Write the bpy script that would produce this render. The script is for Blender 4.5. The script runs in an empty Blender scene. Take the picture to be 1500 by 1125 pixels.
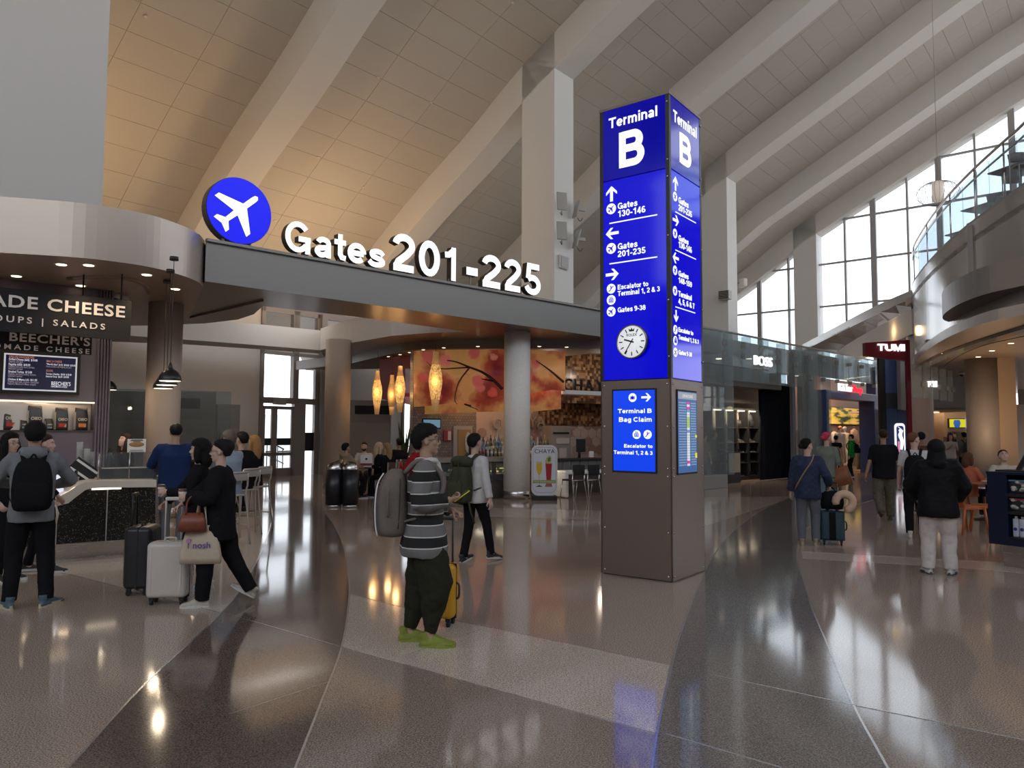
import bpy, math, random
from math import sin, cos, pi, radians, sqrt, atan2, floor as ifloor
from mathutils import Vector, Matrix, noise
random.seed(7)
SC = bpy.context.scene
COL = SC.collection
# ------------------------------------------------------------------ camera
FPX, PITCH, ROLL, CAMH = 1100.0, 0.0635, 0.005, 1.68
cam_data = bpy.data.cameras.new('camera'); cam = bpy.data.objects.new('camera', cam_data); COL.objects.link(cam)
cam_data.sensor_width = 36; cam_data.lens = FPX / 1500 * 36; cam_data.clip_start = .05; cam_data.clip_end = 1000
cr, sr, cp, sp = cos(ROLL), sin(ROLL), cos(PITCH), sin(PITCH)
_r = Vector((cr, -sr * sp, sr * cp)); _u = Vector((-sr, -cr * sp, cr * cp)); _f = Vector((0, cp, sp))
cam.matrix_world = Matrix(((_r.x, _u.x, -_f.x, 0), (_r.y, _u.y, -_f.y, 0), (_r.z, _u.z, -_f.z, CAMH), (0, 0, 0, 1)))
SC.camera = cam
# ------------------------------------------------------------------ sky and exposure
SC.view_settings.view_transform = 'Standard'; SC.view_settings.look = 'None'
SC.view_settings.gamma = 1; SC.view_settings.use_curve_mapping = False
SC.view_settings.exposure = 0.0
world = bpy.data.worlds.new('world'); SC.world = world; world.use_nodes = True
wt = world.node_tree; wt.nodes.clear()
wo = wt.nodes.new('ShaderNodeOutputWorld'); wb = wt.nodes.new('ShaderNodeBackground')
tc = wt.nodes.new('ShaderNodeTexCoord'); sx = wt.nodes.new('ShaderNodeSeparateXYZ'); rp = wt.nodes.new('ShaderNodeValToRGB')
wt.links.new(tc.outputs['Generated'], sx.inputs[0]); wt.links.new(sx.outputs['Z'], rp.inputs[0])
rp.color_ramp.elements[0].position = 0.0; rp.color_ramp.elements[0].color = (.96, .96, .98, 1)
rp.color_ramp.elements[1].position = .7; rp.color_ramp.elements[1].color = (.74, .86, 1, 1)
wt.links.new(rp.outputs[0], wb.inputs[0]); wb.inputs[1].default_value = SKY = 2.7
wt.links.new(wb.outputs[0], wo.inputs[0])
SC.cycles.max_bounces = 7; SC.cycles.diffuse_bounces = 4; SC.cycles.glossy_bounces = 3
SC.cycles.transmission_bounces = 5; SC.cycles.transparent_max_bounces = 10
SC.cycles.caustics_reflective = False; SC.cycles.caustics_refractive = False
SC.cycles.sample_clamp_indirect = 4

def lamp(kind, name, loc, power, color=(1, 1, 1), aim=None, size=.3, size_y=None, spot=1.2, blend=.6):
    d = bpy.data.lights.new(name, kind); d.energy = power; d.color = color
    if kind == 'AREA':
        d.size = size
        if size_y: d.shape = 'RECTANGLE'; d.size_y = size_y
    elif kind == 'SPOT': d.spot_size = spot; d.spot_blend = blend; d.shadow_soft_size = size
    else: d.shadow_soft_size = size
    o = bpy.data.objects.new(name, d); COL.objects.link(o); o.location = loc
    if aim is not None: o.rotation_euler = (Vector(aim) - Vector(loc)).to_track_quat('-Z', 'Y').to_euler()
    return o

# ------------------------------------------------------------------ survey helpers: photograph pixel -> point in the place
def ray(u, v):
    a, b = u - 750, v - 562.5
    return (_r * a - _u * b) / FPX + _f
def at(u, v, z=0.0):                      # on the horizontal plane z
    r = ray(u, v); return Vector((0, 0, CAMH)) + r * ((z - CAMH) / r.z)
def pt(u, v, Y):                          # at depth Y
    r = ray(u, v); return Vector((0, 0, CAMH)) + r * (Y / r.y)
class Frame:                              # a vertical working plane: origin, heading
    def __init__(s, x, y, rz):
        s.o = Vector((x, y, 0)); s.rz = rz; s.X = Vector((cos(rz), sin(rz), 0)); s.Y = Vector((-sin(rz), cos(rz), 0))
    def hit(s, u, v, Y=0.0):              # local X and Z where the sight line meets local y=Y
        r = ray(u, v); c = Vector((0, 0, CAMH)); t = (Y - (c - s.o).dot(s.Y)) / r.dot(s.Y); p = c + r * t
        return (p - s.o).dot(s.X), p.z
    def hitx(s, u, v, X):
        r = ray(u, v); c = Vector((0, 0, CAMH)); t = (X - (c - s.o).dot(s.X)) / r.dot(s.X); p = c + r * t
        return (p - s.o).dot(s.Y), p.z
    def loc(s, p):
        d = Vector((p[0], p[1], 0)) - s.o; return d.dot(s.X), d.dot(s.Y)
    def w(s, x, y, z=0.0): return s.o + s.X * x + s.Y * y + Vector((0, 0, z))

# ------------------------------------------------------------------ materials
MATS = {}
def mat(name, color, rough=.5, metal=0.0, emit=0.0, ecol=None, spec=.5, noise_amt=0.0, nscale=8.0, bump=0.0, bscale=60.0, aniso=0.0, coat=0.0, sheen=0.0):
    if name in MATS: return MATS[name]
    m = bpy.data.materials.new(name); m.use_nodes = True; nt = m.node_tree; b = nt.nodes['Principled BSDF']
    b.inputs['Base Color'].default_value = (*color, 1); b.inputs['Roughness'].default_value = rough
    b.inputs['Metallic'].default_value = metal; b.inputs['Specular IOR Level'].default_value = spec
    b.inputs['Coat Weight'].default_value = coat
    if sheen: b.inputs['Sheen Weight'].default_value = sheen
    if emit: b.inputs['Emission Strength'].default_value = emit; b.inputs['Emission Color'].default_value = (*(ecol or color), 1)
    t = None
    if noise_amt or bump:
        t = nt.nodes.new('ShaderNodeTexCoord')
    if noise_amt:
        n = nt.nodes.new('ShaderNodeTexNoise'); n.inputs['Scale'].default_value = nscale; n.inputs['Detail'].default_value = 4
        nt.links.new(t.outputs['Object'], n.inputs['Vector'])
        mx = nt.nodes.new('ShaderNodeMix'); mx.data_type = 'RGBA'
        mx.inputs[6].default_value = (*[c * (1 - noise_amt) for c in color], 1); mx.inputs[7].default_value = (*[min(1, c * (1 + noise_amt)) for c in color], 1)
        nt.links.new(n.outputs['Fac'], mx.inputs[0]); nt.links.new(mx.outputs[2], b.inputs['Base Color'])
    if bump:
        n = nt.nodes.new('ShaderNodeTexNoise'); n.inputs['Scale'].default_value = bscale; n.inputs['Detail'].default_value = 3
        nt.links.new(t.outputs['Object'], n.inputs['Vector'])
        bp = nt.nodes.new('ShaderNodeBump'); bp.inputs['Strength'].default_value = bump; bp.inputs['Distance'].default_value = .01
        nt.links.new(n.outputs['Fac'], bp.inputs['Height']); nt.links.new(bp.outputs[0], b.inputs['Normal'])
    MATS[name] = m; return m
def fabric(name, c, r=.85): return mat(name, c, r, noise_amt=.12, nscale=30, bump=.25, bscale=350, spec=.05)
def glow(name, c, s=1.0):
    return mat(name, tuple(x * .6 for x in c), .4, emit=s, ecol=c)
def glassmat(name, tint=(.96, .98, .99), opacity=.04, rough=.02):
    if name in MATS: return MATS[name]
    m = bpy.data.materials.new(name); m.use_nodes = True; nt = m.node_tree; nt.nodes.clear()
    o = nt.nodes.new('ShaderNodeOutputMaterial'); tr = nt.nodes.new('ShaderNodeBsdfTransparent'); gl = nt.nodes.new('ShaderNodeBsdfGlossy')
    df = nt.nodes.new('ShaderNodeBsdfDiffuse'); lw = nt.nodes.new('ShaderNodeLayerWeight'); pw = nt.nodes.new('ShaderNodeMath'); pw.operation = 'POWER'; pw.inputs[1].default_value = 4; fr = nt.nodes.new('ShaderNodeMath'); fr.operation = 'MULTIPLY_ADD'; fr.inputs[1].default_value = .45; fr.inputs[2].default_value = .025; lw.inputs[0].default_value = .5; m1 = nt.nodes.new('ShaderNodeMixShader'); m2 = nt.nodes.new('ShaderNodeMixShader')
    tr.inputs[0].default_value = (*tint, 1); gl.inputs['Roughness'].default_value = rough; df.inputs[0].default_value = (.75, .8, .82, 1)
    nt.links.new(lw.outputs['Facing'], pw.inputs[0]); nt.links.new(pw.outputs[0], fr.inputs[0]); m1.inputs[0].default_value = opacity
    nt.links.new(tr.outputs[0], m1.inputs[1]); nt.links.new(df.outputs[0], m1.inputs[2])
    nt.links.new(fr.outputs[0], m2.inputs[0]); nt.links.new(m1.outputs[0], m2.inputs[1]); nt.links.new(gl.outputs[0], m2.inputs[2])
    nt.links.new(m2.outputs[0], o.inputs[0]); MATS[name] = m; return m
def terrazzo(name, c):
    m = mat(name, c, .12, spec=.5); nt = m.node_tree; b = nt.nodes['Principled BSDF']
    t = nt.nodes.new('ShaderNodeTexCoord'); n = nt.nodes.new('ShaderNodeTexNoise'); n.inputs['Scale'].default_value = 110; n.inputs['Detail'].default_value = 2
    v = nt.nodes.new('ShaderNodeTexVoronoi'); v.inputs['Scale'].default_value = 55
    nt.links.new(t.outputs['Object'], n.inputs[0]); nt.links.new(t.outputs['Object'], v.inputs[0])
    r1 = nt.nodes.new('ShaderNodeValToRGB'); r1.color_ramp.elements[0].position = .38; r1.color_ramp.elements[1].position = .62
    r1.color_ramp.elements[0].color = (*[x * .5 for x in c], 1); r1.color_ramp.elements[1].color = (*[min(1, x * 1.35) for x in c], 1)
    nt.links.new(n.outputs['Fac'], r1.inputs[0])
    r2 = nt.nodes.new('ShaderNodeValToRGB'); r2.color_ramp.elements[0].position = .06; r2.color_ramp.elements[1].position = .09
    r2.color_ramp.elements[0].color = (1, 1, 1, 1); r2.color_ramp.elements[1].color = (0, 0, 0, 1)
    nt.links.new(v.outputs['Distance'], r2.inputs[0])
    mx = nt.nodes.new('ShaderNodeMix'); mx.data_type = 'RGBA'; nt.links.new(r2.outputs[0], mx.inputs[0]); nt.links.new(r1.outputs[0], mx.inputs[6])
    mx.inputs[7].default_value = (.55, .52, .48, 1); nt.links.new(mx.outputs[2], b.inputs['Base Color'])
    n2 = nt.nodes.new('ShaderNodeTexNoise'); n2.inputs['Scale'].default_value = .8; n2.inputs['Detail'].default_value = 4; nt.links.new(t.outputs['Object'], n2.inputs[0])
    mr = nt.nodes.new('ShaderNodeMapRange'); mr.inputs[3].default_value = .045; mr.inputs[4].default_value = .12
    nt.links.new(n2.outputs['Fac'], mr.inputs[0]); nt.links.new(mr.outputs[0], b.inputs['Roughness'])
    return m
def brushed(name, c, rough=.35, metal=.9, horizontal=True):
    m = mat(name, c, rough, metal); nt = m.node_tree; b = nt.nodes['Principled BSDF']
    t = nt.nodes.new('ShaderNodeTexCoord'); mp = nt.nodes.new('ShaderNodeMapping'); mp.inputs['Scale'].default_value = (1.2, 1.2, 40) if horizontal else (40, 40, 1)
    n = nt.nodes.new('ShaderNodeTexNoise'); n.inputs['Scale'].default_value = 3; n.inputs['Detail'].default_value = 5
    nt.links.new(t.outputs['Object'], mp.inputs[0]); nt.links.new(mp.outputs[0], n.inputs[0])
    mr = nt.nodes.new('ShaderNodeMapRange'); mr.inputs[3].default_value = rough * .8; mr.inputs[4].default_value = rough * 1.25
    nt.links.new(n.outputs['Fac'], mr.inputs[0]); nt.links.new(mr.outputs[0], b.inputs['Roughness']); return m

# ------------------------------------------------------------------ mesh builder
class MB:
    def __init__(s): s.v = []; s.f = []; s.sm = []; s.mi = []; s.cur = 0
    def add(s, vs, fs, smooth=False, M=None):
        n = len(s.v)
        s.v += [(M @ Vector(p))[:] if M is not None else tuple(p) for p in vs]
        for f in fs: s.f.append(tuple(i + n for i in f)); s.sm.append(smooth); s.mi.append(s.cur)
        return s
    def box(s, x0, x1, y0, y1, z0, z1, M=None):
        vs = [(x, y, z) for z in (z0, z1) for y in (y0, y1) for x in (x0, x1)]
        return s.add(vs, [(0, 2, 3, 1), (4, 5, 7, 6), (0, 1, 5, 4), (2, 6, 7, 3), (0, 4, 6, 2), (1, 3, 7, 5)], False, M)
    def rbox(s, x0, x1, y0, y1, z0, z1, r, M=None, n=3):          # rounded in plan (x,z) or all round via superellipsoid grid
        cx, cy, cz = (x0 + x1) / 2, (y0 + y1) / 2, (z0 + z1) / 2
        hx, hy, hz = (x1 - x0) / 2, (y1 - y0) / 2, (z1 - z0) / 2; r = min(r, hx, hy, hz)
        vs = []; fs = []; N = 4 * n; prof = []
        for j in range(n + 1): a = -pi / 2 + j / n * pi / 2; prof.append((cos(a), -hz + r + r * sin(a)))
        for j in range(n + 1): a = j / n * pi / 2; prof.append((cos(a), hz - r + r * sin(a)))
        for cc, z in prof:
            for q, (qx, qy) in enumerate(((1, 1), (-1, 1), (-1, -1), (1, -1))):
                for i in range(n):
                    a = q * pi / 2 + i / (n - 1) * pi / 2 if n > 1 else q * pi / 2 + pi / 4
                    vs.append((cx + qx * (hx - r) + r * cc * cos(a), cy + qy * (hy - r) + r * cc * sin(a), cz + z))
        K = len(prof)
        for j in range(K - 1):
            for i in range(N): fs.append((j * N + i, j * N + (i + 1) % N, (j + 1) * N + (i + 1) % N, (j + 1) * N + i))
        fs.append(tuple(range(N - 1, -1, -1))); fs.append(tuple(range((K - 1) * N, K * N)))
        return s.add(vs, fs, True, M)
    def prism(s, pts, z0, z1, M=None):
        n = len(pts); vs = [(p[0], p[1], z0) for p in pts] + [(p[0], p[1], z1) for p in pts]
        a = sum(pts[i][0] * pts[(i + 1) % n][1] - pts[(i + 1) % n][0] * pts[i][1] for i in range(n))
        fs = [tuple(range(n - 1, -1, -1)), tuple(range(n, 2 * n))] + [(i, (i + 1) % n, (i + 1) % n + n, i + n) for i in range(n)]
        if a < 0: fs = [tuple(reversed(f)) for f in fs]
        return s.add(vs, fs, False, M)
    def prismv(s, pts, y0, y1, M=None):                           # outline given in (x, z)
        return s.prism([(p[0], p[1]) for p in pts], -y1, -y0, (M if M is not None else Matrix.Identity(4)) @ RX(pi / 2))
    def lathe(s, prof, n=16, M=None, c=(0, 0)):
        vs = [(c[0] + r * cos(2 * pi * i / n), c[1] + r * sin(2 * pi * i / n), z) for r, z in prof for i in range(n)]
        fs = [(j * n + i, j * n + (i + 1) % n, (j + 1) * n + (i + 1) % n, (j + 1) * n + i) for j in range(len(prof) - 1) for i in range(n)]
        fs += [tuple(range(n - 1, -1, -1)), tuple(range((len(prof) - 1) * n, len(prof) * n))]
        return s.add(vs, fs, True, M)
    def cyl(s, x, y, z0, z1, r, n=16, M=None, r2=None):
        s.lathe([(r, z0), (r if r2 is None else r2, z1)], n, M, (x, y)); s.sm[-1] = s.sm[-2] = False; return s
    def ell(s, c, r, M=None, n=12, m=8):
        vs = [(c[0], c[1], c[2] - r[2])]; fs = []
        for j in range(1, m):
            a = -pi / 2 + pi * j / m
            for i in range(n): b = 2 * pi * i / n; vs.append((c[0] + r[0] * cos(a) * cos(b), c[1] + r[1] * cos(a) * sin(b), c[2] + r[2] * sin(a)))
        vs.append((c[0], c[1], c[2] + r[2])); L = len(vs) - 1
        for i in range(n): fs.append((0, 1 + (i + 1) % n, 1 + i)); fs.append((L, L - n + i, L - n + (i + 1) % n))
        for j in range(m - 2):
            for i in range(n): o = 1 + j * n; fs.append((o + i, o + (i + 1) % n, o + n + (i + 1) % n, o + n + i))
        return s.add(vs, fs, True, M)
    def tube(s, pts, r, n=8, M=None, sub=0, closed=False, caps=True):
        P = [Vector(p) for p in pts]; R = list(r) if isinstance(r, (list, tuple)) else [r] * len(P)
        if sub and len(P) > 2:
            Q = []; RR = []
            for i in range(len(P) - 1):
                a, b = P[i], P[i + 1]; p0 = P[i - 1] if i else a * 2 - b; p3 = P[i + 2] if i + 2 < len(P) else b * 2 - a
                for k in range(sub):
                    t = k / sub; Q.append(.5 * (2 * a + (b - p0) * t + (2 * p0 - 5 * a + 4 * b - p3) * t * t + (3 * a - p0 - 3 * b + p3) * t ** 3)); RR.append(R[i] + (R[i + 1] - R[i]) * t)
            Q.append(P[-1]); RR.append(R[-1]); P, R = Q, RR
        vs = []; fs = []; up = None; K = len(P)
        for i, p in enumerate(P):
            if closed: t = (P[(i + 1) % K] - P[i - 1])
            else: t = P[min(i + 1, K - 1)] - P[max(i - 1, 0)]
            t = t.normalized() if t.length > 1e-9 else Vector((0, 0, 1))
            if up is None: up = Vector((0, 0, 1)) if abs(t.z) < .9 else Vector((0, 1, 0))
            a = (up - t * up.dot(t)).normalized(); up = a; b = t.cross(a)
            for k in range(n): th = 2 * pi * k / n; vs.append(p + (a * cos(th) + b * sin(th)) * R[i])
        for i in range(K if closed else K - 1):
            for k in range(n): o, o2 = i * n, ((i + 1) % K) * n; fs.append((o + k, o + (k + 1) % n, o2 + (k + 1) % n, o2 + k))
        if not closed and caps: fs.append(tuple(range(n - 1, -1, -1))); fs.append(tuple(range((K - 1) * n, K * n)))
        return s.add(vs, fs, True, M)
    def loft(s, rings, n=20, M=None, power=2.4):                   # rings: (x, y, z, half width, half depth)
        vs = []
        for (x, y, z, a, b) in rings:
            for i in range(n):
                t = 2 * pi * i / n; c, q = cos(t), sin(t)
                vs.append((x + a * math.copysign(abs(c) ** (2 / power), c), y + b * math.copysign(abs(q) ** (2 / power), q), z))
        fs = [(j * n + i, j * n + (i + 1) % n, (j + 1) * n + (i + 1) % n, (j + 1) * n + i) for j in range(len(rings) - 1) for i in range(n)]
        fs += [tuple(range(n - 1, -1, -1)), tuple(range((len(rings) - 1) * n, len(rings) * n))]
        return s.add(vs, fs, True, M)
    def mesh(s, name, m):
        me = bpy.data.meshes.new(name); me.from_pydata([tuple(p) for p in s.v], [], s.f)
        me.polygons.foreach_set('use_smooth', s.sm)
        for x in (m if isinstance(m, (list, tuple)) else [m]): me.materials.append(x)
        if any(s.mi): me.polygons.foreach_set('material_index', s.mi)
        me.update(); return me
    def build(s, name, m, parent=None, bevel=0.0, **kw):
        o = bpy.data.objects.new(name, s.mesh(name, m)); COL.objects.link(o)
        if parent is not None: o.parent = parent
        if bevel:
            b = o.modifiers.new('bevel', 'BEVEL'); b.width = bevel; b.segments = 2; b.limit_method = 'ANGLE'
        tag(o, **kw); return o
def tag(o, label=None, cat=None, group=None, kind=None):
    if label: o['label'] = label
    if cat: o['category'] = cat
    if group: o['group'] = group
    if kind: o['kind'] = kind
    return o
def ordn(n): return '%d%s' % (n, 'th' if 10 < n % 100 < 14 else {1: 'st', 2: 'nd', 3: 'rd'}.get(n % 10, 'th'))
def thing(name, label, cat, loc=(0, 0, 0), rz=0.0, group=None):
    o = bpy.data.objects.new(name, None); o.empty_display_size = .1; COL.objects.link(o)
    o.location = loc; o.rotation_euler = (0, 0, rz); return tag(o, label, cat, group)
def inst(name, me, parent=None, loc=(0, 0, 0), rz=0.0, label=None, kind=None):
    o = bpy.data.objects.new(name, me); COL.objects.link(o); o.parent = parent; o.location = loc; o.rotation_euler = (0, 0, rz)
    if label: o['label'] = label
    if kind: o['kind'] = kind
    return o
def clone(root, loc, rz=None, label=None, group=None):
    r = root.copy(); COL.objects.link(r); r.location = loc
    if rz is not None: r.rotation_euler = (0, 0, rz)
    if label: r['label'] = label
    if group: r['group'] = group
    for ch in list(root.children):
        c = ch.copy(); COL.objects.link(c); c.parent = r
        for g in list(ch.children): d = g.copy(); COL.objects.link(d); d.parent = c
    return r
def T(x=0, y=0, z=0): return Matrix.Translation((x, y, z))
def RX(a): return Matrix.Rotation(a, 4, 'X')
def RY(a): return Matrix.Rotation(a, 4, 'Y')
def RZ(a): return Matrix.Rotation(a, 4, 'Z')
def Sc(x, y=None, z=None): return Matrix.Diagonal((x, x if y is None else y, x if z is None else z, 1))
UP = RX(pi / 2)
def text(name, s, size, M, m, parent=None, depth=.002, bold=0.0, align='CENTER', sx=1.0, space=1.0, label=None):
    c = bpy.data.curves.new(name, 'FONT'); c.body = s; c.size = size; c.extrude = depth; c.offset = bold * size; c.align_x = align; c.resolution_u = 3
    c.space_character = space
    c.materials.append(m); o = bpy.data.objects.new(name, c); COL.objects.link(o)
    o.matrix_local = M @ UP @ Sc(sx, 1, 1)
    if parent is not None: o.parent = parent; o.matrix_local = M @ UP @ Sc(sx, 1, 1)
    if label: o['label'] = label
    return o
def disc_outline(cx, cz, r, n=24, r2=None): return [(cx + r * cos(2 * pi * i / n), cz + (r2 or r) * sin(2 * pi * i / n)) for i in range(n)]
def catmull(P, sub=6):
    P = [Vector((p[0], p[1], 0)) for p in P]; Q = []
    for i in range(len(P) - 1):
        a, b = P[i], P[i + 1]; p0 = P[i - 1] if i else a * 2 - b; p3 = P[i + 2] if i + 2 < len(P) else b * 2 - a
        for k in range(sub):
            t = k / sub; Q.append(.5 * (2 * a + (b - p0) * t + (2 * p0 - 5 * a + 4 * b - p3) * t * t + (3 * a - p0 - 3 * b + p3) * t ** 3))
    return Q + [P[-1]]
# ------------------------------------------------------------------ bold grotesque lettering drawn as constant-width strokes
def _arc(cx, cy, rx, ry, a0, a1, n=12): return [(cx + rx * cos(radians(a0 + (a1 - a0) * i / n)), cy + ry * sin(radians(a0 + (a1 - a0) * i / n))) for i in range(n + 1)]
def _cm(P, sub=4): return [(p.x, p.y) for p in catmull(P, sub)]
def _o(cx, cy, rx, ry): return ('o', _arc(cx, cy, rx, ry, 0, 360, 22)[:-1])
GL = {
 'T': (.70, [[(0, .9), (.68, .9)], [(.34, 0), (.34, .9)]]),
 'B': (.76, [[(.1, 0), (.1, 1)], [(.1, .9)] + _arc(.42, .71, .17, .19, 90, -90) + [(.1, .52)], [(.1, .52)] + _arc(.44, .31, .19, .21, 90, -90) + [(.1, .1)]]),
 'G': (.84, [_arc(.42, .5, .32, .4, 38, 325, 22), [(.735, 0), (.735, .53)], [(.44, .45), (.83, .45)]]),
 'E': (.66, [[(.1, 0), (.1, 1)], [(.1, .9), (.62, .9)], [(.1, .51), (.58, .51)], [(.1, .1), (.63, .1)]]),
 'C': (.78, [_arc(.41, .5, .31, .4, 42, 318, 20)]),
 '0': (.60, [_o(.3, .49, .2, .39)]), '1': (.56, [[(.36, 0), (.36, .98)], [(.06, .73), (.2, .745), (.33, .87)]]),
 '2': (.60, [_arc(.29, .69, .2, .2, 175, -30, 12) + [(.36, .45), (.16, .25), (.1, .1)], [(.04, .1), (.54, .1)]]),
 '3': (.60, [_arc(.28, .70, .18, .185, 165, -90), _arc(.28, .30, .21, .205, 90, -165)]),
 '4': (.60, [[(.40, 0), (.40, .98)], [(.40, .92), (.10, .33)], [(.03, .29), (.57, .29)]]),
 '5': (.60, [[(.53, .89), (.17, .89), (.13, .5)], _arc(.29, .32, .22, .22, 135, -165, 14)]),
 '6': (.60, [_o(.3, .3, .2, .205), _arc(.31, .5, .21, .39, 190, 48, 10)]), '7': (.58, [[(.03, .88), (.5, .88)], [(.46, .88), (.3, .5), (.22, 0)]]),
 '8': (.60, [_o(.3, .71, .17, .18), _o(.3, .3, .2, .205)]), '9': (.60, [_o(.3, .68, .2, .205), _arc(.29, .48, .21, .39, 10, -132, 10)]),
 '-': (.38, [[(.04, .36), (.33, .36)]]), ',': (.26, [[(.12, .19), (.12, 0), (.07, -.13)]]), ' ': (.26, []),
 '&': (.74, [_cm([(.68, .03), (.24, .58), (.2, .76), (.32, .89), (.45, .78), (.40, .62), (.14, .38), (.12, .2), (.3, .09), (.5, .17), (.62, .42)])]),
 'M': (.84, [[(.1, 0), (.1, 1)], [(.12, .96), (.42, .12), (.72, .96)], [(.74, 0), (.74, 1)]]), 'U': (.76, [[(.1, 1), (.1, .36)] + _arc(.38, .36, .28, .26, 180, 360) + [(.66, 1)]]), 'I': (.22, [[(.11, 0), (.11, 1)]]),
 'a': (.57, [[(.44, 0), (.44, .5)], _arc(.28, .48, .16, .155, 0, 165), _cm([(.44, .37), (.28, .34), (.12, .28), (.1, .18), (.2, .085), (.34, .12), (.44, .24)])]),
 'c': (.55, [_arc(.30, .365, .2, .27, 42, 318, 16)]), 'e': (.60, [_arc(.3, .365, .205, .27, 0, 318, 18), [(.1, .36), (.5, .36)]]),
 'g': (.60, [_o(.29, .38, .19, .255), [(.49, .73), (.49, -.04)], _arc(.29, -.04, .2, .14, 0, -155, 10)]),
 'i': (.27, [[(.135, 0), (.135, .73)], [(.135, .83), (.135, 1)]]), 'l': (.27, [[(.135, 0), (.135, 1)]]),
 'm': (.88, [[(.1, 0), (.1, .73)], _arc(.265, .47, .165, .165, 180, 0) + [(.43, 0)], _arc(.595, .47, .165, .165, 180, 0) + [(.76, 0)]]),
 'n': (.60, [[(.1, 0), (.1, .73)], _arc(.29, .45, .19, .185, 180, 0) + [(.48, 0)]]), 'o': (.60, [_o(.3, .365, .205, .27)]),
 'r': (.40, [[(.1, 0), (.1, .73)], _arc(.3, .43, .2, .2, 180, 85, 8)]),
 's': (.54, [_cm([(.47, .50), (.40, .61), (.27, .64), (.14, .57), (.16, .44), (.29, .375), (.43, .30), (.45, .17), (.29, .09), (.14, .12), (.06, .23)])]),
 't': (.40, [[(.2, .93), (.2, .22), (.25, .12), (.38, .095)], [(.01, .64), (.38, .64)]]),
}
def stroke(mb, pts, w, y0, y1, M, closed=False):
    P = [Vector((p[0], p[1])) for p in pts]; n = len(P); L = []; R = []
    for i, p in enumerate(P):
        a = P[i - 1] if (i or closed) else None; b = P[(i + 1) % n] if (i < n - 1 or closed) else None
        d0 = (p - a).normalized() if a is not None else None; d1 = (b - p).normalized() if b is not None else None
        d = ((d0 or d1) + (d1 or d0)).normalized(); k = 1 / max(.6, d.dot(d1 or d0)); nn = Vector((-d.y, d.x)) * w / 2 * k; L.append(p + nn); R.append(p - nn)
    vs = []
    for i in range(n): vs += [(L[i].x, y0, L[i].y), (R[i].x, y0, R[i].y), (L[i].x, y1, L[i].y), (R[i].x, y1, R[i].y)]
    fs = []
    for i in range(n if closed else n - 1): o, q_ = 4 * i, 4 * ((i + 1) % n); fs += [(o, o + 1, q_ + 1, q_), (o + 2, q_ + 2, q_ + 3, o + 3), (o, q_, q_ + 2, o + 2), (o + 1, o + 3, q_ + 3, q_ + 1)]
    if not closed: fs += [(0, 2, 3, 1), (4 * n - 4, 4 * n - 3, 4 * n - 1, 4 * n - 2)]
    mb.add(vs, fs, False, M)
def glyphs(mb, s, x0, z0, width, cap, y0, y1, M=None, w=.19, gap=.03):
    tot = sum(GL[c][0] + gap for c in s) - gap; sx = width / tot; x = x0
    for c in s:
        for st in GL[c][1]:
            cl = isinstance(st, tuple); pts = st[1] if cl else st
            stroke(mb, [(x + px * sx, z0 + pz * cap) for px, pz in pts], w * (sx + cap) / 2, y0, y1, M, cl)
        x += (GL[c][0] + gap) * sx
    return mb
# ================================================================== materials of the hall
M_white = mat('painted_plaster', (.66, .64, .6), .7, noise_amt=.02, nscale=2)
M_ceil = mat('acoustic_ceiling_panel', (.50, .47, .42), .75, noise_amt=.03, nscale=1.5)
M_pier = mat('pier_plaster', (.68, .67, .64), .6)
M_wallw = mat('white_wall_paint', (.7, .66, .62), .7)
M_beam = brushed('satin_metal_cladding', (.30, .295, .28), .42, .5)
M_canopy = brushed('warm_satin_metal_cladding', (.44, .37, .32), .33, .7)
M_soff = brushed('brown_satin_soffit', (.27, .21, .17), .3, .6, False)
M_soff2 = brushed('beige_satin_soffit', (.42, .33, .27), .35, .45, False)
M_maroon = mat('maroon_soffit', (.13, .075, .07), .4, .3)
M_steel = brushed('stainless_steel', (.6, .58, .56), .25, 1)
M_dark = mat('black_metal', (.015, .015, .017), .4)
M_black = mat('matt_black', (.008, .008, .009), .6)
M_frame = mat('bronze_window_frame', (.30, .27, .25), .45, .3)
M_mull = mat('grey_mullion', (.36, .35, .34), .5, .2)
M_glass = glassmat('clear_glass')
M_glassb = glassmat('blue_edge_glass', (.80, .88, .95), .1)
M_glassf = glassmat('grey_fin_glass', (.78, .84, .86), .16)
M_colm = mat('mottled_column_cladding', (.80, .78, .73), .5, .0, noise_amt=.25, nscale=45)
M_colb = mat('beige_column_cladding', (.50, .41, .34), .5, .0, noise_amt=.12, nscale=45)
M_warm = glow('warm_downlight', (1, .78, .5), 4.0)
M_trim = mat('white_lamp_trim', (.7, .66, .6), .4)
M_strip = mat('zinc_divider', (.62, .62, .62), .22, .8)
TZ = [terrazzo('terrazzo_tan', (.42, .33, .27)), terrazzo('terrazzo_beige', (.60, .505, .43)), terrazzo('terrazzo_dark', (.155, .122, .105)),
      terrazzo('terrazzo_grey', (.225, .20, .185)), terrazzo('terrazzo_brown', (.31, .245, .20))]
BIN = {}
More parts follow.
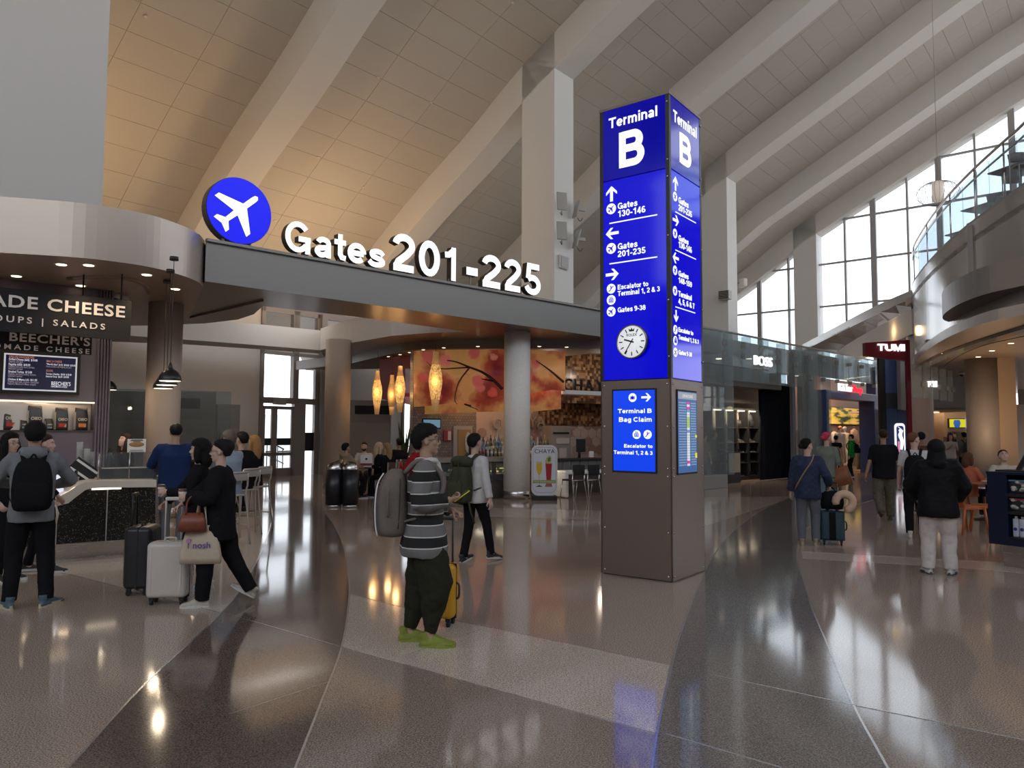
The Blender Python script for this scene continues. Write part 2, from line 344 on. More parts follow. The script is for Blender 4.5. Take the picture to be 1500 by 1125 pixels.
# ================================================================== floor
fl = MB().box(-60, 60, -40, 90, -.3, 0).build('floor', TZ[0], kind='structure')
b1L = catmull([at(40, 1180), at(100, 1125), at(215, 1000), at(325, 897), at(370, 835), at(395, 775), at(398, 745), at(385, 715)], 5)
b1R = catmull([at(415, 1180), at(433, 1125), at(470, 1030), at(500, 950), at(510, 890), at(511, 850), at(503, 800), at(490, 770), at(472, 745)], 5)
b2L = catmull([at(948, 1180), at(955, 1125), at(965, 1060), at(985, 970), at(1003, 910), at(1025, 855), at(1045, 815), at(1075, 778), at(1120, 745), at(1165, 726)], 5)
b2R = catmull([at(1325, 1180), at(1300, 1125), at(1250, 1033), at(1210, 940), at(1185, 880), at(1170, 830), at(1168, 805), at(1180, 775), at(1230, 748), at(1300, 726)], 5)
def panel(pts, m, z=.002, label=None, nm='terrazzo_panel'):
    return MB().prism([(p[0], p[1]) for p in pts], -.02, z).build(nm, m, fl, label=label)
panel(list(b1L) + list(reversed(b1R)), TZ[2], label='dark brown terrazzo band curving past the bar on the left')
panel(list(b2L) + list(reversed(b2R)), TZ[3], label='dark grey terrazzo band curving past the sign pylon on the right')
mid = list(b1R) + list(reversed(b2L))
def q(*p): return [at(u, v) for u, v in p]
panel(q((468, 1030), (500, 948), (750, 1017), (962, 1075), (957, 1110), (950, 1180), (416, 1180), (433, 1125)), TZ[4], .001)
panel(q((500, 948), (510, 870), (670, 910), (750, 926), (980, 975), (966, 1060), (962, 1075), (750, 1017)), TZ[1], .001, 'pale beige terrazzo panel crossing the middle of the floor')
panel(q((560, 752), (900, 762), (1060, 762), (1075, 755), (880, 748), (580, 741)), TZ[1], .001)
panel(q((1035, 770), (1120, 742), (1165, 727), (1000, 729), (900, 741), (900, 765)), TZ[1], .0012)
panel(q((95, 838), (345, 903), (372, 835), (393, 790), (380, 770), (200, 815), (30, 830)), TZ[1], .001, 'pale terrazzo wedge in front of the cheese counter')
panel(q((1310, 726), (1240, 745), (1187, 772), (1175, 800), (1270, 802), (1500, 826), (1900, 860), (1700, 726)), TZ[0], .001)
panel(q((1176, 818), (1440, 834), (1560, 846), (1560, 832), (1440, 822), (1174, 808)), TZ[1], .0015)
panel(q((1250, 1033), (1500, 1085), (1900, 1180), (1560, 1400), (1325, 1180), (1300, 1125)), TZ[4], .001)
def strip(pts, w, nm='divider_strip', z=.004, m=None):
    L = []; R = []
    P = [Vector((p[0], p[1], 0)) for p in pts]
    for i, p in enumerate(P):
        t = (P[min(i + 1, len(P) - 1)] - P[max(i - 1, 0)]).normalized(); n = Vector((-t.y, t.x, 0)) * w / 2; L.append(p + n); R.append(p - n)
    mb = MB()
    for i in range(len(P) - 1): mb.prism([L[i][:2], L[i + 1][:2], R[i + 1][:2], R[i][:2]], -.01, z)
    return mb.build(nm, m or M_strip, fl)
for c in (b1L, b1R, b2L, b2R): strip(c, .014)
for a, w in ((((975, 1075), (1145, 1125)), .008), (((1040, 988), (1250, 1033)), .01), (((1250, 1033), (1500, 1083)), .008), (((345, 903), (500, 948)), .008),
             (((335, 1047), (480, 1000)), .006), (((85, 838), (345, 903)), .006), (((500, 948), (750, 1017), (962, 1075)), .005), (((510, 870), (670, 910), (750, 926), (980, 975)), .005),
             (((1174, 808), (1440, 823)), .005), (((582, 964), (705, 922)), .004)):
    strip(q(*a), w)
# ================================================================== vaulted roof
TH = radians(39.5); S = 6.8; RW = 1.08
U0 = pt(812, 300, 24); U0 = Vector((U0.x, U0.y, 0)); ux = Vector((cos(TH), -sin(TH), 0)); vy = Vector((sin(TH), cos(TH), 0))
HALL = Frame(U0.x, U0.y, -TH)           # local x: across the hall, local y: along it
HM = T(U0.x, U0.y, 0) @ RZ(-TH)
PROF = [(-15, 4.4), (-12, 6.7), (-8.9, 9.2), (-6.5, 10.85), (-4, 12.35), (-1.5, 14.05), (0, 14.85), (1.2, 15.5), (4.3, 17.05), (8.3, 19.1), (10.5, 20.15), (14, 21.5), (18, 22.6), (23, 23.4), (28, 23.5), (33, 22.8)]
def zc(u):
    for i in range(len(PROF) - 1):
        if u <= PROF[i + 1][0]:
            a, b = PROF[i], PROF[i + 1]; t = (u - a[0]) / (b[0] - a[0])
            p0 = PROF[max(i - 1, 0)]; p3 = PROF[min(i + 2, len(PROF) - 1)]
            ma = (b[1] - p0[1]) / (b[0] - p0[0]); mb_ = (p3[1] - a[1]) / (p3[0] - a[0]); h = b[0] - a[0]
            return (2 * t**3 - 3 * t**2 + 1) * a[1] + (t**3 - 2 * t**2 + t) * h * ma + (-2 * t**3 + 3 * t**2) * b[1] + (t**3 - t**2) * h * mb_
    return PROF[-1][1]
def dz(u): return (zc(u + .05) - zc(u - .05)) / .1
US = [-14 + .75 * i for i in range(63)]
SKS = [-38, 3.9 * S + RW]
mb = MB(); vs = []; fs = []
for u in US:
    n = Vector((-dz(u), 1)).normalized()
    for s_ in SKS:
        vs.append((u + n.x * .07, s_, zc(u) + n.y * .07)); vs.append((u + n.x * .4, s_, zc(u) + n.y * .4))
for i in range(len(US) - 1):
    o = 4 * i; fs += [(o, o + 4, o + 6, o + 2), (o + 1, o + 3, o + 7, o + 5), (o, o + 1, o + 5, o + 4), (o + 2, o + 6, o + 7, o + 3)]
fs += [(0, 2, 3, 1), tuple(len(vs) - 4 + k for k in (0, 1, 3, 2))]
ceil = mb.add(vs, fs, False, HM).build('ceiling', mat('ceiling_joint', (.45, .42, .375), .8), kind='structure')
ribks = [-5.2, -4.2, -3.2, -2.12, -1.12, 0, 1, 2, 3, 3.9]
RIBD = lambda u: 1.42 + .03 * max(-u, 0) + .0 * u
for k in ribks:
    vs = []; fs = []; s0 = k * S; s1 = s0 + RW
    for u in US:
        n = Vector((-dz(u), 1)).normalized(); d = 1.08 if u > -9 else 1.08
        a = (u, zc(u) + .05); bpt = (u - n.x * d, zc(u) - n.y * d)
        for s_ in (s0, s1): vs.append((a[0], s_, a[1])); vs.append((bpt[0], s_, bpt[1]))
    for i in range(len(US) - 1):
        o = 4 * i; fs += [(o, o + 1, o + 5, o + 4), (o + 2, o + 6, o + 7, o + 3), (o + 1, o + 3, o + 7, o + 5), (o, o + 4, o + 6, o + 2)]
    fs += [(0, 2, 3, 1), tuple(len(vs) - 4 + j for j in (0, 1, 3, 2))]
    MB().add(vs, fs, False, HM).build('ceiling_rib', M_white, ceil)
def cpanel(mb, u0, u1, s0, s1, g=.005):
    a = Vector((u0, zc(u0))); b = Vector((u1, zc(u1))); t = (b - a).normalized(); n = Vector((-t.y, t.x)); a = a + t * g; b = b - t * g
    P = [a, b, b + n * .05, a + n * .05]
    vs = [(p.x, s0 + g, p.y) for p in P] + [(p.x, s1 - g, p.y) for p in P]
    return mb.add(vs, [(0, 1, 2, 3), (7, 6, 5, 4), (0, 4, 5, 1), (1, 5, 6, 2), (2, 6, 7, 3), (3, 7, 4, 0)], False, HM)
SING = {-2.12: (-12, 2), -1.12: (-12, 5), 0: (-10, 9)}
for bi in range(len(ribks) - 1):
    k = ribks[bi]; s0 = k * S + RW; s1 = ribks[bi + 1] * S; w = (s1 - s0) / 3; rest = MB()
    for c in range(3):
        for i in range(len(US) - 1):
            u0, u1 = US[i], US[i + 1]
            if k in SING and SING[k][0] <= u0 < SING[k][1]:
                cpanel(MB(), u0, u1, s0 + c * w, s0 + (c + 1) * w).build('ceiling_panel', M_ceil, ceil)
            else: cpanel(rest, u0, u1, s0 + c * w, s0 + (c + 1) * w)
    rest.build('ceiling_panels', M_ceil, ceil, kind='stuff')
sm = MB().lathe([(.012, -.03), (.05, -.02), (.055, 0)], 10).mesh('ceiling_sprinkler', M_trim)
for u_, s_ in ((-10, -11.2), (-7.5, -11.2), (-4.5, -11.2), (-1.5, -11.2), (-9, -4.5), (-6.5, -4.5), (-3.5, -4.5), (-.5, -4.5), (3, -4.5), (-7, -2.2), (-3.5, -2.2), (0, -2.2), (2.8, 3), (6, 3), (9.2, 3)):
    w_ = HM @ Vector((u_, s_, zc(u_))); inst('ceiling_sprinkler', sm, ceil, w_)
# piers
def pier(k, nm, u0=-1.36, s1=RW, parent=None):
    z = zc(u0) + .1; mb = MB(); s0 = k * S
    vs = [(u0, s0, -.05), (0, s0, -.05), (0, s0 + s1, -.05), (u0, s0 + s1, -.05), (u0, s0, zc(u0)), (0, s0, zc(0)), (0, s0 + s1, zc(0)), (u0, s0 + s1, zc(u0))]
    mb.add(vs, [(3, 2, 1, 0), (4, 5, 6, 7), (0, 1, 5, 4), (1, 2, 6, 5), (2, 3, 7, 6), (3, 0, 4, 7)], False, HM)
    return mb.build(nm, M_pier, kind='structure')
pB = pier(0, 'trim_1'); pD = pier(2, 'trim_2'); pF = pier(3.9, 'trim_3')
tag(pB, 'tall white pier rising behind the end of the gate numbers sign'); tag(pD, 'tall white pier rising behind the glass shop front'); tag(pF, 'white pier between the small and the large gable windows')
wl = MB(); wl.box(-1.5, 0, -34, -13.8, 0, 20, HM); wl.build('wall_left', mat('left_wall_paint', (.66, .64, .61), .7), kind='structure')
# outer wall with exit
UO = -10.2
OW = Frame(*(HALL.w(UO, 0)[:2]), -TH + pi / 2)     # local x runs along the hall, y is outwards (-ux)
OM = T(OW.o.x, OW.o.y, 0) @ RZ(OW.rz)
# gable window wall
GS = 3.9 * S; GF = Frame(*(HALL.w(0, GS + .55)[:2]), -TH); GM = T(GF.o.x, GF.o.y, 0) @ RZ(-TH)
gw = MB()
top = [(u, zc(u) - .6) for u in [-9 + 1.5 * i for i in range(28)]]
gwin = thing('window_1', None, None, (GF.o.x, GF.o.y, 0), -TH); tag(gwin, 'arched gable window wall under the last rib', kind='structure')
def mull(xpix, ypix, w, nm='mullion'):
    X, _ = GF.hit(xpix, ypix); zt = zc(X) - .3
    MB().box(X - w / 2, X + w / 2, -.12, .12, 0, zt).build(nm, M_mull, gwin); return X
XV = [mull(1113, 460, .26), mull(1156, 440, .1), mull(1281, 400, .30), mull(1239, 400, .1), mull(1330, 330, .1), mull(1376, 300, .3), mull(1428, 230, .1), mull(1482, 200, .3)]
X0 = XV[-1]; st = (XV[5] - XV[2])
for i in range(1, 8): MB().box(X0 + st * i / 2 - (.15 if i % 2 == 0 else .05), X0 + st * i / 2 + (.15 if i % 2 == 0 else .05), -.12, .12, 0, zc(X0 + st * i / 2)).build('mullion', M_mull, gwin)
_, zA = GF.hit(1240, 383); _, zB = GF.hit(1240, 446); dzz = zA - zB
zz = zB - 3 * dzz
while zz < 24:
    MB().box(-9, 33, -.08, .08, zz - .05, zz + .05).build('transom', M_mull, gwin); zz += dzz
xs_ = sorted(XV + [X0 + st * i / 2 for i in range(1, 8)]); xs_ = [xs_[0] - st / 2] + xs_
for i in range(len(xs_) - 1):
    z_ = zB - 3 * dzz
    while z_ < zc(xs_[i + 1]):
        MB().box(xs_[i] + .04, xs_[i + 1] - .04, -.012, .012, z_ + .04, min(z_ + dzz - .04, zc(xs_[i + 1]) + .3)).build('pane', M_glass, gwin); z_ += dzz
MB().box(-12, 34, GS + .3, GS + 1, 0, 3.2, HM).build('wall_gable_base', M_wallw, kind='structure')
wr_ = MB().box(33, 33.4, -38, GS, 0, 15, HM).build('wall_right_light_block', M_wallw, kind='structure')  # unseen wall, added to cut the sky light; open higher up
for i in range(10): MB().box(33, 33.4, -38 + i * 6.8, -36.9 + i * 6.8, 15, 23.2, HM).build('light_block_pier', M_wallw, wr_)
wb_ = MB().box(-14, 33, -38.4, -38, 0, 9, HM).build('wall_rear_light_block', M_wallw, kind='structure')  # unseen, added behind the camera; its height sets how much sky light enters
for i in range(12): MB().box(-14 + i * 4, -13.5 + i * 4, -38.4, -38, 9, max(9.2, zc(-14 + i * 4) + .2), HM).build('mullion', M_mull, wb_)
# ================================================================== canopy ring over the concessions
ZB, ZT = 4.22, 4.91
def poly(pts, z): return [at(u, v, z)[:2] for u, v in pts]
g0 = at(300, 412, ZB); g1 = at(879, 493, ZB); gd = (g1 - g0).normalized(); gn = Vector((-gd.y, gd.x, 0))
if gn.y < 0: gn = -gn
GRZ = atan2(gd.y, gd.x); GA = Frame(g0.x, g0.y, GRZ)     # gates beam frame, local x along the beam
# front beam (fascia + soffit as one piece, hole behind it)
inner = poly([(383, 448), (460, 457), (521, 464), (600, 474.5), (686, 486)], ZB)
beam = [g0[:2], (g0 + gd * 2)[:2], (g0 + gd * 4)[:2], (g0 + gd * 6)[:2], g1[:2], (g1 + gd * 6)[:2], (g1 + gd * 6 + gn * 1.5)[:2]]
ins = list(reversed(inner)); back0 = poly([(278, 465)], 4.22)[0]
b1 = MB(); b1.prism(beam + [(g1 + gn * 1.5)[:2]] + ins + [back0], ZB, ZT)
gb = b1.build('gate_sign_beam', [M_beam], kind='structure')
gb.data.materials.append(M_soff)
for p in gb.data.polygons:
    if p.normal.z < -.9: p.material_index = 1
MB().box(0, (g1 - g0).length + 5, -.06, .04, ZT, ZT + .05).build('coping', M_beam, gb).matrix_world = T(g0.x, g0.y, 0) @ RZ(GRZ)
# left canopy over the cheese counter
CZ = 4.15
edge = catmull([at(-260, 356, CZ), at(-120, 362, CZ), at(0, 370, CZ), at(123, 378, CZ), at(213, 390, CZ), at(262, 402, CZ), at(288, 412, CZ), at(298, 420, CZ)], 6)
backc = catmull([at(278, 465, CZ), at(272, 471, CZ), at(240, 475.5, CZ), at(193, 477, CZ), at(120, 475, CZ), at(0, 474, CZ), at(-300, 470, CZ)], 4)
lc = MB().prism([p[:2] for p in edge] + [p[:2] for p in backc], CZ, 4.95).build('counter_canopy', [M_canopy, M_soff2], kind='structure')
for p in lc.data.polygons:
    if p.normal.z < -.9: p.material_index = 1
# underside curve linking canopy and beam at the back
lk = MB().prism(poly([(278, 465), (263, 474), (300, 472.5), (348, 467), (372, 459), (384, 448), (386, 440)], 4.20), 4.18, 4.9).build('canopy_link', [M_beam, M_soff], lc)
for p in lk.data.polygons:
    if p.normal.z < -.9: p.material_index = 1
# rear beam behind the opening
RBZ = 4.3
rb = MB().prism(poly([(60, 485), (193, 492), (265, 497), (370, 505), (469, 513)], RBZ) + poly([(469, 518), (370, 511), (265, 504), (60, 497)], RBZ), RBZ, 4.95).build('rear_beam', [M_wallw, M_soff2], kind='structure')
# disc over the bar at the back right of the opening
hole_r = poly([(686, 486), (630, 487.5), (573, 492), (510, 503), (469, 513)], ZB)
far = [at(474, 522, ZB)[:2], at(500, 526, ZB)[:2], at(516, 532, ZB)[:2]]
a_ = Vector((*far[-1], 0)); disc = hole_r + [far[0], far[2], (a_ + gn * 3)[:2], (g1 + gd * 6 + gn * 9)[:2], (g1 + gd * 6 + gn * 1.45)[:2], (g1 + gn * 1.45)[:2]]
dk = MB().prism(disc, ZB, ZT).build('bar_canopy', [M_wallw, M_soff], kind='structure')
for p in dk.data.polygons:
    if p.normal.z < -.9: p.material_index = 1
DZ = 3.97
drum = catmull([at(516, 532, DZ), at(545, 525, DZ), at(575, 518, DZ), at(604, 513, DZ), at(660, 510.5, DZ), at(736, 510, DZ), at(810, 510.5, DZ), at(876, 511, DZ), at(930, 512, DZ)], 4)
DR = MB().prism([p[:2] for p in drum] + [(Vector((drum[-1].x, drum[-1].y, 0)) + gn * 9)[:2], (Vector((drum[0].x, drum[0].y, 0)) + gn * 4)[:2]], DZ, 4.3).build('bar_ceiling_drum', [mat('dark_drum_fascia', (.16, .14, .12), .4, .4), mat('bar_soffit', (.20, .15, .11), .6)], dk)
for p in DR.data.polygons:
    if p.normal.z < -.9: p.material_index = 1
# recessed downlights: ring + lens, on the soffits
dring = MB().lathe([(.075, -.006), (.095, -.01), (.1, 0)], 16).mesh('ring', M_trim)
dlens = MB().lathe([(.001, -.014), (.070, -.014), (.072, 0)], 16).mesh('lens', M_warm)
def downlight(u, v, z, label, spot=0, k=1.0, grp='recessed downlights in the canopies'):
    p = at(u, v, z); t = thing('downlight', label, 'ceiling light', (p.x, p.y, z), 0, grp)
    for me, nm in ((dring, 'ring'), (dlens, 'lens')):
        o = inst(nm, me, t); o.scale = (k, k, 1)
    if spot: lamp('SPOT', 'downlight_beam', (p.x, p.y, z - .03), spot, (1, .72, .45), (p.x, p.y, 0), .07, spot=2.0, blend=.8)
for i, (u, v, l) in enumerate([(130, 388, 'round downlight in the counter canopy nearest its edge above the hanging sign'), (215, 402, 'round downlight in the canopy right of the sign rod'),
        (257, 423, 'round downlight in the canopy just above the black pendants'), (24, 404, 'round downlight in the canopy above the left end of the hanging sign'),
        (118, 418, 'round downlight in the canopy behind the hanging sign rod'), (90, 387, 'unlit round fitting in the canopy left of the nearest downlight')]):
    downlight(u, v, CZ, l, 60 if i < 5 else 0)
# curved recess lip on the canopy underside
MB().tube([at(u, v, CZ) for u, v in ((100, 407), (150, 404), (190, 408), (212, 418), (216, 428))], .05, 6, sub=4).build('recess_lip', M_soff, lc)
# columns
def column(cx, cy, r, z1, m, name, label, base=.2):
    c = thing(name, label, 'column', (cx, cy, 0)); tag(c, kind='structure')
    MB().cyl(0, 0, base, z1, r, 40).build('shaft', m, c)
    if base: MB().lathe([(r + .012, 0), (r + .012, base - .01), (r + .002, base)], 40).build('base_band', M_steel, c)
    return c
column(.13, 19.1, .335, ZB, M_colm, 'column', 'grey mottled round column in front of the bar, with a metal foot')
pL = pt(238.5, 600, 14.6); column(pL.x, 14.6, .315, 4.17, M_colb, 'column', 'beige round column behind the cheese counter, beside the black pendants')
pM = pt(493, 600, 21.5); column(pM.x, 21.6, .36, 4.3, M_colb, 'column', 'brown round column behind the two black bins')
# ================================================================== gate number sign on the beam
M_face = glow('white_sign_face', (1, 1, 1), 1.0); M_blueface = glow('blue_sign_face', (.0, .004, .85), 1.0); M_blueface.node_tree.nodes['Principled BSDF'].inputs['Base Color'].default_value = (0, 0, .1, 1)
M_side = mat('sign_return_black', (.02, .02, .02), .4)
gs = thing('gate_sign', 'white letters reading Gates 201-225 standing on the grey beam', 'sign', (g0.x, g0.y, ZT + .05), GRZ)
def gtxt(s, u0, u1, vb0, hgt, nm, bold):
    x0, z0 = GA.hit(u0, vb0, -.0); x1, _ = GA.hit(u1, vb0); return x0, x1, z0
chars = [('G', 414, 452, 372, 328), ('a', 457, 484, 381, 348), ('t', 486, 504, 385, 344), ('e', 505, 534, 390, 357), ('s', 535, 561, 394, 366),
         ('2', 571, 606, 402, 344), ('0', 609, 642, 408, 353), ('1', 646, 669, 413, 363), ('-', 678, 699, 403, 393), ('2', 702, 732, 426, 375), ('2', 735, 761, 430, 381), ('5', 765, 789, 435, 387)]
for ch, u0, u1, vb, vt in chars:
    x0, zb = GA.hit(u0, vb); x1, _ = GA.hit(u1, vb); _, zt = GA.hit((u0 + u1) / 2, vt); _, zb = GA.hit((u0 + u1) / 2, vb + (u1 - u0) * .09)
    if ch == '-': zb, zt = GA.hit(688, 405)[1], GA.hit(688, 392)[1]
    else: zb = max(zb, ZT + .07)
    D = .16; mbl = MB(); capn = {'G': 1, 'a': .73, 't': 1, 'e': .73, 's': .73, '-': 1}.get(ch, .98)
    lo_, hi_ = {'G': (0, .93), 'a': (0, .73), 't': (0, .93), 'e': (0, .73), 's': (0, .73), '-': (.26, .46)}.get(ch, (0, .98))
    cap_ = (zt - zb) / (hi_ - lo_); glyphs(mbl, ch, x0 - .02 * (x1 - x0), zb - ZT - .05 - lo_ * cap_, (x1 - x0) * 1.03, cap_, -D / 2, D / 2, w=.165); me = mbl.mesh('letter', M_side)
    me.materials.clear(); me.materials.append(M_side); me.materials.append(M_face)
    for p in me.polygons: p.material_index = 1 if p.normal.y < -.9 else 0
    o = inst('letter', me, gs, label='illuminated white character %s with black sides' % {'-': 'dash'}.get(ch, ch))
    MB().box(x0 + (x1 - x0) * .5 - .012, x0 + (x1 - x0) * .5 + .012, -.02, .02, 0, zb - ZT).build('post', M_frame, gs)
# round blue aircraft sign
x0, _ = GA.hit(301, 310); x1, _ = GA.hit(399, 310); _, zt = GA.hit(350, 260); _, zb = GA.hit(350, 357)
cxs, czs, rr = (x0 + x1) / 2 - .02, (zt + zb) / 2, (zt - zb) / 2; czs -= ZT + .05
xc0, zc0 = GA.hit(351, 309); cxs = xc0; czs = zc0 - ZT - .05
ds = thing('aircraft_sign', 'round blue illuminated sign with a white aircraft, left of the gate numbers', 'sign', (g0.x, g0.y, ZT + .05), GRZ)
rx_ = (GA.hit(398, 309)[0] - GA.hit(304, 309)[0]) / 2
MB().prismv(disc_outline(cxs, czs, rr, 48), 0, .2).build('drum', M_side, ds)
MB().prismv(disc_outline(cxs, czs, rr * .985, 48), -.012, 0).build('face', M_blueface, ds)
# aircraft outline, unit box, nose to the upper right
def plane_outline():
    half = [(0, 1), (.09, .93), (.11, .8), (.11, .32), (.92, -.22), (.92, -.42), (.11, -.16), (.085, -.62), (.34, -.82), (.34, -.98), (0, -.88)]
    return half + [(-x, y) for x, y in reversed(half[1:-1])]
def plane_mesh(mb, cx, cz, r, ang, y0, y1, M=None):
    P = [(cx + r * (x * cos(ang) - y * sin(ang)), cz + r * (x * sin(ang) + y * cos(ang))) for x, y in plane_outline()]
    return mb.prismv(P, y0, y1, M)
plane_mesh(MB(), cxs - .02, czs, rr * .78, -radians(47), -.022, -.012).build('aircraft_symbol', M_face, ds, label='white aircraft symbol')
for dx in (-rr * .42, rr * .4): MB().box(cxs + dx - .015, cxs + dx + .015, .05, .12, 0, czs - rr * .8).build('post', M_frame, ds)
# ================================================================== sign pylon
PX, PY, PHI, PW = 1.809, 8.523, .644, .917
pc = Vector((PX, PY, 0)) + Vector((-cos(PHI), sin(PHI), 0)) * PW / 2 + Vector((sin(PHI), cos(PHI), 0)) * PW / 2
PF = Frame(pc.x, pc.y, -PHI); H = PW / 2
py = thing('sign_pylon', 'tall square pylon, blue lit Terminal B panels over a brown metal base', 'sign', (pc.x, pc.y, 0), -PHI)
M_bronze = brushed('brown_bronze_panel', (.22, .17, .145), .36, .55)
M_blue = glow('blue_backlit_panel', (.0, .0, .62), .95); M_blued = glow('dark_blue_panel', (.0, .0, .33), .85)
for m_ in (M_blue, M_blued): m_.node_tree.nodes['Principled BSDF'].inputs['Base Color'].default_value = (0, 0, .05, 1); m_.node_tree.nodes['Principled BSDF'].inputs['Roughness'].default_value = .08; m_.node_tree.nodes['Principled BSDF'].inputs['Specular IOR Level'].default_value = .35
M_txt = glow('white_backlit_lettering', (.88, .9, 1), .95)
ZJ, ZM, ZTP = 4.744, 2.297, 5.655
MB().box(-H + .02, H - .02, -H + .02, H - .02, 0, ZTP - .03).build('core', M_dark, py)
for k in range(4):
    R_ = RZ(k * pi / 2)
    MB().box(-H, H, -H, -H + .02, 0.012, ZM - .005, R_).build('metal_panel', M_bronze, py, .003)
    MB().box(-H + .045, H - .045, -H - .002, -H + .02, ZM + .01, ZJ - .008, R_).build('blue_panel', M_blue, py)
    MB().box(-H + .045, H - .045, -H - .002, -H + .02, ZJ + .008, ZTP - .03, R_).build('blue_panel', M_blued, py)
    MB().box(-H - .004, -H + .043, -H - .004, -H + .043, ZM, ZTP - .02, R_).build('corner_post', M_dark, py)
MB().box(-H - .01, H + .01, -H - .01, H + .01, ZTP - .03, ZTP).build('top_cap', M_bronze, py)
bm_ = MB()
for k in range(4):
    R_ = RZ(k * pi / 2)
    for z in (.06, .55, 1.18, 1.27, 1.75, ZM - .06):
        for x in (-H + .05, H - .05): bm_.lathe([(.014, 0), (.012, .006), (.004, .01)], 8, R_ @ T(x, -H, z) @ RX(pi / 2))
    for z in (ZM + .25, 3.2, 3.95, ZJ - .1, ZJ + .1, ZTP - .12):
        bm_.lathe([(.013, 0), (.012, .01), (.004, .014)], 8, R_ @ T(H - .02, -H - .004, z) @ RX(pi / 2))
bm_.build('bolt_head', M_steel, py, kind='stuff')
def arrow_outline(cx, cz, s, ang):
    P = [(0, 1), (.78, .22), (.78, -.14), (.2, .38), (.2, -1), (-.2, -1), (-.2, .38), (-.78, -.14), (-.78, .22)]
    return [(cx + s * (x * cos(ang) - z * sin(ang)), cz + s * (x * sin(ang) + z * cos(ang))) for x, z in P]
def face_items(items, M, hit):
    for it in items:
        kind = it[0]
        if kind == 't':                     # text: string, left px, baseline px, cap top px (all measured on the face), optional right px
            _, s_, u0, vb, vt, u1 = it; X0, Z0 = hit(u0, vb); X1, _z = hit(u1, vb); _x, Z1 = hit(u0, vt); cap_ = (Z1 - Z0) * (1 if len(s_) == 1 or (s_ == 'Terminal' and vt < 180) else .84)
            glyphs(MB(), s_, X0, Z0, X1 - X0, cap_, -H - .006, -H - .002, M, .165 if len(s_) > 1 else .2).build('lettering', M_txt, py)
        elif kind == 'a':
            _, u, v, s_, a = it; X, Z = hit(u, v); MB().prismv(arrow_outline(X, Z, s_, a), -H - .006, -H - .002, M).build('arrow', M_txt, py)
        elif kind == 'i':
            _, u, v, s_, sym = it; X, Z = hit(u, v); MB().prismv(disc_outline(X, Z, s_, 20), -H - .005, -H - .002, M).build('icon_disc', M_txt, py)
            mb = MB(); y0, y1 = -H - .008, -H - .005
            if sym == 'plane': plane_mesh(mb, X, Z, s_ * .72, -radians(45), y0, y1, M)
            elif sym == 'esc':
                mb.prismv([(X - s_ * .6, Z - s_ * .5), (X - s_ * .25, Z - s_ * .5), (X + s_ * .35, Z + s_ * .3), (X + s_ * .6, Z + s_ * .3), (X + s_ * .6, Z + s_ * .45), (X + s_ * .25, Z + s_ * .45), (X - s_ * .35, Z - s_ * .35), (X - s_ * .6, Z - s_ * .35)], y0, y1, M)
                mb.prismv(disc_outline(X - s_ * .05, Z + s_ * .5, s_ * .13, 8), y0, y1, M); mb.prismv([(X - s_ * .12, Z - s_ * .05), (X + s_ * .04, Z + s_ * .1), (X + s_ * .04, Z + s_ * .35), (X - s_ * .12, Z + s_ * .35)], y0, y1, M)
            elif sym == 'lift':
                a, b = s_ * .52, s_ * .4
                for p in ((-a, a, b - .1 * s_, b), (-a, a, -b, -b + .1 * s_), (-a, -a + .1 * s_, -b, b), (a - .1 * s_, a, -b, b)): mb.box(X + p[0], X + p[1], y0, y1, Z - s_ * .12 + p[2], Z - s_ * .12 + p[3], M)
                for dx in (-.25, 0, .25): mb.box(X + s_ * (dx - .07), X + s_ * (dx + .07), y0, y1, Z - s_ * .4, Z + s_ * (.02 if dx else .1), M); mb.prismv(disc_outline(X + s_ * dx, Z + s_ * .14, s_ * .07, 6), y0, y1, M)
                mb.prismv(arrow_outline(X - s_ * .18, Z + s_ * .5, s_ * .2, 0), y0, y1, M); mb.prismv(arrow_outline(X + s_ * .18, Z + s_ * .5, s_ * .2, pi), y0, y1, M)
            elif sym == 'bag':
                mb.box(X - s_ * .35, X + s_ * .35, y0, y1, Z - s_ * .4, Z + s_ * .3, M); mb.box(X - s_ * .55, X - s_ * .42, y0, y1, Z - s_ * .4, Z + s_ * .3, M); mb.box(X + s_ * .42, X + s_ * .55, y0, y1, Z - s_ * .4, Z + s_ * .3, M)
                mb.box(X - s_ * .15, X + s_ * .15, y0, y1, Z + s_ * .38, Z + s_ * .48, M)
            mb.build('icon_symbol', M_blue, py)
        elif kind == 'l':
            _, u0, v0, u1, v1, w = it; X0, Z0 = hit(u0, v0); X1, Z1 = hit(u1, v1); Z = (Z0 + Z1) / 2; MB().box(X0, X1, -H - .005, -H - .002, Z - w, Z + w, M).build('rule', M_txt, py)
fit = []
I4 = Matrix.Identity(4)
hitF = lambda u, v: PF.hit(u, v, -H)
def hitR(u, v): y, z = PF.hitx(u, v, H); return y, z
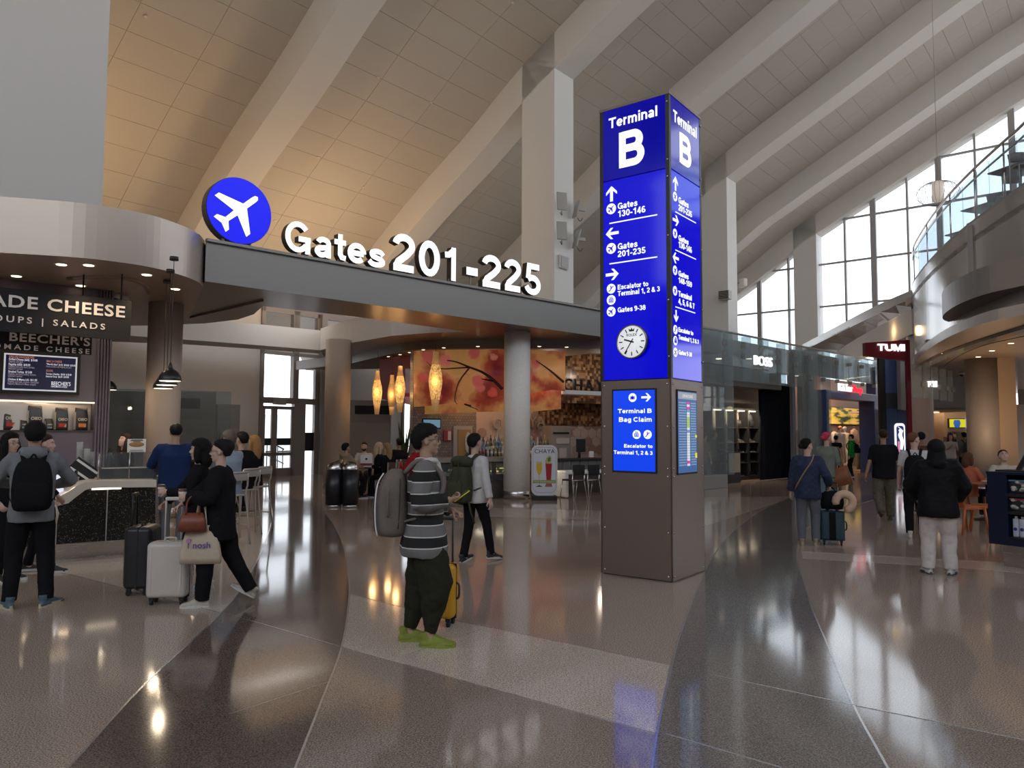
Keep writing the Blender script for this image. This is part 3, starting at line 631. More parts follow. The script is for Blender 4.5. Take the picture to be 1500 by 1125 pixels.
face_items([('t', 'Terminal', 892, 189, 174, 964), ('t', 'B', 907, 247, 195, 946),
    ('a', 896, 284, .095, 0), ('i', 895.5, 306, .066, 'plane'), ('t', 'Gates', 905, 307, 296, 934), ('t', '130-146', 905, 318.5, 307, 946), ('l', 893, 328, 963, 314, .007),
    ('a', 897, 342, .088, pi / 2), ('i', 895.5, 364, .066, 'plane'), ('t', 'Gates', 905, 366, 355, 934), ('t', '201-235', 905, 377, 366, 946), ('l', 893, 387, 963, 376, .007),
    ('a', 897, 402, .088, -pi / 2), ('i', 895.5, 423, .06, 'esc'), ('i', 895.5, 439.5, .06, 'lift'), ('i', 895.5, 456.5, .06, 'plane'),
    ('t', 'Escalator to', 905, 424.5, 416, 950), ('t', 'Terminal 1, 2 & 3', 905, 434, 425, 967), ('t', 'Gates 9-38', 905, 458, 449, 946)], I4, hitF)
RM = RZ(pi / 2)
face_items([('t', 'Terminal', 986, 177, 160, 1020), ('t', 'B', 995, 237, 193, 1013),
    ('a', 989, 269, .085, 0), ('i', 988.5, 288, .056, 'plane'), ('t', 'Gates', 993.5, 297, 286, 1008), ('t', '201-235', 993.5, 308, 297, 1013), ('l', 989, 310, 1019, 327, .006),
    ('a', 989.5, 323, .08, -pi / 2), ('i', 988.5, 342, .056, 'plane'), ('t', 'Gates', 993.5, 352, 342, 1008), ('t', '130-146', 993.5, 362, 351, 1013), ('l', 989, 366, 1019, 380, .006),
    ('a', 989.5, 378, .08, pi / 2), ('i', 988.5, 396, .056, 'plane'), ('t', 'Gates', 993.5, 404, 394, 1008), ('t', '148-159', 993.5, 414, 404, 1013), ('i', 988.5, 426, .056, 'plane'), ('t', 'Terminal', 993.5, 434, 424, 1013), ('t', '4, 5, 6 & 7', 993.5, 445, 435, 1017), ('l', 989, 449, 1018, 459, .006),
    ('a', 990, 463, .07, pi), ('i', 989, 483, .055, 'esc'), ('i', 989, 499, .055, 'lift'), ('i', 989, 516, .055, 'plane'), ('t', 'Escalator to', 993.5, 486, 478, 1015), ('t', 'Terminal 1, 2 & 3', 993.5, 497, 489, 1023), ('t', 'Gates 9-38', 993.5, 519, 511, 1013)], RM, hitR)
# screens
def screen(M, hit, c):
    (a, zt_), (b, zb_) = hit(*c[0]), hit(*c[1])
    t = MB().box(a, b, -H - .012, -H + .01, zb_, zt_, M).build('screen_frame', M_black, py, .003)
    return a, b, zb_, zt_
M_scr = glow('blue_screen_face', (.0, .045, .72), .95)
a, b, z0, z1 = screen(I4, hitF, ((897, 570.5), (963, 694)))
MB().box(a + .02, b - .02, -H - .014, -H - .011, z0 + .02, z1 - .02).build('screen_face', M_scr, py)
face_items([('a', 947.5, 582, .062, -pi / 2), ('i', 927.5, 582.5, .052, 'bag'), ('t', 'Terminal B', 906, 605.5, 598, 956), ('t', 'Bag Claim', 907.5, 618, 610, 956),
    ('i', 933.5, 636.5, .052, 'lift'), ('i', 949.5, 636.5, .052, 'esc'), ('t', 'Escalator to', 915, 655.5, 649.5, 957), ('t', 'Terminal 1, 2 & 3', 900, 665, 658.5, 957)], T(0, -.012, 0), hitF)
a, b, z0, z1 = screen(RM, hitR, ((990.5, 570), (1020.5, 693)))
MB().box(a + .015, b - .015, -H - .014, -H - .011, z0 + .02, z1 - .02, RM).build('departures_screen', glow('departures_blue', (.03, .10, .28), .8), py, label='flight departures screen with rows of text')
cols_ = [glow('dep_white', (.6, .62, .62), .9), glow('dep_magenta', (.6, .02, .35), .9), glow('dep_green', (.35, .5, .1), .9), glow('dep_yellow', (.7, .65, .05), .9), glow('dep_dim', (.16, .26, .42), .9)]
hz = z1 - .05; wd = b - a
MB().box(a + .02, b - .02, -H - .017, -H - .014, hz - .06, hz + .02, RM).build('departures_header', glow('dep_head', (.25, .28, .33), .9), py)
text('lettering', 'DEPARTURES', .05, RM @ T((a + b) / 2, -H - .018, hz - .04), cols_[0], py, .0005)
for r in range(25):
    z = hz - .1 - r * ((hz - .1 - z0 - .08) / 25); seq = 'MWM.WWGGGGW.WWWWWWWWWWWMWM'
    MB().box(a + .03, a + wd * .42, -H - .0165, -H - .014, z - .009, z + .006, RM).build('flight_row', cols_[4], py)
    MB().box(a + wd * .66, b - .04, -H - .0165, -H - .014, z - .009, z + .006, RM).build('flight_row', cols_[4], py)
    cc = {'M': 1, 'W': 0, 'G': 2, '.': 4}[seq[r]]
    MB().box(a + wd * .46, a + wd * .6, -H - .017, -H - .014, z - .015, z + .012, RM).build('flight_status', cols_[cc], py)
    if r in (13, 20, 21): MB().box(b - .07, b - .022, -H - .018, -H - .014, z - .016, z + .014, RM).build('flight_gate', cols_[3], py)
# clock
X, Z = hitF(928, 501); rck = (hitF(928, 476)[1] - hitF(928, 526)[1]) / 2
ck = MB().lathe([(rck * 1.0, 0), (rck * 1.0, .05), (rck * .93, .06), (rck * .93, .035)], 48, T(X, -H - .002, Z) @ RX(pi / 2)).build('clock_case', mat('clock_bezel', (.25, .22, .2), .25, .9), py, label='round clock with a fluted metal bezel')
MB().lathe([(rck * .93, .03), (rck * .93, .046)], 48, T(X, -H, Z) @ RX(pi / 2)).build('clock_dial', glow('clock_dial_white', (.8, .82, .84), .75), ck)
mb = MB()
for i in range(12):
    a_ = i * pi / 6; M = T(X, -H - .05, Z) @ RY(a_)
    if i: mb.box(-.006, .006, 0, .003, rck * .6, rck * .82, M)
mb.prismv([(X - .03, Z + rck * .6), (X + .03, Z + rck * .6), (X + .038, Z + rck * .78), (X + .015, Z + rck * .68), (X, Z + rck * .82), (X - .015, Z + rck * .68), (X - .038, Z + rck * .78)], -H - .051, -H - .047)
mb.build('hour_marks', M_dark, ck)
MB().box(-.009, .009, 0, .003, -.03, rck * .5, T(X, -H - .054, Z) @ RY(radians(-73))).build('hour_hand', M_dark, ck)
MB().box(-.006, .006, 0, .003, -.04, rck * .82, T(X, -H - .058, Z) @ RY(radians(213))).build('minute_hand', M_dark, ck)
text('lettering', 'ROLEX', .045, T(X, -H - .048, Z + rck * .32), M_dark, ck, .0005, .01)
# ================================================================== outer wall with exit, vestibules, outside
def ohit(u, v): return OW.hit(u, v)
def owbox(nm, x0, x1, z0, z1, y0=0, y1=.25, m=None, parent=None, **k):
    o = MB().box(x0, x1, y0, y1, z0, z1, OM if parent is None else None).build(nm, m or M_wallw, parent, **k); return o
XA, XB = ohit(379, 600)[0], ohit(473, 600)[0]; XC, XD = ohit(591, 600)[0], ohit(613, 600)[0]
ZH = ohit(400, 515)[1]; ZC0 = ohit(405, 479)[1]; ZC1 = ohit(405, 452)[1]; ZTR = ohit(400, 586)[1]
wo_ = owbox('wall_outer', -32, XA, 0, 9, kind='structure')
for (a, b, c, d) in ((XB, XC, 0, ZC0), (XD, 30, 0, 9), (XA, XB, ZH, ZC0), (XB, XC, ZC1, 9), (XA, XB, ZC1, 9), (XC, XD, ZC1, 9)):
    MB().box(a, b, 0, .25, c, d, OM).build('wall_section', M_wallw, wo_)
ew = thing('window_2', None, None, (OW.o.x, OW.o.y, 0), OW.rz); tag(ew, 'tall exit window with a double door below, at the end of the passage', kind='structure')
def fb(nm, x0, x1, z0, z1, y0=-.08, y1=.14, m=M_frame, p=ew, **k): return MB().box(x0, x1, y0, y1, z0, z1).build(nm, m, p, **k)
xm0, xm1 = ohit(427, 600)[0], ohit(435, 600)[0]; xr = ohit(460, 600)[0]
fb('frame_post', XA, ohit(384, 600)[0], 0, ZC1); fb('frame_post', xm0, xm1, ZTR, ZC1); fb('frame_post', XB - .25, XB, 0, ZC1, -.2, .3); fb('frame_post', xr, xr + .18, 0, ZH, -.05, .1, M_mull)
fb('frame_rail', XA, XB, ZTR - .12, ZTR + .1); fb('frame_rail', XA, XB, ZH - .1, ZH + .02); fb('frame_rail', XA, XC, ZC0 - .1, ZC0 + .05); fb('frame_rail', XA, XC, ZC1 - .15, ZC1 + .1)
fb('frame_post', XC - .1, XC, 0, ZC1); fb('frame_post', XD, XD + .1, 0, ZC1); fb('frame_rail', XC, XD, 3.2, 3.35); fb('frame_rail', XC, XD, 1.0, 1.05)
for x in (ohit(433, 465)[0], ohit(468, 470)[0]): fb('frame_post', x - .12, x + .12, ZC0, ZC1)
fb('pane', XA, XB, ZTR, ZH, .0, .02, M_glass); fb('pane', XC, XD, 0, ZC1, .0, .02, M_glass); fb('pane', XA, XC, ZC0, ZC1, .0, .02, M_glass)
# double door
xd0, xdm, xd1 = ohit(381, 650)[0], ohit(399, 650)[0], ohit(428, 650)[0]
dd = thing('door_1', None, None, (OW.o.x, OW.o.y, 0), OW.rz); tag(dd, 'glazed double exit door with bronze frames', kind='structure')
ztop = ohit(405, 595)[1]; zbar = ohit(405, 665)[1]
for a, b in ((xd0, xdm), (xdm, xd1)):
    for (p, q_, r_, t_) in ((a, a + .12, 0, ztop), (b - .12, b, 0, ztop), (a, b, 0, .3), (a, b, ztop - .12, ztop), (a, b, zbar - .06, zbar + .06)):
        fb('door_frame', p, q_, r_, t_, -.1, -.03, M_frame, dd)
    fb('door_glass', a + .1, b - .1, .25, ztop - .1, -.07, -.06, M_glass, dd); fb('push_bar', a + .15, b - .15, zbar + .07, zbar + .12, -.16, -.12, M_steel, dd)
    zn = ohit(405, 647)[1]; fb('door_notice', (a + b) / 2 - .3, (a + b) / 2 + .3, zn - .13, zn + .13, -.078, -.072, M_black, dd)
fb('exit_box', xdm - .1, xdm + .35, ztop + .05, ztop + .3, -.3, -.1, M_mull, ew)
fb('side_glass', xd1 + .5, XB - .25, 0, ZTR, .0, .02, M_glass); fb('frame_post', xd1, xd1 + .5, 0, ZTR, -.1, .1)
zn = ohit(450, 647)[1]; xn = ohit(450, 647)[0]; fb('door_notice', xn - .3, xn + .35, zn - .35, zn + .35, -.02, -.01, M_black)
# things seen outside
yard = MB().box(-20, 60, .3, 120, -.25, -.05, OM).build('outdoor_ground', mat('pale_concrete_apron', (.7, .7, .7), .8), kind='structure')
bg = thing('terminal_building', 'pale building with blue window bands seen through the exit doors', 'building', OW.w(-20, 60), OW.rz)
MB().box(-30, 60, 0, 10, 0, 3.7).build('wall', mat('pale_facade', (.8, .8, .8), .8), bg)
wm_ = mat('blue_facade_glass', (.28, .50, .56), .3); pm = MB().box(-.75, .75, -.1, .05, -.5, .5).mesh('window_pane', wm_)
for i in range(18):
    for j in range(3): inst('window_pane', pm, bg, (8 + i * 1.9, 0, .9 + j * 1.1))
rl = thing('stair_railing', 'dark outdoor stair railing behind the glass right of the exit door', 'railing', OW.w(xr - .6, 3), OW.rz)
for i in range(6): MB().tube([(i * .25, 0, 0), (i * .25, 0, 1.5 - i * .12)], .02, 6).build('baluster', M_dark, rl)
MB().tube([(-.2, 0, 1.6), (1.3, 0, .9)], .03, 6).build('handrail', M_dark, rl); MB().tube([(-.2, 0, 1.0), (1.3, 0, .3)], .02, 6).build('handrail', M_dark, rl)
# steel vestibule boxes left of the exit
VF = Frame(*(pt(290, 640, 20.5)[:2]), radians(30))
def vest(frame, u0, u1, v0, Y, depth, label, louver=None, side=None, m=None):
    x0, x1 = frame.hit(u0, v0, Y)[0], frame.hit(u1, v0, Y)[0]; z1 = frame.hit(u0, v0, Y)[1]
    t = thing('service_cabinet', label, 'cabinet', frame.w(x0, Y), frame.rz); w = x1 - x0
    MB().box(0, w, 0, depth, 0, z1).build('body', m or mat('grey_metal_panel', (.30, .29, .275), .5, .1), t)
    n = max(1, round(w / 1.1))
    for i in range(n): MB().box(w * i / n + .02, w * (i + 1) / n - .02, -.02, 0, .05, z1 - .75).build('panel', mat('grey_metal_door', (.36, .345, .33), .45, .1), t)
    if louver:
        a, zt_ = frame.hit(louver[0], louver[1], Y); b, zb_ = frame.hit(louver[2], louver[3], Y)
        MB().box(a - x0, b - x0, -.025, 0, zb_, zt_).build('louver_frame', M_black, t)
        for i in range(6): MB().box(a - x0 + .03, b - x0 - .03, -.045, -.02, zb_ + (zt_ - zb_) * (i + .3) / 6, zb_ + (zt_ - zb_) * (i + .5) / 6).build('slat', M_dark, t)
    return t
vest(VF, 255, 317, 573, 0, 3, 'grey metal cabinet with a dark louver beside the beige column by the pendants', (262, 583, 293, 599))
VF2 = Frame(*(pt(335, 640, 23.5)[:2]), radians(30)); vest(VF2, 319, 352, 592, 0, 2, 'plain grey metal cabinet left of the exit window')
VF3 = Frame(*(pt(545, 640, 25)[:2]), radians(8)); vest(VF3, 503, 573, 586, 0, 2.2, 'grey metal cabinet with a dark louver behind the diners', (520, 594, 570, 607))
VF4 = Frame(*(pt(175, 640, 19)[:2]), radians(25)); vest(VF4, 150, 225, 572, 0, 2, 'grey cabinet with glass seen between the purple wall and the beige column')
MB().box(0, 3.2, 0, .12, 1.0, 2.7, T(*VF4.w(-.6, -.3)) @ RZ(VF4.rz)).build('glass_screen', M_glassf, kind='structure')
wdv = Frame(*(pt(300, 560, 25.5)[:2]), radians(20))
hb = MB(); x0, zt = wdv.hit(266, 508); x1, zb = wdv.hit(281, 560); hb.box(x0, x1, 0, .5, zb, zt + .3).build('hanging_duct_cover', M_mull, None).matrix_world = T(*wdv.w(0, 0)) @ RZ(wdv.rz)
bpy.data.objects['hanging_duct_cover']['kind'] = 'structure'
def snake_plant(u, v, Y, label, h=.9, n=12):
    p = pt(u, v, Y); t = thing('potted_plant', label, 'plant', (p.x, p.y, 0))
    MB().lathe([(.16, 0), (.2, .05), (.22, .75), (.19, .75), (.18, .7)], 16).build('pot', M_dark, t); rnd = random.Random(int(u))
    gm = mat('snake_leaf', (.05, .09, .035), .5)
    for i in range(n):
        a = rnd.random() * 6.28; r = rnd.random() * .1; l = h * (.6 + .5 * rnd.random()); dx, dy = cos(a) * .18, sin(a) * .18
        P = [(r * cos(a), r * sin(a), .7), (r * cos(a) + dx * .4, r * sin(a) + dy * .4, .7 + l * .5), (r * cos(a) + dx, r * sin(a) + dy, .7 + l)]
        MB().tube(P, [.028, .032, .003], 6, sub=3).build('leaf', gm, t)
snake_plant(317, 680, 18.5, 'dark spiky plant behind the seated man in the pale blue shirt', 1.0)
snake_plant(592, 680, 23.5, 'tall leafy plant by the narrow bright window behind the diners', 1.3)
w_ = HALL.w(-6, -6, 5.8); lamp('AREA', 'passage_fill', tuple(w_), 30, (1, .95, .9), tuple(HALL.w(-7.5, -6, 0)), 2.5, 2.5)  # added fill light, hidden by the beam, to brighten the outer wall
# ================================================================== cheese counter (left)
CRZ = radians(36); c0 = at(28, 825); CF = Frame(c0.x, c0.y, CRZ)
M_purp = mat('muted_purple_wall', (.135, .12, .15), .45, .2); M_glit = mat('black_glitter_panel', (.012, .012, .013), .25, .3, spec=.8)
nt = M_glit.node_tree; v_ = nt.nodes.new('ShaderNodeTexVoronoi'); v_.inputs['Scale'].default_value = 120; tt = nt.nodes.new('ShaderNodeTexCoord'); nt.links.new(tt.outputs['Object'], v_.inputs[0])
bp_ = nt.nodes.new('ShaderNodeBump'); bp_.inputs['Strength'].default_value = 1; bp_.inputs['Distance'].default_value = .02; nt.links.new(v_.outputs['Color'], bp_.inputs['Height']); nt.links.new(bp_.outputs[0], nt.nodes['Principled BSDF'].inputs['Normal'])
rr_ = nt.nodes.new('ShaderNodeValToRGB'); rr_.color_ramp.elements[0].position = .80; rr_.color_ramp.elements[1].position = .9; rr_.color_ramp.elements[0].color = (.01, .01, .01, 1); rr_.color_ramp.elements[1].color = (.22, .19, .15, 1)
nt.links.new(v_.outputs['Color'], rr_.inputs[0]); nt.links.new(rr_.outputs[0], nt.nodes['Principled BSDF'].inputs['Base Color'])
M_quartz = mat('beige_quartz_top', (.62, .55, .47), .3)
cnt = thing('cheese_counter', 'long serving counter with black glitter front and pale swooping top at the left', 'counter', (CF.o.x, CF.o.y, 0), CRZ)
XE = CF.hit(228, 760)[0]
lo = [CF.hit(u, v) for u, v in ((-60, 744), (40, 743), (84, 740.6), (99.5, 737), (112, 727), (124, 718), (134, 715), (157, 714), (200, 713.8), (228, 713.5))]
hi = [CF.hit(u, v) for u, v in ((-60, 733), (40, 731), (82, 729), (99.5, 719.5), (112, 711), (124, 706), (139, 704), (157, 703.5), (200, 703), (228, 702.5))]
lo[0] = (lo[0][0] - 1.5, lo[0][1]); hi[0] = (hi[0][0] - 1.5, hi[0][1])
MB().prismv([(x, z) for x, z in lo] + [(XE, .2), (lo[0][0], .2)], 0, .72).build('front_panel', M_glit, cnt)
for u in (83, 156): x = CF.hit(u, 760)[0]; MB().box(x - .006, x + .006, -.006, .01, .2, CF.hit(u, 740 if u < 100 else 714)[1]).build('panel_joint', M_mull, cnt)
MB().prismv(hi + list(reversed(lo)), -.05, .8).build('counter_top', M_quartz, cnt, .006)
MB().box(lo[0][0], XE + .02, .0, .7, 0, .2).build('kick_plate', M_steel, cnt)
xs0, xs1 = CF.hit(134, 714)[0], CF.hit(177, 714)[0]
MB().box(xs0, xs1, -.045, -.02, CF.hit(150, 717)[1], CF.hit(150, 714.5)[1]).build('light_strip', glow('warm_led_strip', (1, .82, .6), 2.5), cnt)
lamp('AREA', 'counter_glow', tuple(CF.w((xs0 + XE) / 2, -.03, .93)), 2, (1, .75, .5), tuple(CF.w((xs0 + XE) / 2, -.5, 0)), 2.2, .04)
# return wing of the counter, along which the diners sit
WF = Frame(*(CF.w(XE - .22, .12)[:2]), radians(108))
cw = thing('bar_wing', 'narrow bar running back from the end of the counter, where people sit', 'counter', (WF.o.x, WF.o.y, 0), WF.rz)
MB().box(.05, 3.4, .12, .5, 0, .93).build('front_panel', M_glit, cw); MB().box(0, 3.5, -.02, .62, .93, .985).build('counter_top', M_quartz, cw, .006)
ctz = hi[-1][1]
# things on the counter
def onc(u, v, Y=.4): x, z = CF.hit(u, v, Y); return x, z
gcase = thing('glass_case', 'low glass sneeze guard with black display tray on the counter', 'display case', CF.w(0, 0), CRZ)
xg0, xg1 = onc(141, 690)[0], onc(228, 690)[0]
for a, b in ((xg0, (xg0 + xg1) / 2), ((xg0 + xg1) / 2, xg1)): MB().box(a + .01, b - .01, .18, .19, ctz, ctz + .36).build('glass_panel', M_glass, gcase)
MB().box(xg0, xg1, .18, .55, ctz + .36, ctz + .37).build('glass_top', M_glass, gcase)
for x in (xg0, (xg0 + xg1) / 2, xg1): MB().cyl(x, .19, ctz, ctz + .37, .008, 8).build('post', M_steel, gcase)
MB().box(xg0 + .05, xg0 + .75, .3, .6, ctz, ctz + .16).build('display_tray', M_dark, gcase); MB().box(xg0 + .05, xg0 + .75, .29, .3, ctz + .15, ctz + .165).build('tray_trim', M_quartz, gcase)
MB().rbox(xg0 + .85, xg0 + 1.5, .3, .6, ctz, ctz + .25, .04).build('till', M_black, gcase)
def paper_stand(nm, lab, cat, frame, u0, u1, v0, v1, Y, tilt=0, lines=(), mback=None, bottom=None, head=None):
    x0, zt_ = frame.hit(u0, v0, Y); x1, zb_ = frame.hit(u1, v1, Y)
    if bottom is not None: zb_ = bottom
    t = thing(nm, lab, cat, frame.w((x0 + x1) / 2, Y, zb_), frame.rz); w, h = (x1 - x0) / 2, zt_ - zb_
    MB().box(-w, w, 0, .012, 0, h, RX(tilt)).build('board', mback or mat('white_card', (.75, .74, .72), .6), t); MB().box(-w * .8, w * .8, -.03, .08, 0, .012).build('foot', M_mull, t)
    for (fx, fz, fw, s_) in lines: MB().box(-w * fw + fx * w, w * fw + fx * w, -.004, 0, h * fz, h * fz + s_, RX(tilt)).build('print_line', mat('grey_print', (.2, .18, .17), .6), t)
    return t
ps = paper_stand('counter_sign', 'white printed notice standing on the glass case', 'sign', CF, 187, 213, 643, 672, .45, 0, [(0, .9, .6, .012), (0, .84, .7, .012), (0, .77, .4, .012), (0, .12, .7, .01)], bottom=ctz + .37)
MB().ell((0, -.004, .11), (.1, .006, .035)).build('printed_sandwich', mat('sandwich_print', (.35, .18, .07), .6), ps)
paper_stand('tablet_display', 'white lit tablet beside the hooded man, on the low counter', 'tablet', CF, 78, 93, 691, 719, .3, 0, (), glow('tablet_glow', (.75, .76, .9), .8), bottom=hi[2][1])
bx = onc(74, 690, .55); t = thing('cardboard_box', 'white box behind the tablet on the counter', 'box', CF.w(bx[0], .55, hi[2][1]), CRZ)
MB().box(-.11, .11, -.08, .1, 0, .38).build('body', mat('white_carton', (.6, .58, .55), .6), t); MB().box(-.113, .113, -.083, -.08, .2, .205).build('seam', M_mull, t)
px_ = onc(99, 690, .45); t = thing('payment_terminal', 'black till screen with white stripes tilted over the counter', 'till', CF.w(px_[0], .45, hi[3][1]), CRZ)
MB().box(-.17, .17, -.015, .015, .18, .42, RY(radians(38))).build('screen_back', M_dark, t); MB().box(-.16, .16, -.022, -.015, .36, .39, RY(radians(38))).build('stripe', mat('white_card', (.75, .74, .72)), t)
MB().box(-.16, .16, -.022, -.015, .23, .26, RY(radians(38))).build('stripe', mat('white_card', (1, 1, 1)), t); MB().cyl(.1, 0, 0, .25, .03, 12).build('stand', M_dark, t)
cupm = MB().lathe([(.028, 0), (.042, .11), (.044, .115), (.040, .115)], 14)
M_cup = glassmat('clear_plastic', (.9, .88, .85), .35); M_paper = mat('paper_cup', (.62, .57, .5), .6)
cup1 = cupm.mesh('cup', M_cup); cup2 = cupm.mesh('cup', M_paper)
for i, (u, nst, me, Y) in enumerate([(115, 11, cup1, .55), (120, 6, cup1, .5), (126, 9, cup1, .5), (132, 8, cup1, .55), (117, 6, cup1, .6), (101, 2, cup2, .42), (106, 2, cup2, .42), (111, 2, cup2, .42)]):
    x = onc(u, 700, Y)[0]; z = max(hi[3][1] + .0, .80 if u < 114 else ctz - .05)
    for k in range(nst):
        c = inst('plastic_cup' if me is cup1 else 'paper_cup', me, None, CF.w(x, Y, z + k * .045)); tag(c, ('clear plastic cup, %s from the bottom in stack %s at the bend of the counter' if me is cup1 else 'short paper cup, %s from the bottom in the %s stack beside the tablet') % (ordn(k + 1), ('one', 'two', 'three', 'four', 'five', 'left', 'middle', 'right')[i]), 'cup', 'stacked cups on the counter')
b_ = onc(161, 670, .7); t = thing('drink_bottle', 'dark flask standing on the counter by the purple wall', 'bottle', CF.w(b_[0], .7, ctz), CRZ)
MB().lathe([(.045, 0), (.05, .02), (.05, .26), (.03, .32), (.03, .36)], 16).build('body', M_dark, t); MB().tube([(-.03, 0, .36), (0, 0, .43), (.03, 0, .36)], .008, 6, sub=3).build('handle', M_dark, t)
# back wall, screens, shelf
BF = Frame(*(pt(160, 600, 13.3)[:2]), radians(42))
def bbox(nm, u0, v0, u1, v1, Y0, Y1, m, parent=None, **k):
    x0, z1 = BF.hit(u0, v0, Y0); x1, z0 = BF.hit(u1, v1, Y0); o = MB().box(x0, x1, Y0, Y1, z0, z1).build(nm, m, parent, **k)
    if parent is None: o.location = BF.o; o.rotation_euler = (0, 0, BF.rz)
    return o
bw = thing('wall_back_counter', None, None, BF.o, BF.rz); tag(bw, 'muted purple wall behind the cheese counter', kind='structure')
xw = BF.hit(138, 600)[0]; zs0, zs1 = BF.hit(60, 630)[1], BF.hit(60, 588)[1]; xs_l, xs_r = -6, BF.hit(138, 610)[0]
MB().box(-6, xw, 0, .25, zs1 + .02, CZ).build('upper_wall', M_purp, bw); MB().box(-6, xw, 0, .25, 0, zs0 - .03).build('lower_wall', M_purp, bw); MB().box(-6, xw, .28, .4, zs0 - .1, zs1 + .1).build('niche_back', mat('niche_taupe', (.14, .11, .105), .5), bw)
for i in range(5): MB().box(xw + i * (-xw / 5) + .008, xw + (i + 1) * (-xw / 5) - .008, -.06, .2, 0, CZ).build('fluted_strip', M_purp, bw, .02)
MB().box(xw, 0, -.02, .3, 0, CZ).build('wall_end', M_purp, bw)
MB().box(-6, xw, -.02, .3, zs0 - .03, zs0).build('shelf_board', mat('dark_shelf', (.04, .035, .035), .4), bw)
MB().box(-6, xw, -.01, .02, zs1 - .015, zs1 + .01).build('light_strip', glow('warm_led_strip_dim', (1, .8, .6), 1.4), bw)
lamp('AREA', 'shelf_light', tuple(BF.w(-1.5, .1, zs1 - .02)), 2, (1, .72, .48), tuple(BF.w(-1.5, .15, 0)), 3, .05)
def bag(u0, u1, v0, v1, lab, colr, word, small=False):
    x0, zt_ = BF.hit(u0, v0, .08); x1, zb_ = BF.hit(u1, v1, .08); w = (x1 - x0) / 2; h = zt_ - zs0
    t = thing('coffee_bag', lab, 'coffee bag', BF.w((x0 + x1) / 2, .1, zs0), BF.rz + .25, 'bags on the lit shelf'); w *= .95
    MB().loft([(0, 0, 0, w, .05), (0, 0, h * .1, w, .055), (0, 0, h * .6, w, .05), (0, 0, h * .85, w * .98, .02), (0, 0, h, w * .97, .008)], 16, power=5).build('pouch', mat('black_foil_pouch', (.03, .027, .025), .3), t)
    MB().box(-w * 1.0, -w * .97, -.035, .04, .01, h * .8).build('side_seam', mat('cream_gusset', (.6, .5, .38), .5), t)
    MB().box(-w * .6, w * .55, -.062, -.05, h * .14, h * .3).build('label_patch', mat('label_' + colr, {'red': (.55, .03, .02), 'orange': (.7, .2, .03), 'blue': (.2, .27, .38)}[colr], .5), t)
    MB().prismv([(w * .2, h * .14), (w * .55, h * .14), (w * .55, h * .3)], -.064, -.061).build('label_corner', mat('cream_gusset', (.6, .5, .38)), t)
    text('lettering', word, h * .17, T(0, -.06, h * .42), mat('cream_print', (.75, .68, .55), .5), t, .002, .02)
bag(3, 25, 593, 629, 'tall black coffee bag with red patch, leftmost on the lit shelf', 'red', 'OIEO'); bag(28, 40, 613, 629, 'small black bag with blue patch between the first two tall coffee bags', 'blue', 'OIEO', True)
bag(40, 62, 594, 629, 'black coffee bag with orange patch, second tall bag on the shelf', 'orange', 'OIEO'); bag(65, 77, 613, 629, 'small black bag with blue patch in the middle of the shelf', 'blue', 'OIEO', True)
bag(80, 100, 597, 629, 'black coffee bag with red patch, third tall bag on the shelf', 'red', 'OIEO'); bag(109, 129, 597, 629, 'black coffee bag with orange patch at the right end of the shelf', 'orange', 'OIEO')
# menu screen
x0, zt_ = BF.hit(1, 512, -.08); x1, zb_ = BF.hit(116, 579, -.08)
ms = thing('menu_screen', 'black menu screen with a thin white border on the purple wall', 'menu screen', BF.w(x0, -.08), BF.rz); W_ = x1 - x0
MB().box(0, W_, 0, .08, zb_, zt_).build('screen_case', M_black, ms); MB().box(.05, W_ - .05, -.004, 0, zb_ + .05, zt_ - .05).build('border', glow('menu_border', (.55, .58, .62), .7), ms)
MB().box(.075, W_ - .075, -.006, -.002, zb_ + .075, zt_ - .075).build('screen_face', glow('menu_face', (.006, .008, .03), .8), ms)
mw, mr, mg = glow('menu_white', (.75, .78, .85), .8), glow('menu_red', (.6, .2, .14), .7), glow('menu_grey', (.35, .3, .36), .7)
h_ = zt_ - zb_
def mt(s_, fx, fz, sz, m): text('lettering', s_, sz, T(W_ * fx, -.008, zb_ + h_ * fz), m, ms, .0008, .003, 'LEFT', .68)
for s_, fx, fz, sz, m in [('GRILLED SANDWICHES', .1, .83, .05, mr), ('Grilled Cheese (625)  $10.00', .1, .77, .05, mw), ('Flagship, Just Jack', .1, .72, .042, mg), ('Flagship (650)  $10.50', .1, .65, .05, mw),
        ('Flagship, Just Jack, basil, tomato,', .1, .6, .042, mg), ("Beecher's spread", .1, .55, .042, mg), ('Smoked Turkey  $12.00', .1, .48, .05, mw), ('Flagship, Just Jack, turkey, tomato,', .1, .43, .042, mg), ('Beecher\'s spread', .1, .38, .042, mg),
        ('Chicken & Mama Lil\'s  $11.50', .1, .3, .05, mw), ('Flagship, Just Jack, chicken, marinated', .1, .25, .042, mg), ('Peppers, Mama Lil\'s Mayo, arugula', .1, .2, .042, mg),
        ('MAC & CHEESE', .56, .77, .05, mr), ('"World\'s Best" (610)  $10.00  $20.00', .56, .7, .042, mw), ('Penne noodles with Flagship, Just Jack', .56, .65, .036, mg), ('SOUPS', .56, .54, .05, mr), ('Tomato Cheddar  $6.00  $10.00', .56, .47, .042, mw), ('Seasonal Soup  $6.00  $10.00', .56, .41, .042, mw),
        ("BEECHER'S", .63, .22, .09, mw), ('HANDMADE CHEESE', .63, .17, .038, mw)]: mt(s_, fx, fz, sz, m)
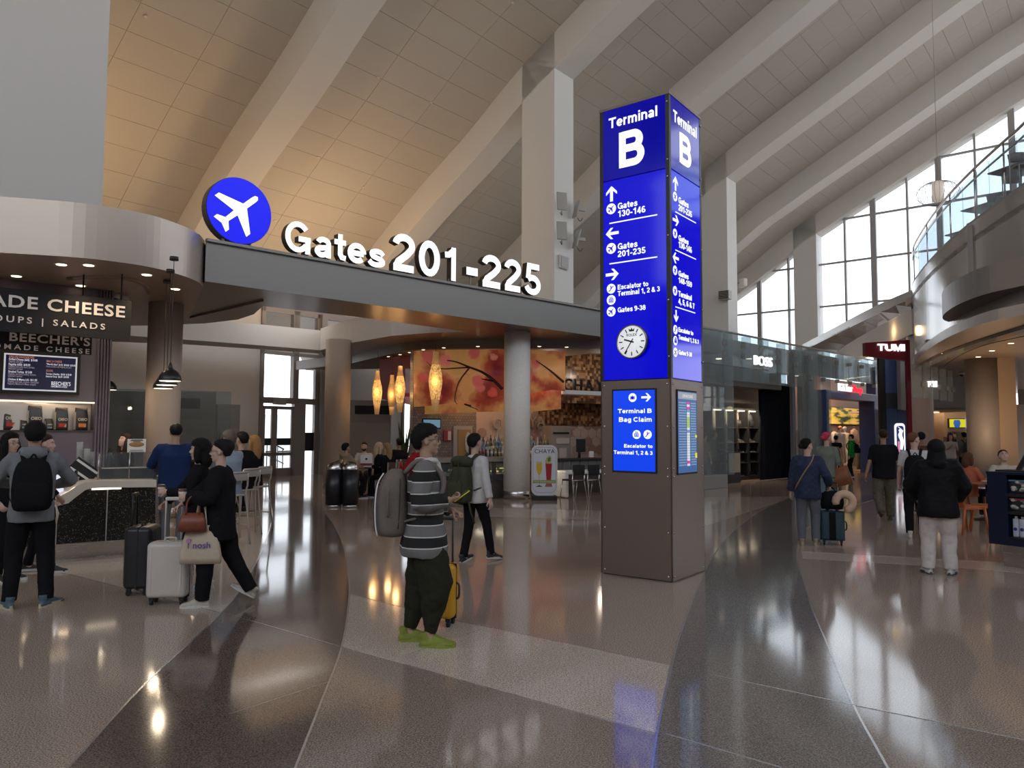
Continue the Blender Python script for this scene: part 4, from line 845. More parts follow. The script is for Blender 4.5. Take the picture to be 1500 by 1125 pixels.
# hanging sign boards
HF = Frame(*(pt(193, 470, 11.9)[:2]), radians(40))
M_ltr = mat('cream_sign_letter', (.80, .74, .68), .5)
def hboard(Y, u1, v0, v1, label, lines, wleft=3.2):
    x1, zt_ = HF.hit(u1, v0, Y); zb_ = HF.hit(u1, v1, Y)[1]
    t = thing('hanging_sign', label, 'sign', HF.w(x1, Y), HF.rz)
    MB().box(-wleft, 0, 0, .05, zb_, zt_).build('board', mat('charcoal_board', (.008, .008, .009), .8), t)
    for s_, ur, vb, vt, bold, sp_ in lines:
        xr_, zb2 = HF.hit(ur, vb, Y); zt2 = HF.hit(ur, vt, Y)[1]
        text('lettering', s_, (zt2 - zb2) / .7, T(xr_ - x1, -.006, zb2), M_ltr, t, .004, bold, 'RIGHT', 1.18, sp_)
    for rx in (-.15, -2.4): MB().cyl(rx, .02, zt_, CZ, .012, 8).build('hanging_rod', M_dark, t)
    return t
hboard(0, 193, 441, 499, 'charcoal hanging board reading de cheese, soups and salads', [('HANDMADE CHEESE', 183, 465, 449, .02, 1.1), ('SANDWICHES | SOUPS | SALADS', 154, 483, 474.5, .012, 1.45)])
hboard(.45, 135, 492, 520, 'smaller charcoal board with the shop name, under the large hanging board', [("BEECHER'S", 132, 507, 495.5, .02, 1.1), ('HANDMADE CHEESE', 131, 518.5, 511.5, .015, 1.5)])
# dome cameras on the canopy
def dome(u, v, z, label, r=.09):
    p = at(u, v, z); t = thing('dome_camera', label, 'camera', (p.x, p.y, z)); MB().lathe([(r * .9, -.09), (r, -.08), (r, 0)], 20).build('housing', mat('white_plastic', (.6, .58, .55), .4), t)
    MB().ell((0, 0, -.09), (r * .72, r * .72, r * .7)).build('dome', mat('smoked_dome', (.02, .02, .02), .1), t)
dome(168, 430, CZ, 'white dome camera under the canopy left of the sign rod'); dome(182, 433, CZ, 'white dome camera under the canopy right of the sign rod')
# three black pendants
pend = None
for i, (u, vt, vb, Y, l) in enumerate([(249, 527, 558, 10.6, 'black dome pendant lamp, nearest and lowest of the trio by the beige column'), (244, 540, 564, 11.4, 'black dome pendant lamp in the middle of the trio by the beige column'), (239, 545, 569, 12.2, 'black dome pendant lamp, leftmost and farthest of the trio'), (158, 560, 571, 13.8, 'black pendant lamp half hidden behind the purple wall')]):
    p = pt(u, vb, Y); R_ = .155; zb_ = p.z
    if pend is None:
        pend = thing('pendant_lamp', l, 'pendant lamp', (p.x, p.y, zb_), 0, 'black pendants by the cheese counter')
        MB().lathe([(R_ * .96, .005), (R_, 0), (R_, .015), (R_ * .93, .07), (R_ * .72, .125), (R_ * .42, .16), (R_ * .28, .17), (.035, .18), (.03, .2), (.03, .21), (.022, .23), (.012, .26)], 28).build('shade', mat('black_enamel', (.012, .011, .011), .3, .3), pend)
        MB().lathe([(.001, -.004), (R_ * .9, -.004), (R_ * .9, .006), (.001, .006)], 24).build('lit_inner', glow('pendant_inner', (1, .85, .65), 1.5), pend)
        MB().cyl(0, 0, .25, 4.15 - zb_, .005, 6).build('cord', M_dark, pend); MB().cyl(0, 0, 4.1 - zb_, 4.15 - zb_, .06, 16).build('ceiling_rose', M_dark, pend)
    else:
        clone(pend, (p.x, p.y, zb_), 0, l)
    lamp('POINT', 'pendant_glow', (p.x, p.y, zb_ - .05), 8, (1, .8, .55), size=.06)
# bar stools with white frames
def bar_stool(name, label, loc, rz, group, hs=.74, m=None):
    m = m or mat('pale_metal_frame', (.5, .47, .43), .35, .5); t = thing(name, label, 'bar stool', loc, rz, group)
    MB().rbox(-.2, .2, -.19, .19, hs - .03, hs, .02).build('seat', mat('stool_seat_grey', (.35, .32, .29), .5), t)
    for sx_ in (-1, 1):
        MB().tube([(sx_ * .18, .17, hs - .02), (sx_ * .23, .25, 0)], .014, 8).build('leg', m, t)
        MB().tube([(sx_ * .23, -.25, 0), (sx_ * .19, -.18, hs - .02), (sx_ * .19, -.21, hs + .12), (sx_ * .17, -.24, hs + .32)], .014, 8, sub=2).build('leg', m, t)
        MB().tube([(sx_ * .215, .225, .28), (sx_ * .215, -.225, .28)], .01, 6).build('stretcher', m, t)
    MB().tube([(-.215, .225, .28), (.215, .225, .28)], .01, 6).build('footrest', m, t)
    MB().tube([(-.17, -.24, hs + .32), (.17, -.24, hs + .32)], .016, 8).build('backrest', m, t); MB().rbox(-.17, .17, -.243, -.231, hs + .2, hs + .31, .005).build('back_panel', mat('stool_seat_grey', (.35, .32, .29)), t); return t
for u, v, l in ((357, 800, 'pale metal bar stool under the man in the pale blue shirt'), (352, 772, 'pale metal bar stool under the dark hooded diner'), (377, 783, 'pale metal bar stool under the long haired woman')):
    pass
# ================================================================== restaurant bar under the round canopy
HRZ = radians(34); HF0 = at(640, 735); HB = Frame(HF0.x, HF0.y, HRZ)
def hbox(nm, u0, v0, u1, v1, Y0, Y1, m, parent=None, z0=None, z1=None, **k):
    x0, zz1 = HB.hit(u0, v0, Y0); x1, zz0 = HB.hit(u1, v1, Y0)
    return MB().box(x0, x1, Y0, Y1, zz0 if z0 is None else z0, zz1 if z1 is None else z1).build(nm, m, parent, **k)
M_cdark = mat('dark_stained_wood', (.06, .05, .045), .45, noise_amt=.25, nscale=12); M_ctop = mat('bar_top_stone', (.25, .23, .2), .35)
bc = thing('bar_counter', 'dark restaurant bar counter with a lit glass food display, behind the backpackers', 'counter', (HB.o.x, HB.o.y, 0), HRZ)
XL, XR = HB.hit(634, 700)[0], HB.hit(900, 700, .0)[0] + 2
xcut = HB.hit(778, 700)[0]
zc1 = HB.hit(640, 672)[1]
MB().box(XL, xcut, 0, .8, zc1 - .1, zc1).build('counter_top', M_ctop, bc, .01)
MB().box(XL, xcut, .1, .8, 0, .45).build('lower_front', M_cdark, bc)
for x in (XL + .05, HB.hit(645, 700)[0], HB.hit(683, 700)[0], HB.hit(727, 700)[0], xcut - .1): MB().box(x - .05, x + .05, .08, .14, .45, zc1 - .1).build('display_post', M_cdark, bc)
MB().box(XL, xcut, .09, .1, .45, zc1 - .1).build('display_glass', M_glass, bc); MB().box(XL, xcut, .6, .62, .45, zc1 - .1).build('display_back', M_dark, bc); MB().box(XL, xcut, .12, .6, .6, .62).build('display_shelf', M_steel, bc)
n = int((xcut - XL) / .6)
for i in range(n): MB().box(XL + i * (xcut - XL) / n + .02, XL + (i + 1) * (xcut - XL) / n - .02, .08, .1, .03, .43).build('front_board', M_cdark, bc)
rnd = random.Random(3)
for i in range(26):
    x = XL + .5 + rnd.random() * (xcut - XL - .9); sc_ = rnd.random()
    x = XL + .5 + (i + .5) / 26 * (xcut - XL - .9); o = MB().rbox(-.09, .09, -.06, .06, 0, .06, .03).build('packed_sandwich', mat('bread_tone', (.55, .42, .24), .6) if i % 3 else mat('salad_green', (.2, .3, .06), .6)); o.location = HB.w(x, .2 + .3 * rnd.random(), .62 + .08 * (i % 2)); o.rotation_euler = (0, 0, HRZ + sc_)
    tag(o, '%s in the lit bar display, %s from the left' % ('wrapped sandwich' if i % 3 else 'green salad box', ordn(i + 1)), 'food', 'food in the bar display')
lamp('AREA', 'display_light', tuple(HB.w(XL + 2, .3, zc1 - .12)), 12, (1, .85, .6), tuple(HB.w(XL + 2, .3, 0)), 3, .05)
# right-hand bar with black top and ribbed grey front
zb1 = HB.hit(840, 672)[1]
br = thing('ribbed_bar', 'bar with black top and ribbed grey front behind the drinks sign', 'counter', (HB.o.x, HB.o.y, 0), HRZ)
MB().box(xcut + .2, XR, .1, .75, zb1 - .04, zb1).build('bar_top', M_dark, br); zr = HB.hit(840, 689)[1]
MB().box(xcut + .25, XR, .22, .7, zr, zb1 - .04).build('upper_front', mat('ribbed_grey', (.14, .14, .14), .5), br)
x = xcut + .3
while x < XR - .3: MB().box(x, x + .27, .2, .24, zr + .02, zb1 - .06).build('front_panel', mat('ribbed_grey', (.14, .14, .14), .5, noise_amt=.3, nscale=30), br); x += .3
MB().box(xcut + .25, XR, .4, .7, 0, zr).build('lower_front', M_cdark, br)
# white counter frame with low stools
xf = HB.hit(829, 700, -.9)[0]; zw = HB.hit(835, 690, -.9)[1]
wf = thing('white_counter_frame', 'white round-cornered counter end beside the drinks sign', 'table', (HB.o.x, HB.o.y, 0), HRZ)
MB().box(xf, xf + 4, -.9, -.4, zw - .09, zw).build('table_top', mat('white_laminate', (.8, .8, .8), .4), wf, .03); MB().box(xf, xf + .1, -.9, -.4, 0.02, zw - .05).build('end_panel', mat('white_laminate', (.8, .8, .8)), wf, .03)
st0 = None
for i, (u, v) in enumerate(((849, 734), (871, 733), (893, 732))):
    p = at(u, v)
    l = ('black backed stool with chrome legs, nearest the white counter end', 'black backed stool with chrome legs, second from the white counter end', 'black stool mostly hidden behind the sign pylon')[i]
    p = Vector((p.x, p.y, 0)) + HB.Y * .25
    if st0 is None:
        st0 = thing('dining_stool', l, 'stool', p, HRZ, 'stools at the white counter')
        MB().rbox(-.2, .2, -.2, .2, .48, .52, .015).build('seat', M_black, st0); MB().rbox(-.19, .19, -.23, -.2, .62, .88, .02).build('backrest', M_black, st0)
        ml = mat('chrome_leg', (.7, .7, .7), .2, .9)
        for a in (-1, 1):
            MB().tube([(a * .21, -.3, 0), (a * .185, -.2, .5), (a * .185, -.22, .72)], .012, 8).build('leg', ml, st0); MB().tube([(a * .21, .26, 0), (a * .185, .18, .5)], .012, 8).build('leg', ml, st0)
            MB().tube([(a * .19, -.2, .5), (a * .19, .18, .5)], .01, 6).build('seat_rail', ml, st0)
        MB().tube([(-.19, -.21, .5), (.19, -.21, .5)], .01, 6).build('seat_rail', ml, st0)
    else: clone(st0, p, HRZ, l)
# back wall of the bar
YB = 3.1
bwk = thing('wall_bar_back', None, None, (HB.o.x, HB.o.y, 0), HRZ); tag(bwk, 'back wall of the restaurant bar with brick tiles and pink octagon tiles', kind='structure')
M_brick = mat('grey_brick_tile', (.20, .18, .17), .4); nt = M_brick.node_tree
bt = nt.nodes.new('ShaderNodeTexBrick'); tt = nt.nodes.new('ShaderNodeTexCoord'); mp = nt.nodes.new('ShaderNodeMapping'); mp.inputs['Rotation'].default_value = (pi / 2, 0, 0); mp.inputs['Scale'].default_value = (2.2, 2.2, 2.2)
nt.links.new(tt.outputs['Object'], mp.inputs[0]); nt.links.new(mp.outputs[0], bt.inputs[0]); bt.inputs['Color1'].default_value = (.24, .21, .19, 1); bt.inputs['Color2'].default_value = (.16, .14, .14, 1); bt.inputs['Mortar'].default_value = (.07, .06, .06, 1); bt.inputs['Scale'].default_value = 3; bt.inputs['Mortar Size'].default_value = .03; bt.inputs['Brick Width'].default_value = .6; bt.inputs['Row Height'].default_value = .5
nt.links.new(bt.outputs[0], nt.nodes['Principled BSDF'].inputs[0])
M_mos = mat('brown_mosaic', (.16, .09, .05), .3); nt = M_mos.node_tree
vo = nt.nodes.new('ShaderNodeTexVoronoi'); vo.distance = 'CHEBYCHEV'; vo.inputs['Randomness'].default_value = .0; vo.inputs['Scale'].default_value = 11; tt = nt.nodes.new('ShaderNodeTexCoord'); nt.links.new(tt.outputs['Object'], vo.inputs[0])
wn = nt.nodes.new('ShaderNodeTexWhiteNoise'); nt.links.new(vo.outputs['Position'], wn.inputs['Vector']); cr_ = nt.nodes.new('ShaderNodeValToRGB')
cr_.color_ramp.elements[0].color = (.04, .02, .012, 1); cr_.color_ramp.elements[1].color = (.42, .27, .15, 1); cr_.color_ramp.elements.new(.5).color = (.14, .07, .035, 1); nt.links.new(wn.outputs['Value'], cr_.inputs[0]); nt.links.new(cr_.outputs[0], nt.nodes['Principled BSDF'].inputs[0])
hbox('brick_tile_wall', 605, 590, 697, 700, YB, YB + .2, M_brick, bwk, z0=0, z1=4.3)
hbox('plaster_wall', 696, 590, 960, 700, YB + .05, YB + .2, mat('pinkish_plaster', (.5, .43, .4), .6), bwk, z0=0, z1=4.3)
xm0_, _ = HB.hit(826, 560, YB - .5)
MB().box(xm0_, xm0_ + 5, YB - .35, YB - .2, 2.6, 4.3).build('mosaic_wall', M_mos, bwk)
MB().box(xm0_ - .6, xm0_ + 5, YB - .0, YB + .04, 1.9, 3.0).build('mosaic_wall', M_mos, bwk)
# octagon tiles
oct_ = []
M_oc = [mat('octagon_white', (.55, .5, .47), .3), mat('octagon_pink', (.36, .25, .22), .3), mat('octagon_rose', (.45, .34, .31), .3)]
x_a, z_a = HB.hit(745, 582, YB); tw = HB.hit(757.5, 582, YB)[0] - x_a
ob = [MB().prismv([(tw * .52 * cos(pi / 8 + i * pi / 4), tw * .52 * sin(pi / 8 + i * pi / 4)) for i in range(8)], -.02, 0).mesh('octagon_tile', m) for m in M_oc]
rnd = random.Random(5); cnt_ = 0
xo0 = HB.hit(700, 640, YB)[0]; xo1 = HB.hit(905, 640, YB)[0]
peak = HB.hit(850, 582, YB)[0]
for j in range(16):
    for i in range(60):
        x = xo0 + i * tw * 1.04 + (tw * .52 if j % 2 else 0); z = 3.0 - j * tw * .86
        if j % 2: pass
        if x > xo1: break
        ztop_ = 3.0 - abs(x - peak) * .75 + .1 if x > HB.hit(795, 640, YB)[0] else (2.45 if x < HB.hit(745, 640, YB)[0] else 2.2)
        if z > ztop_ or z < .9: continue
        k = 0 if rnd.random() < .5 else (1 if rnd.random() < .6 else 2)
        if x < HB.hit(745, 640, YB)[0] and rnd.random() < .5: continue
        o = inst('octagon_tile', ob[k], bwk, (x, YB + .05, z)); cnt_ += 1
for x_ in (.6, 2.6, 4.6, 6.6): w_ = HB.w(HB.hit(690, 640, 2.2)[0] + x_, 2.0, 3.5); lamp('POINT', 'bar_wall_fill', tuple(w_), 13, (1, .82, .66), size=.08)  # added fill lights behind the mural, brightening the tiled back wall
# raised letters on the back wall
for ch, u, v in (('C', 728, 628), ('H', 748, 627), ('A', 768, 626), ('Y', 780, 625.5), ('A', 792, 625)):
    x, z = HB.hit(u, v, YB - .1); text('raised_letter', ch, .46, T(x, YB - .08, z), mat('brass_letter', (.62, .55, .45), .3, .6), bwk, .04, .01)
# dark service door
dr = thing('door_2', None, None, HB.w(0, 0), HRZ); tag(dr, 'tan kitchen door with an oval window behind the bar', kind='structure')
x0, z1 = HB.hit(664, 624, YB - .03); x1, _ = HB.hit(691, 700, YB - .03)
MB().box(x0, x1, YB - .05, YB, 0, z1).build('door_frame', M_mull, dr); MB().box(x0 + .14, x1 - .06, YB - .08, YB - .05, 0, z1 - .1).build('door_leaf', mat('tan_door', (.30, .20, .08), .5), dr)
xo, zo = HB.hit(685.5, 648, YB - .1); MB().prismv(disc_outline(xo, zo, .1, 20, .3), -.0, .02, T(0, YB - .11, 0)).build('oval_window', mat('pale_glass', (.45, .48, .48), .2), dr)
# television, posters, cabinet
def wallthing(nm, lab, cat, u0, v0, u1, v1, Y, dep, m, frame=HB):
    x0, z1 = frame.hit(u0, v0, Y); x1, z0 = frame.hit(u1, v1, Y); t = thing(nm, lab, cat, frame.w(x0, Y), frame.rz); MB().box(0, x1 - x0, 0, dep, z0, z1).build('case', m, t, .01); return t, x1 - x0, z0, z1
t, w_, z0, z1 = wallthing('television', 'blue television screen high on the tiled wall behind the striped sweater man', 'television', 619, 613, 646, 628, 2.2, .06, M_black)
MB().box(.03, w_ - .03, -.008, 0, z0 + .03, z1 - .03).build('screen_face', glow('tv_blue', (.14, .27, .36), .7), t)
t, w_, z0, z1 = wallthing('menu_poster', 'red and white poster on the tiles between the television and the door', 'poster', 650, 630, 662, 646, YB - .05, .03, mat('poster_red', (.25, .03, .04), .5))
MB().box(w_ * .5, w_ - .03, -.006, 0, z0 + .03, z1 - .03).build('print', mat('poster_white', (.5, .48, .47), .5), t)
t, w_, z0, z1 = wallthing('drinks_fridge', 'tall dark grey cabinet behind the ribbed bar', 'cabinet', 808, 624, 836, 676, 2.4, .5, mat('grey_metal_panel', (.22, .21, .2), .4, .4))
hz = (z1 - z0); MB().box(.06, w_ - .08, -.02, 0, z0 + hz * .78, z0 + hz * .83).build('slot', M_black, t); MB().box(w_ * .25, w_ - .08, -.025, -.0, z0 + hz * .5, z0 + hz * .66).build('price_card', mat('poster_white', (.5, .48, .47)), t); MB().box(w_ * .4, w_ * .75, -.025, 0, z0 + hz * .08, z0 + hz * .38).build('notice', mat('poster_white', (.5, .48, .47)), t)
t, w_, z0, z1 = wallthing('payment_screen', 'black till screen seen from behind on the ribbed bar', 'till', 845, 643, 858, 662, .5, .04, M_black); MB().cyl(w_ * .4, .05, zb1, z0 + .1, .04, 10).build('stand', M_dark, t)
t, w_, z0, z1 = wallthing('card_stand', 'small white card stand with red foot on the ribbed bar', 'sign', 863, 661, 870, 670, .35, .02, mat('white_card', (.75, .74, .72))); MB().box(-.02, w_ + .02, -.04, .06, zb1, z0).build('foot', mat('poster_red', (.25, .03, .04)), t)
# bottles
bott = {}
cols2 = [(.03, .08, .03), (.25, .28, .3), (.12, .03, .02), (.4, .4, .38), (.02, .02, .03), (.05, .18, .2), (.35, .22, .06)]
for k, c in enumerate(cols2):
    bott[k] = (MB().lathe([(.036, 0), (.038, .02), (.038, .17), (.016, .22), (.014, .28)], 10).mesh('glass', mat('bottle_glass_%d' % k, c, .12)), MB().lathe([(.0385, .05), (.0385, .13)], 10).mesh('label_band', mat('bottle_label_%d' % (k % 3), [(.6, .58, .5), (.5, .1, .08), (.15, .25, .45)][k % 3], .5)))
shelf = thing('bottle_shelf', 'stepped bottle shelf behind the bar, seen beside the grey column', 'shelf', (HB.o.x, HB.o.y, 0), HRZ)
xa_, xb_ = HB.hit(698, 660, 1.5)[0], HB.hit(812, 660, 1.5)[0]
for r in range(3): MB().box(xa_, xb_, 1.5 + r * .14, 1.64 + r * .14, 0, 1.0 + r * .13).build('step', M_cdark, shelf)
rnd = random.Random(8)
for r in range(3):
    x = xa_ + .06
    nb_ = 0
    while x < xb_ - .05:
        k = rnd.randrange(7); nb_ += 1; t = thing('liquor_bottle', '%s liquor bottle, %s from the left on the %s step behind the bar' % (('green', 'clear', 'dark red', 'frosted', 'black', 'teal', 'amber')[k], ordn(nb_), ('front', 'middle', 'back')[r]), 'bottle', HB.w(x, 1.57 + r * .14, 1.0 + r * .13), HRZ, 'liquor bottles behind the bar')
        s_ = .9 + .35 * rnd.random()
        for me, nm in zip(bott[k], ('glass', 'label_band')): o = inst(nm, me, t); o.scale = (1, 1, s_)
        x += .1 + .05 * rnd.random()
# white shelf with the restaurant's name
x0, z1 = HB.hit(825, 571, .9); z0 = HB.hit(825, 577, .9)[1]
wsf = thing('name_shelf', 'white ledge carrying the dark restaurant name, left of the pylon', 'sign', HB.w(x0, .9), HRZ)
MB().box(0, 4.5, 0, .45, z0, z1).build('ledge', mat('white_laminate', (.8, .8, .8)), wsf)
for i, ch in enumerate('CHAYA'):
    u = (838, 853, 869, 885, 901)[i]; x, _ = HB.hit(u, 570, .9); zt = HB.hit(838, 554, .9)[1]; text('standing_letter', ch, (zt - z1) / .7, T(x - x0, .2, z1), M_black, wsf, .03, .012)
# ------------------------------------------------------------------ painted mural band
M_mur = mat('blossom_mural', (.7, .3, .1), .35); nt = M_mur.node_tree; b = nt.nodes['Principled BSDF']; tt = nt.nodes.new('ShaderNodeTexCoord')
def rampn(cols):
    r = nt.nodes.new('ShaderNodeValToRGB'); e = r.color_ramp.elements; e[0].position, e[0].color = cols[0][0], (*cols[0][1], 1); e[1].position, e[1].color = cols[-1][0], (*cols[-1][1], 1)
    for p, c in cols[1:-1]: x = e.new(p); x.color = (*c, 1)
    return r
n1 = nt.nodes.new('ShaderNodeTexNoise'); n1.inputs['Scale'].default_value = .9; n1.inputs['Detail'].default_value = 6; nt.links.new(tt.outputs['Object'], n1.inputs[0])
r1 = rampn([(.3, (.22, .02, .03)), (.44, (.45, .08, .04)), (.54, (.80, .36, .13)), (.7, (.62, .36, .10))]); nt.links.new(n1.outputs[0], r1.inputs[0])
v1 = nt.nodes.new('ShaderNodeTexVoronoi'); v1.inputs['Scale'].default_value = 1.9; nd = nt.nodes.new('ShaderNodeTexNoise'); nd.inputs['Scale'].default_value = 5; nt.links.new(tt.outputs['Object'], nd.inputs[0])
mxv = nt.nodes.new('ShaderNodeMix'); mxv.data_type = 'RGBA'; mxv.inputs[0].default_value = .12; nt.links.new(tt.outputs['Object'], mxv.inputs[6]); nt.links.new(nd.outputs['Color'], mxv.inputs[7]); nt.links.new(mxv.outputs[2], v1.inputs[0])
r2 = rampn([(.2, (1, 1, 1)), (.27, (.75, .75, .75)), (.31, (0, 0, 0))]); nt.links.new(v1.outputs['Distance'], r2.inputs[0])
r3 = rampn([(.0, (.75, .05, .04)), (.5, (.85, .3, .22)), (1, (.65, .04, .06))]); nt.links.new(v1.outputs['Color'], r3.inputs[0])
mx = nt.nodes.new('ShaderNodeMix'); mx.data_type = 'RGBA'; nt.links.new(r2.outputs[0], mx.inputs[0]); nt.links.new(r1.outputs[0], mx.inputs[6]); nt.links.new(r3.outputs[0], mx.inputs[7])
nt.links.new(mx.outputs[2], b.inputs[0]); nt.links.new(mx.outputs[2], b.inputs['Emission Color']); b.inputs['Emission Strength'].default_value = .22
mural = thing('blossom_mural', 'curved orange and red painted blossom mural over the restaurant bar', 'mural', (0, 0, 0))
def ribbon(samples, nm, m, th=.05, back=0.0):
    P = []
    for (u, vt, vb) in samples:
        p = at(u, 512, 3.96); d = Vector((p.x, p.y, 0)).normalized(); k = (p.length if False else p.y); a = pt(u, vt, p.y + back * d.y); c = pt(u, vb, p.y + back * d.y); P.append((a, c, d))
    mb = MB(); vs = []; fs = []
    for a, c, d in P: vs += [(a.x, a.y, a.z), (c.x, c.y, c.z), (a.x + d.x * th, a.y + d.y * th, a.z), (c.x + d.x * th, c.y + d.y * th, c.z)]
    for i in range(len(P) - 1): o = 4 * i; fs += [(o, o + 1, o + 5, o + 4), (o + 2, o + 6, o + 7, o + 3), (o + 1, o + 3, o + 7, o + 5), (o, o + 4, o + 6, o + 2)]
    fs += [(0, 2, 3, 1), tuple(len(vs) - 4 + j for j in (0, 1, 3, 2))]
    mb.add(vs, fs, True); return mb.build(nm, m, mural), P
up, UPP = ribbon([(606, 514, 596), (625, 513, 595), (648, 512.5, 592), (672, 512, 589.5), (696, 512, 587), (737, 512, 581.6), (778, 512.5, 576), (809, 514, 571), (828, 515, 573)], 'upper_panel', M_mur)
lw, LWP = ribbon([(620, 560, 607), (650, 560, 605.5), (679, 558, 604), (737, 556, 602.6), (778, 556, 603), (822, 556, 599)], 'lower_panel', M_mur, .05, .5)
rnd = random.Random(2)
def branch(pts, r0):
    P = []
    for u, v in pts:
        best = min(UPP, key=lambda s_: abs((750 + FPX * s_[0].x / s_[0].y) - u)); P.append(pt(u, v, best[0].y - .06))
    MB().tube(P, [r0 * (1 - .7 * i / (len(P) - 1)) for i in range(len(P))], 6, sub=3).build('painted_branch', mat('branch_paint', (.05, .03, .025), .6), up)
branch([(736, 570), (722, 556), (706, 545), (688, 538), (668, 530), (655, 528)], .045); branch([(722, 558), (705, 555)], .03); branch([(688, 538), (672, 560), (666, 585), (670, 592)], .022); branch([(688, 538), (640, 540), (625, 530)], .02)
branch([(690, 595), (680, 592), (700, 600)], .03); branch([(826, 560), (805, 542), (785, 528)], .035)
# translucent painted screen to the left of it
M_ts = mat('painted_glass_screen', (.35, .06, .07), .3); M_ts.node_tree.nodes['Principled BSDF'].inputs['Alpha'].default_value = .82
P = [pt(556, 522, 23.6), pt(606, 520, 22.2)]; Pb = [pt(556, 584, 23.6), pt(606, 594, 22.2)]
d_ = Vector((.02, .06, 0)); vs = [P[0], P[1], Pb[1], Pb[0], P[0] + d_, P[1] + d_, Pb[1] + d_, Pb[0] + d_]
MB().add([tuple(v) for v in vs], [(0, 1, 2, 3), (7, 6, 5, 4), (0, 4, 5, 1), (1, 5, 6, 2), (2, 6, 7, 3), (3, 7, 4, 0)]).build('translucent_panel', M_ts, mural, label='red see-through panel at the left end of the mural')
for u in (612, 650, 700, 800, 560, 590): p = at(u, 516, 3.95); p2 = p * (1 - .5 / p.length); p2.z = 3.9; lamp('SPOT', 'mural_spot', tuple(p2), 25, (1, .62, .3), (p2.x, p2.y + .6, 2.6), .04, spot=1.4)
for i_, (u, v) in enumerate(((569, 522), (586, 519), (600, 516), (620, 512), (650, 509), (700, 507), (790, 507), (830, 508))): downlight(u, v, DZ, 'small recessed spotlight over the restaurant bar, %s from the left' % ordn(i_ + 1), 0, .6, 'spotlights over the restaurant bar')
a = at(650, 603, 2.6); 
for u in (640, 700, 790): p = at(u, 514, 3.96); lamp('POINT', 'mural_uplight', (p.x + .0, p.y + .35, 2.62), 10, (1, .6, .25), size=.1)
# spindle pendants
M_wov = mat('woven_lit_shade', (.5, .3, .1), .6, emit=1.1, ecol=(1, .52, .14)); nt = M_wov.node_tree; b = nt.nodes['Principled BSDF']
tt = nt.nodes.new('ShaderNodeTexCoord'); vw = nt.nodes.new('ShaderNodeTexVoronoi'); vw.inputs['Scale'].default_value = 26; mp = nt.nodes.new('ShaderNodeMapping'); mp.inputs['Scale'].default_value = (1.6, 1.6, .6); nt.links.new(tt.outputs['Object'], mp.inputs[0]); nt.links.new(mp.outputs[0], vw.inputs[0])
rw = nt.nodes.new('ShaderNodeValToRGB'); rw.color_ramp.elements[0].color = (1, .6, .2, 1); rw.color_ramp.elements[1].color = (.22, .08, .02, 1); rw.color_ramp.elements[0].position = .1; rw.color_ramp.elements[1].position = .75
nt.links.new(vw.outputs['Distance'], rw.inputs[0]); nt.links.new(rw.outputs[0], b.inputs['Emission Color'])
M_wovd = mat('woven_dim_shade', (.35, .22, .1), .6, emit=.25, ecol=(.7, .35, .12), noise_amt=.4, nscale=25)
for u, vt, vb, Y, l in ((553, 543, 607, 21.5, 'glowing woven spindle pendant, leftmost of the group of three'), (574.5, 549.5, 608, 21.8, 'dimmer patterned spindle pendant between the two glowing ones'), (586.5, 536, 604, 21.2, 'glowing woven spindle pendant, rightmost of the group of three'), (638.5, 515, 603, 19.6, 'large glowing spindle pendant hanging alone in front of the mural')):
    a = pt(u, vt, Y); c = pt(u, vb, Y); h = a.z - c.z; r = h * .115
    t = thing('spindle_pendant', l, 'pendant lamp', (a.x, a.y, c.z), 0, 'woven spindle pendants')
    MB().lathe([(r * .42, 0), (r * .5, h * .1), (r * .62, h * .2)], 16).build('lower_neck', M_wovd, t)
    MB().lathe([(r * .62, h * .2), (r * .86, h * .36), (r * 1.0, h * .5), (r * .92, h * .62), (r * .6, h * .78)], 16).build('lit_body', M_wov if u != 574.5 else M_wovd, t)
    MB().lathe([(r * .6, h * .78), (r * .45, h * .9), (r * .43, h)], 16).build('upper_neck', M_wovd, t); MB().cyl(0, 0, h, max(h + .02, 3.97 - c.z), .006, 6).build('cord', M_dark, t)
    lamp('POINT', 'spindle_glow', (a.x, a.y - r - .1, c.z + h * .5), 6, (1, .6, .25), size=.08)
# drinks sign stand
sgp = at(797.5, 732); sf = Frame(sgp.x, sgp.y, 0.03)
sg = thing('drinks_sign', 'white round-cornered standing sign picturing two drinks beside the grey column', 'sign', (sgp.x, sgp.y, 0), .03)
w = (sf.hit(816.5, 700)[0] - sf.hit(778.5, 700)[0]) / 2; zt = sf.hit(797, 652)[1]; z0 = .1
def rrect(w, z0, z1, r, n=6):
    P = []
    for (cx, cz, a0) in ((w - r, z1 - r, 0), (-w + r, z1 - r, pi / 2), (-w + r, z0 + r, pi), (w - r, z0 + r, 1.5 * pi)):
        for i in range(n + 1): a = a0 + i / n * pi / 2; P.append((cx + r * cos(a), cz + r * sin(a)))
    return P
Mw = mat('sign_white', (.62, .62, .64), .45); Mg = mat('sign_grey_line', (.25, .25, .26), .5)
MB().prismv(rrect(w, z0, zt, .16), 0, .06).build('board', Mw, sg); MB().prismv(rrect(w * .89, z0 + .07, zt - .05, .14), -.003, 0).build('border_line', Mg, sg); MB().prismv(rrect(w * .865, z0 + .08, zt - .06, .13), -.006, -.002).build('poster', mat('poster_lilac', (.6, .61, .65), .5), sg)
MB().box(-w * .95, w * .95, -.15, .25, 0, .1).build('foot', M_black, sg, .01)
def sxz(u, v): return sf.hit(u, v)
x, z = sxz(797.5, 664); text('lettering', 'CHAYA', (sxz(797, 658)[1] - z) / .7, T(0, -.008, z), M_black, sg, .001, .006, 'CENTER', .98, 1.1)
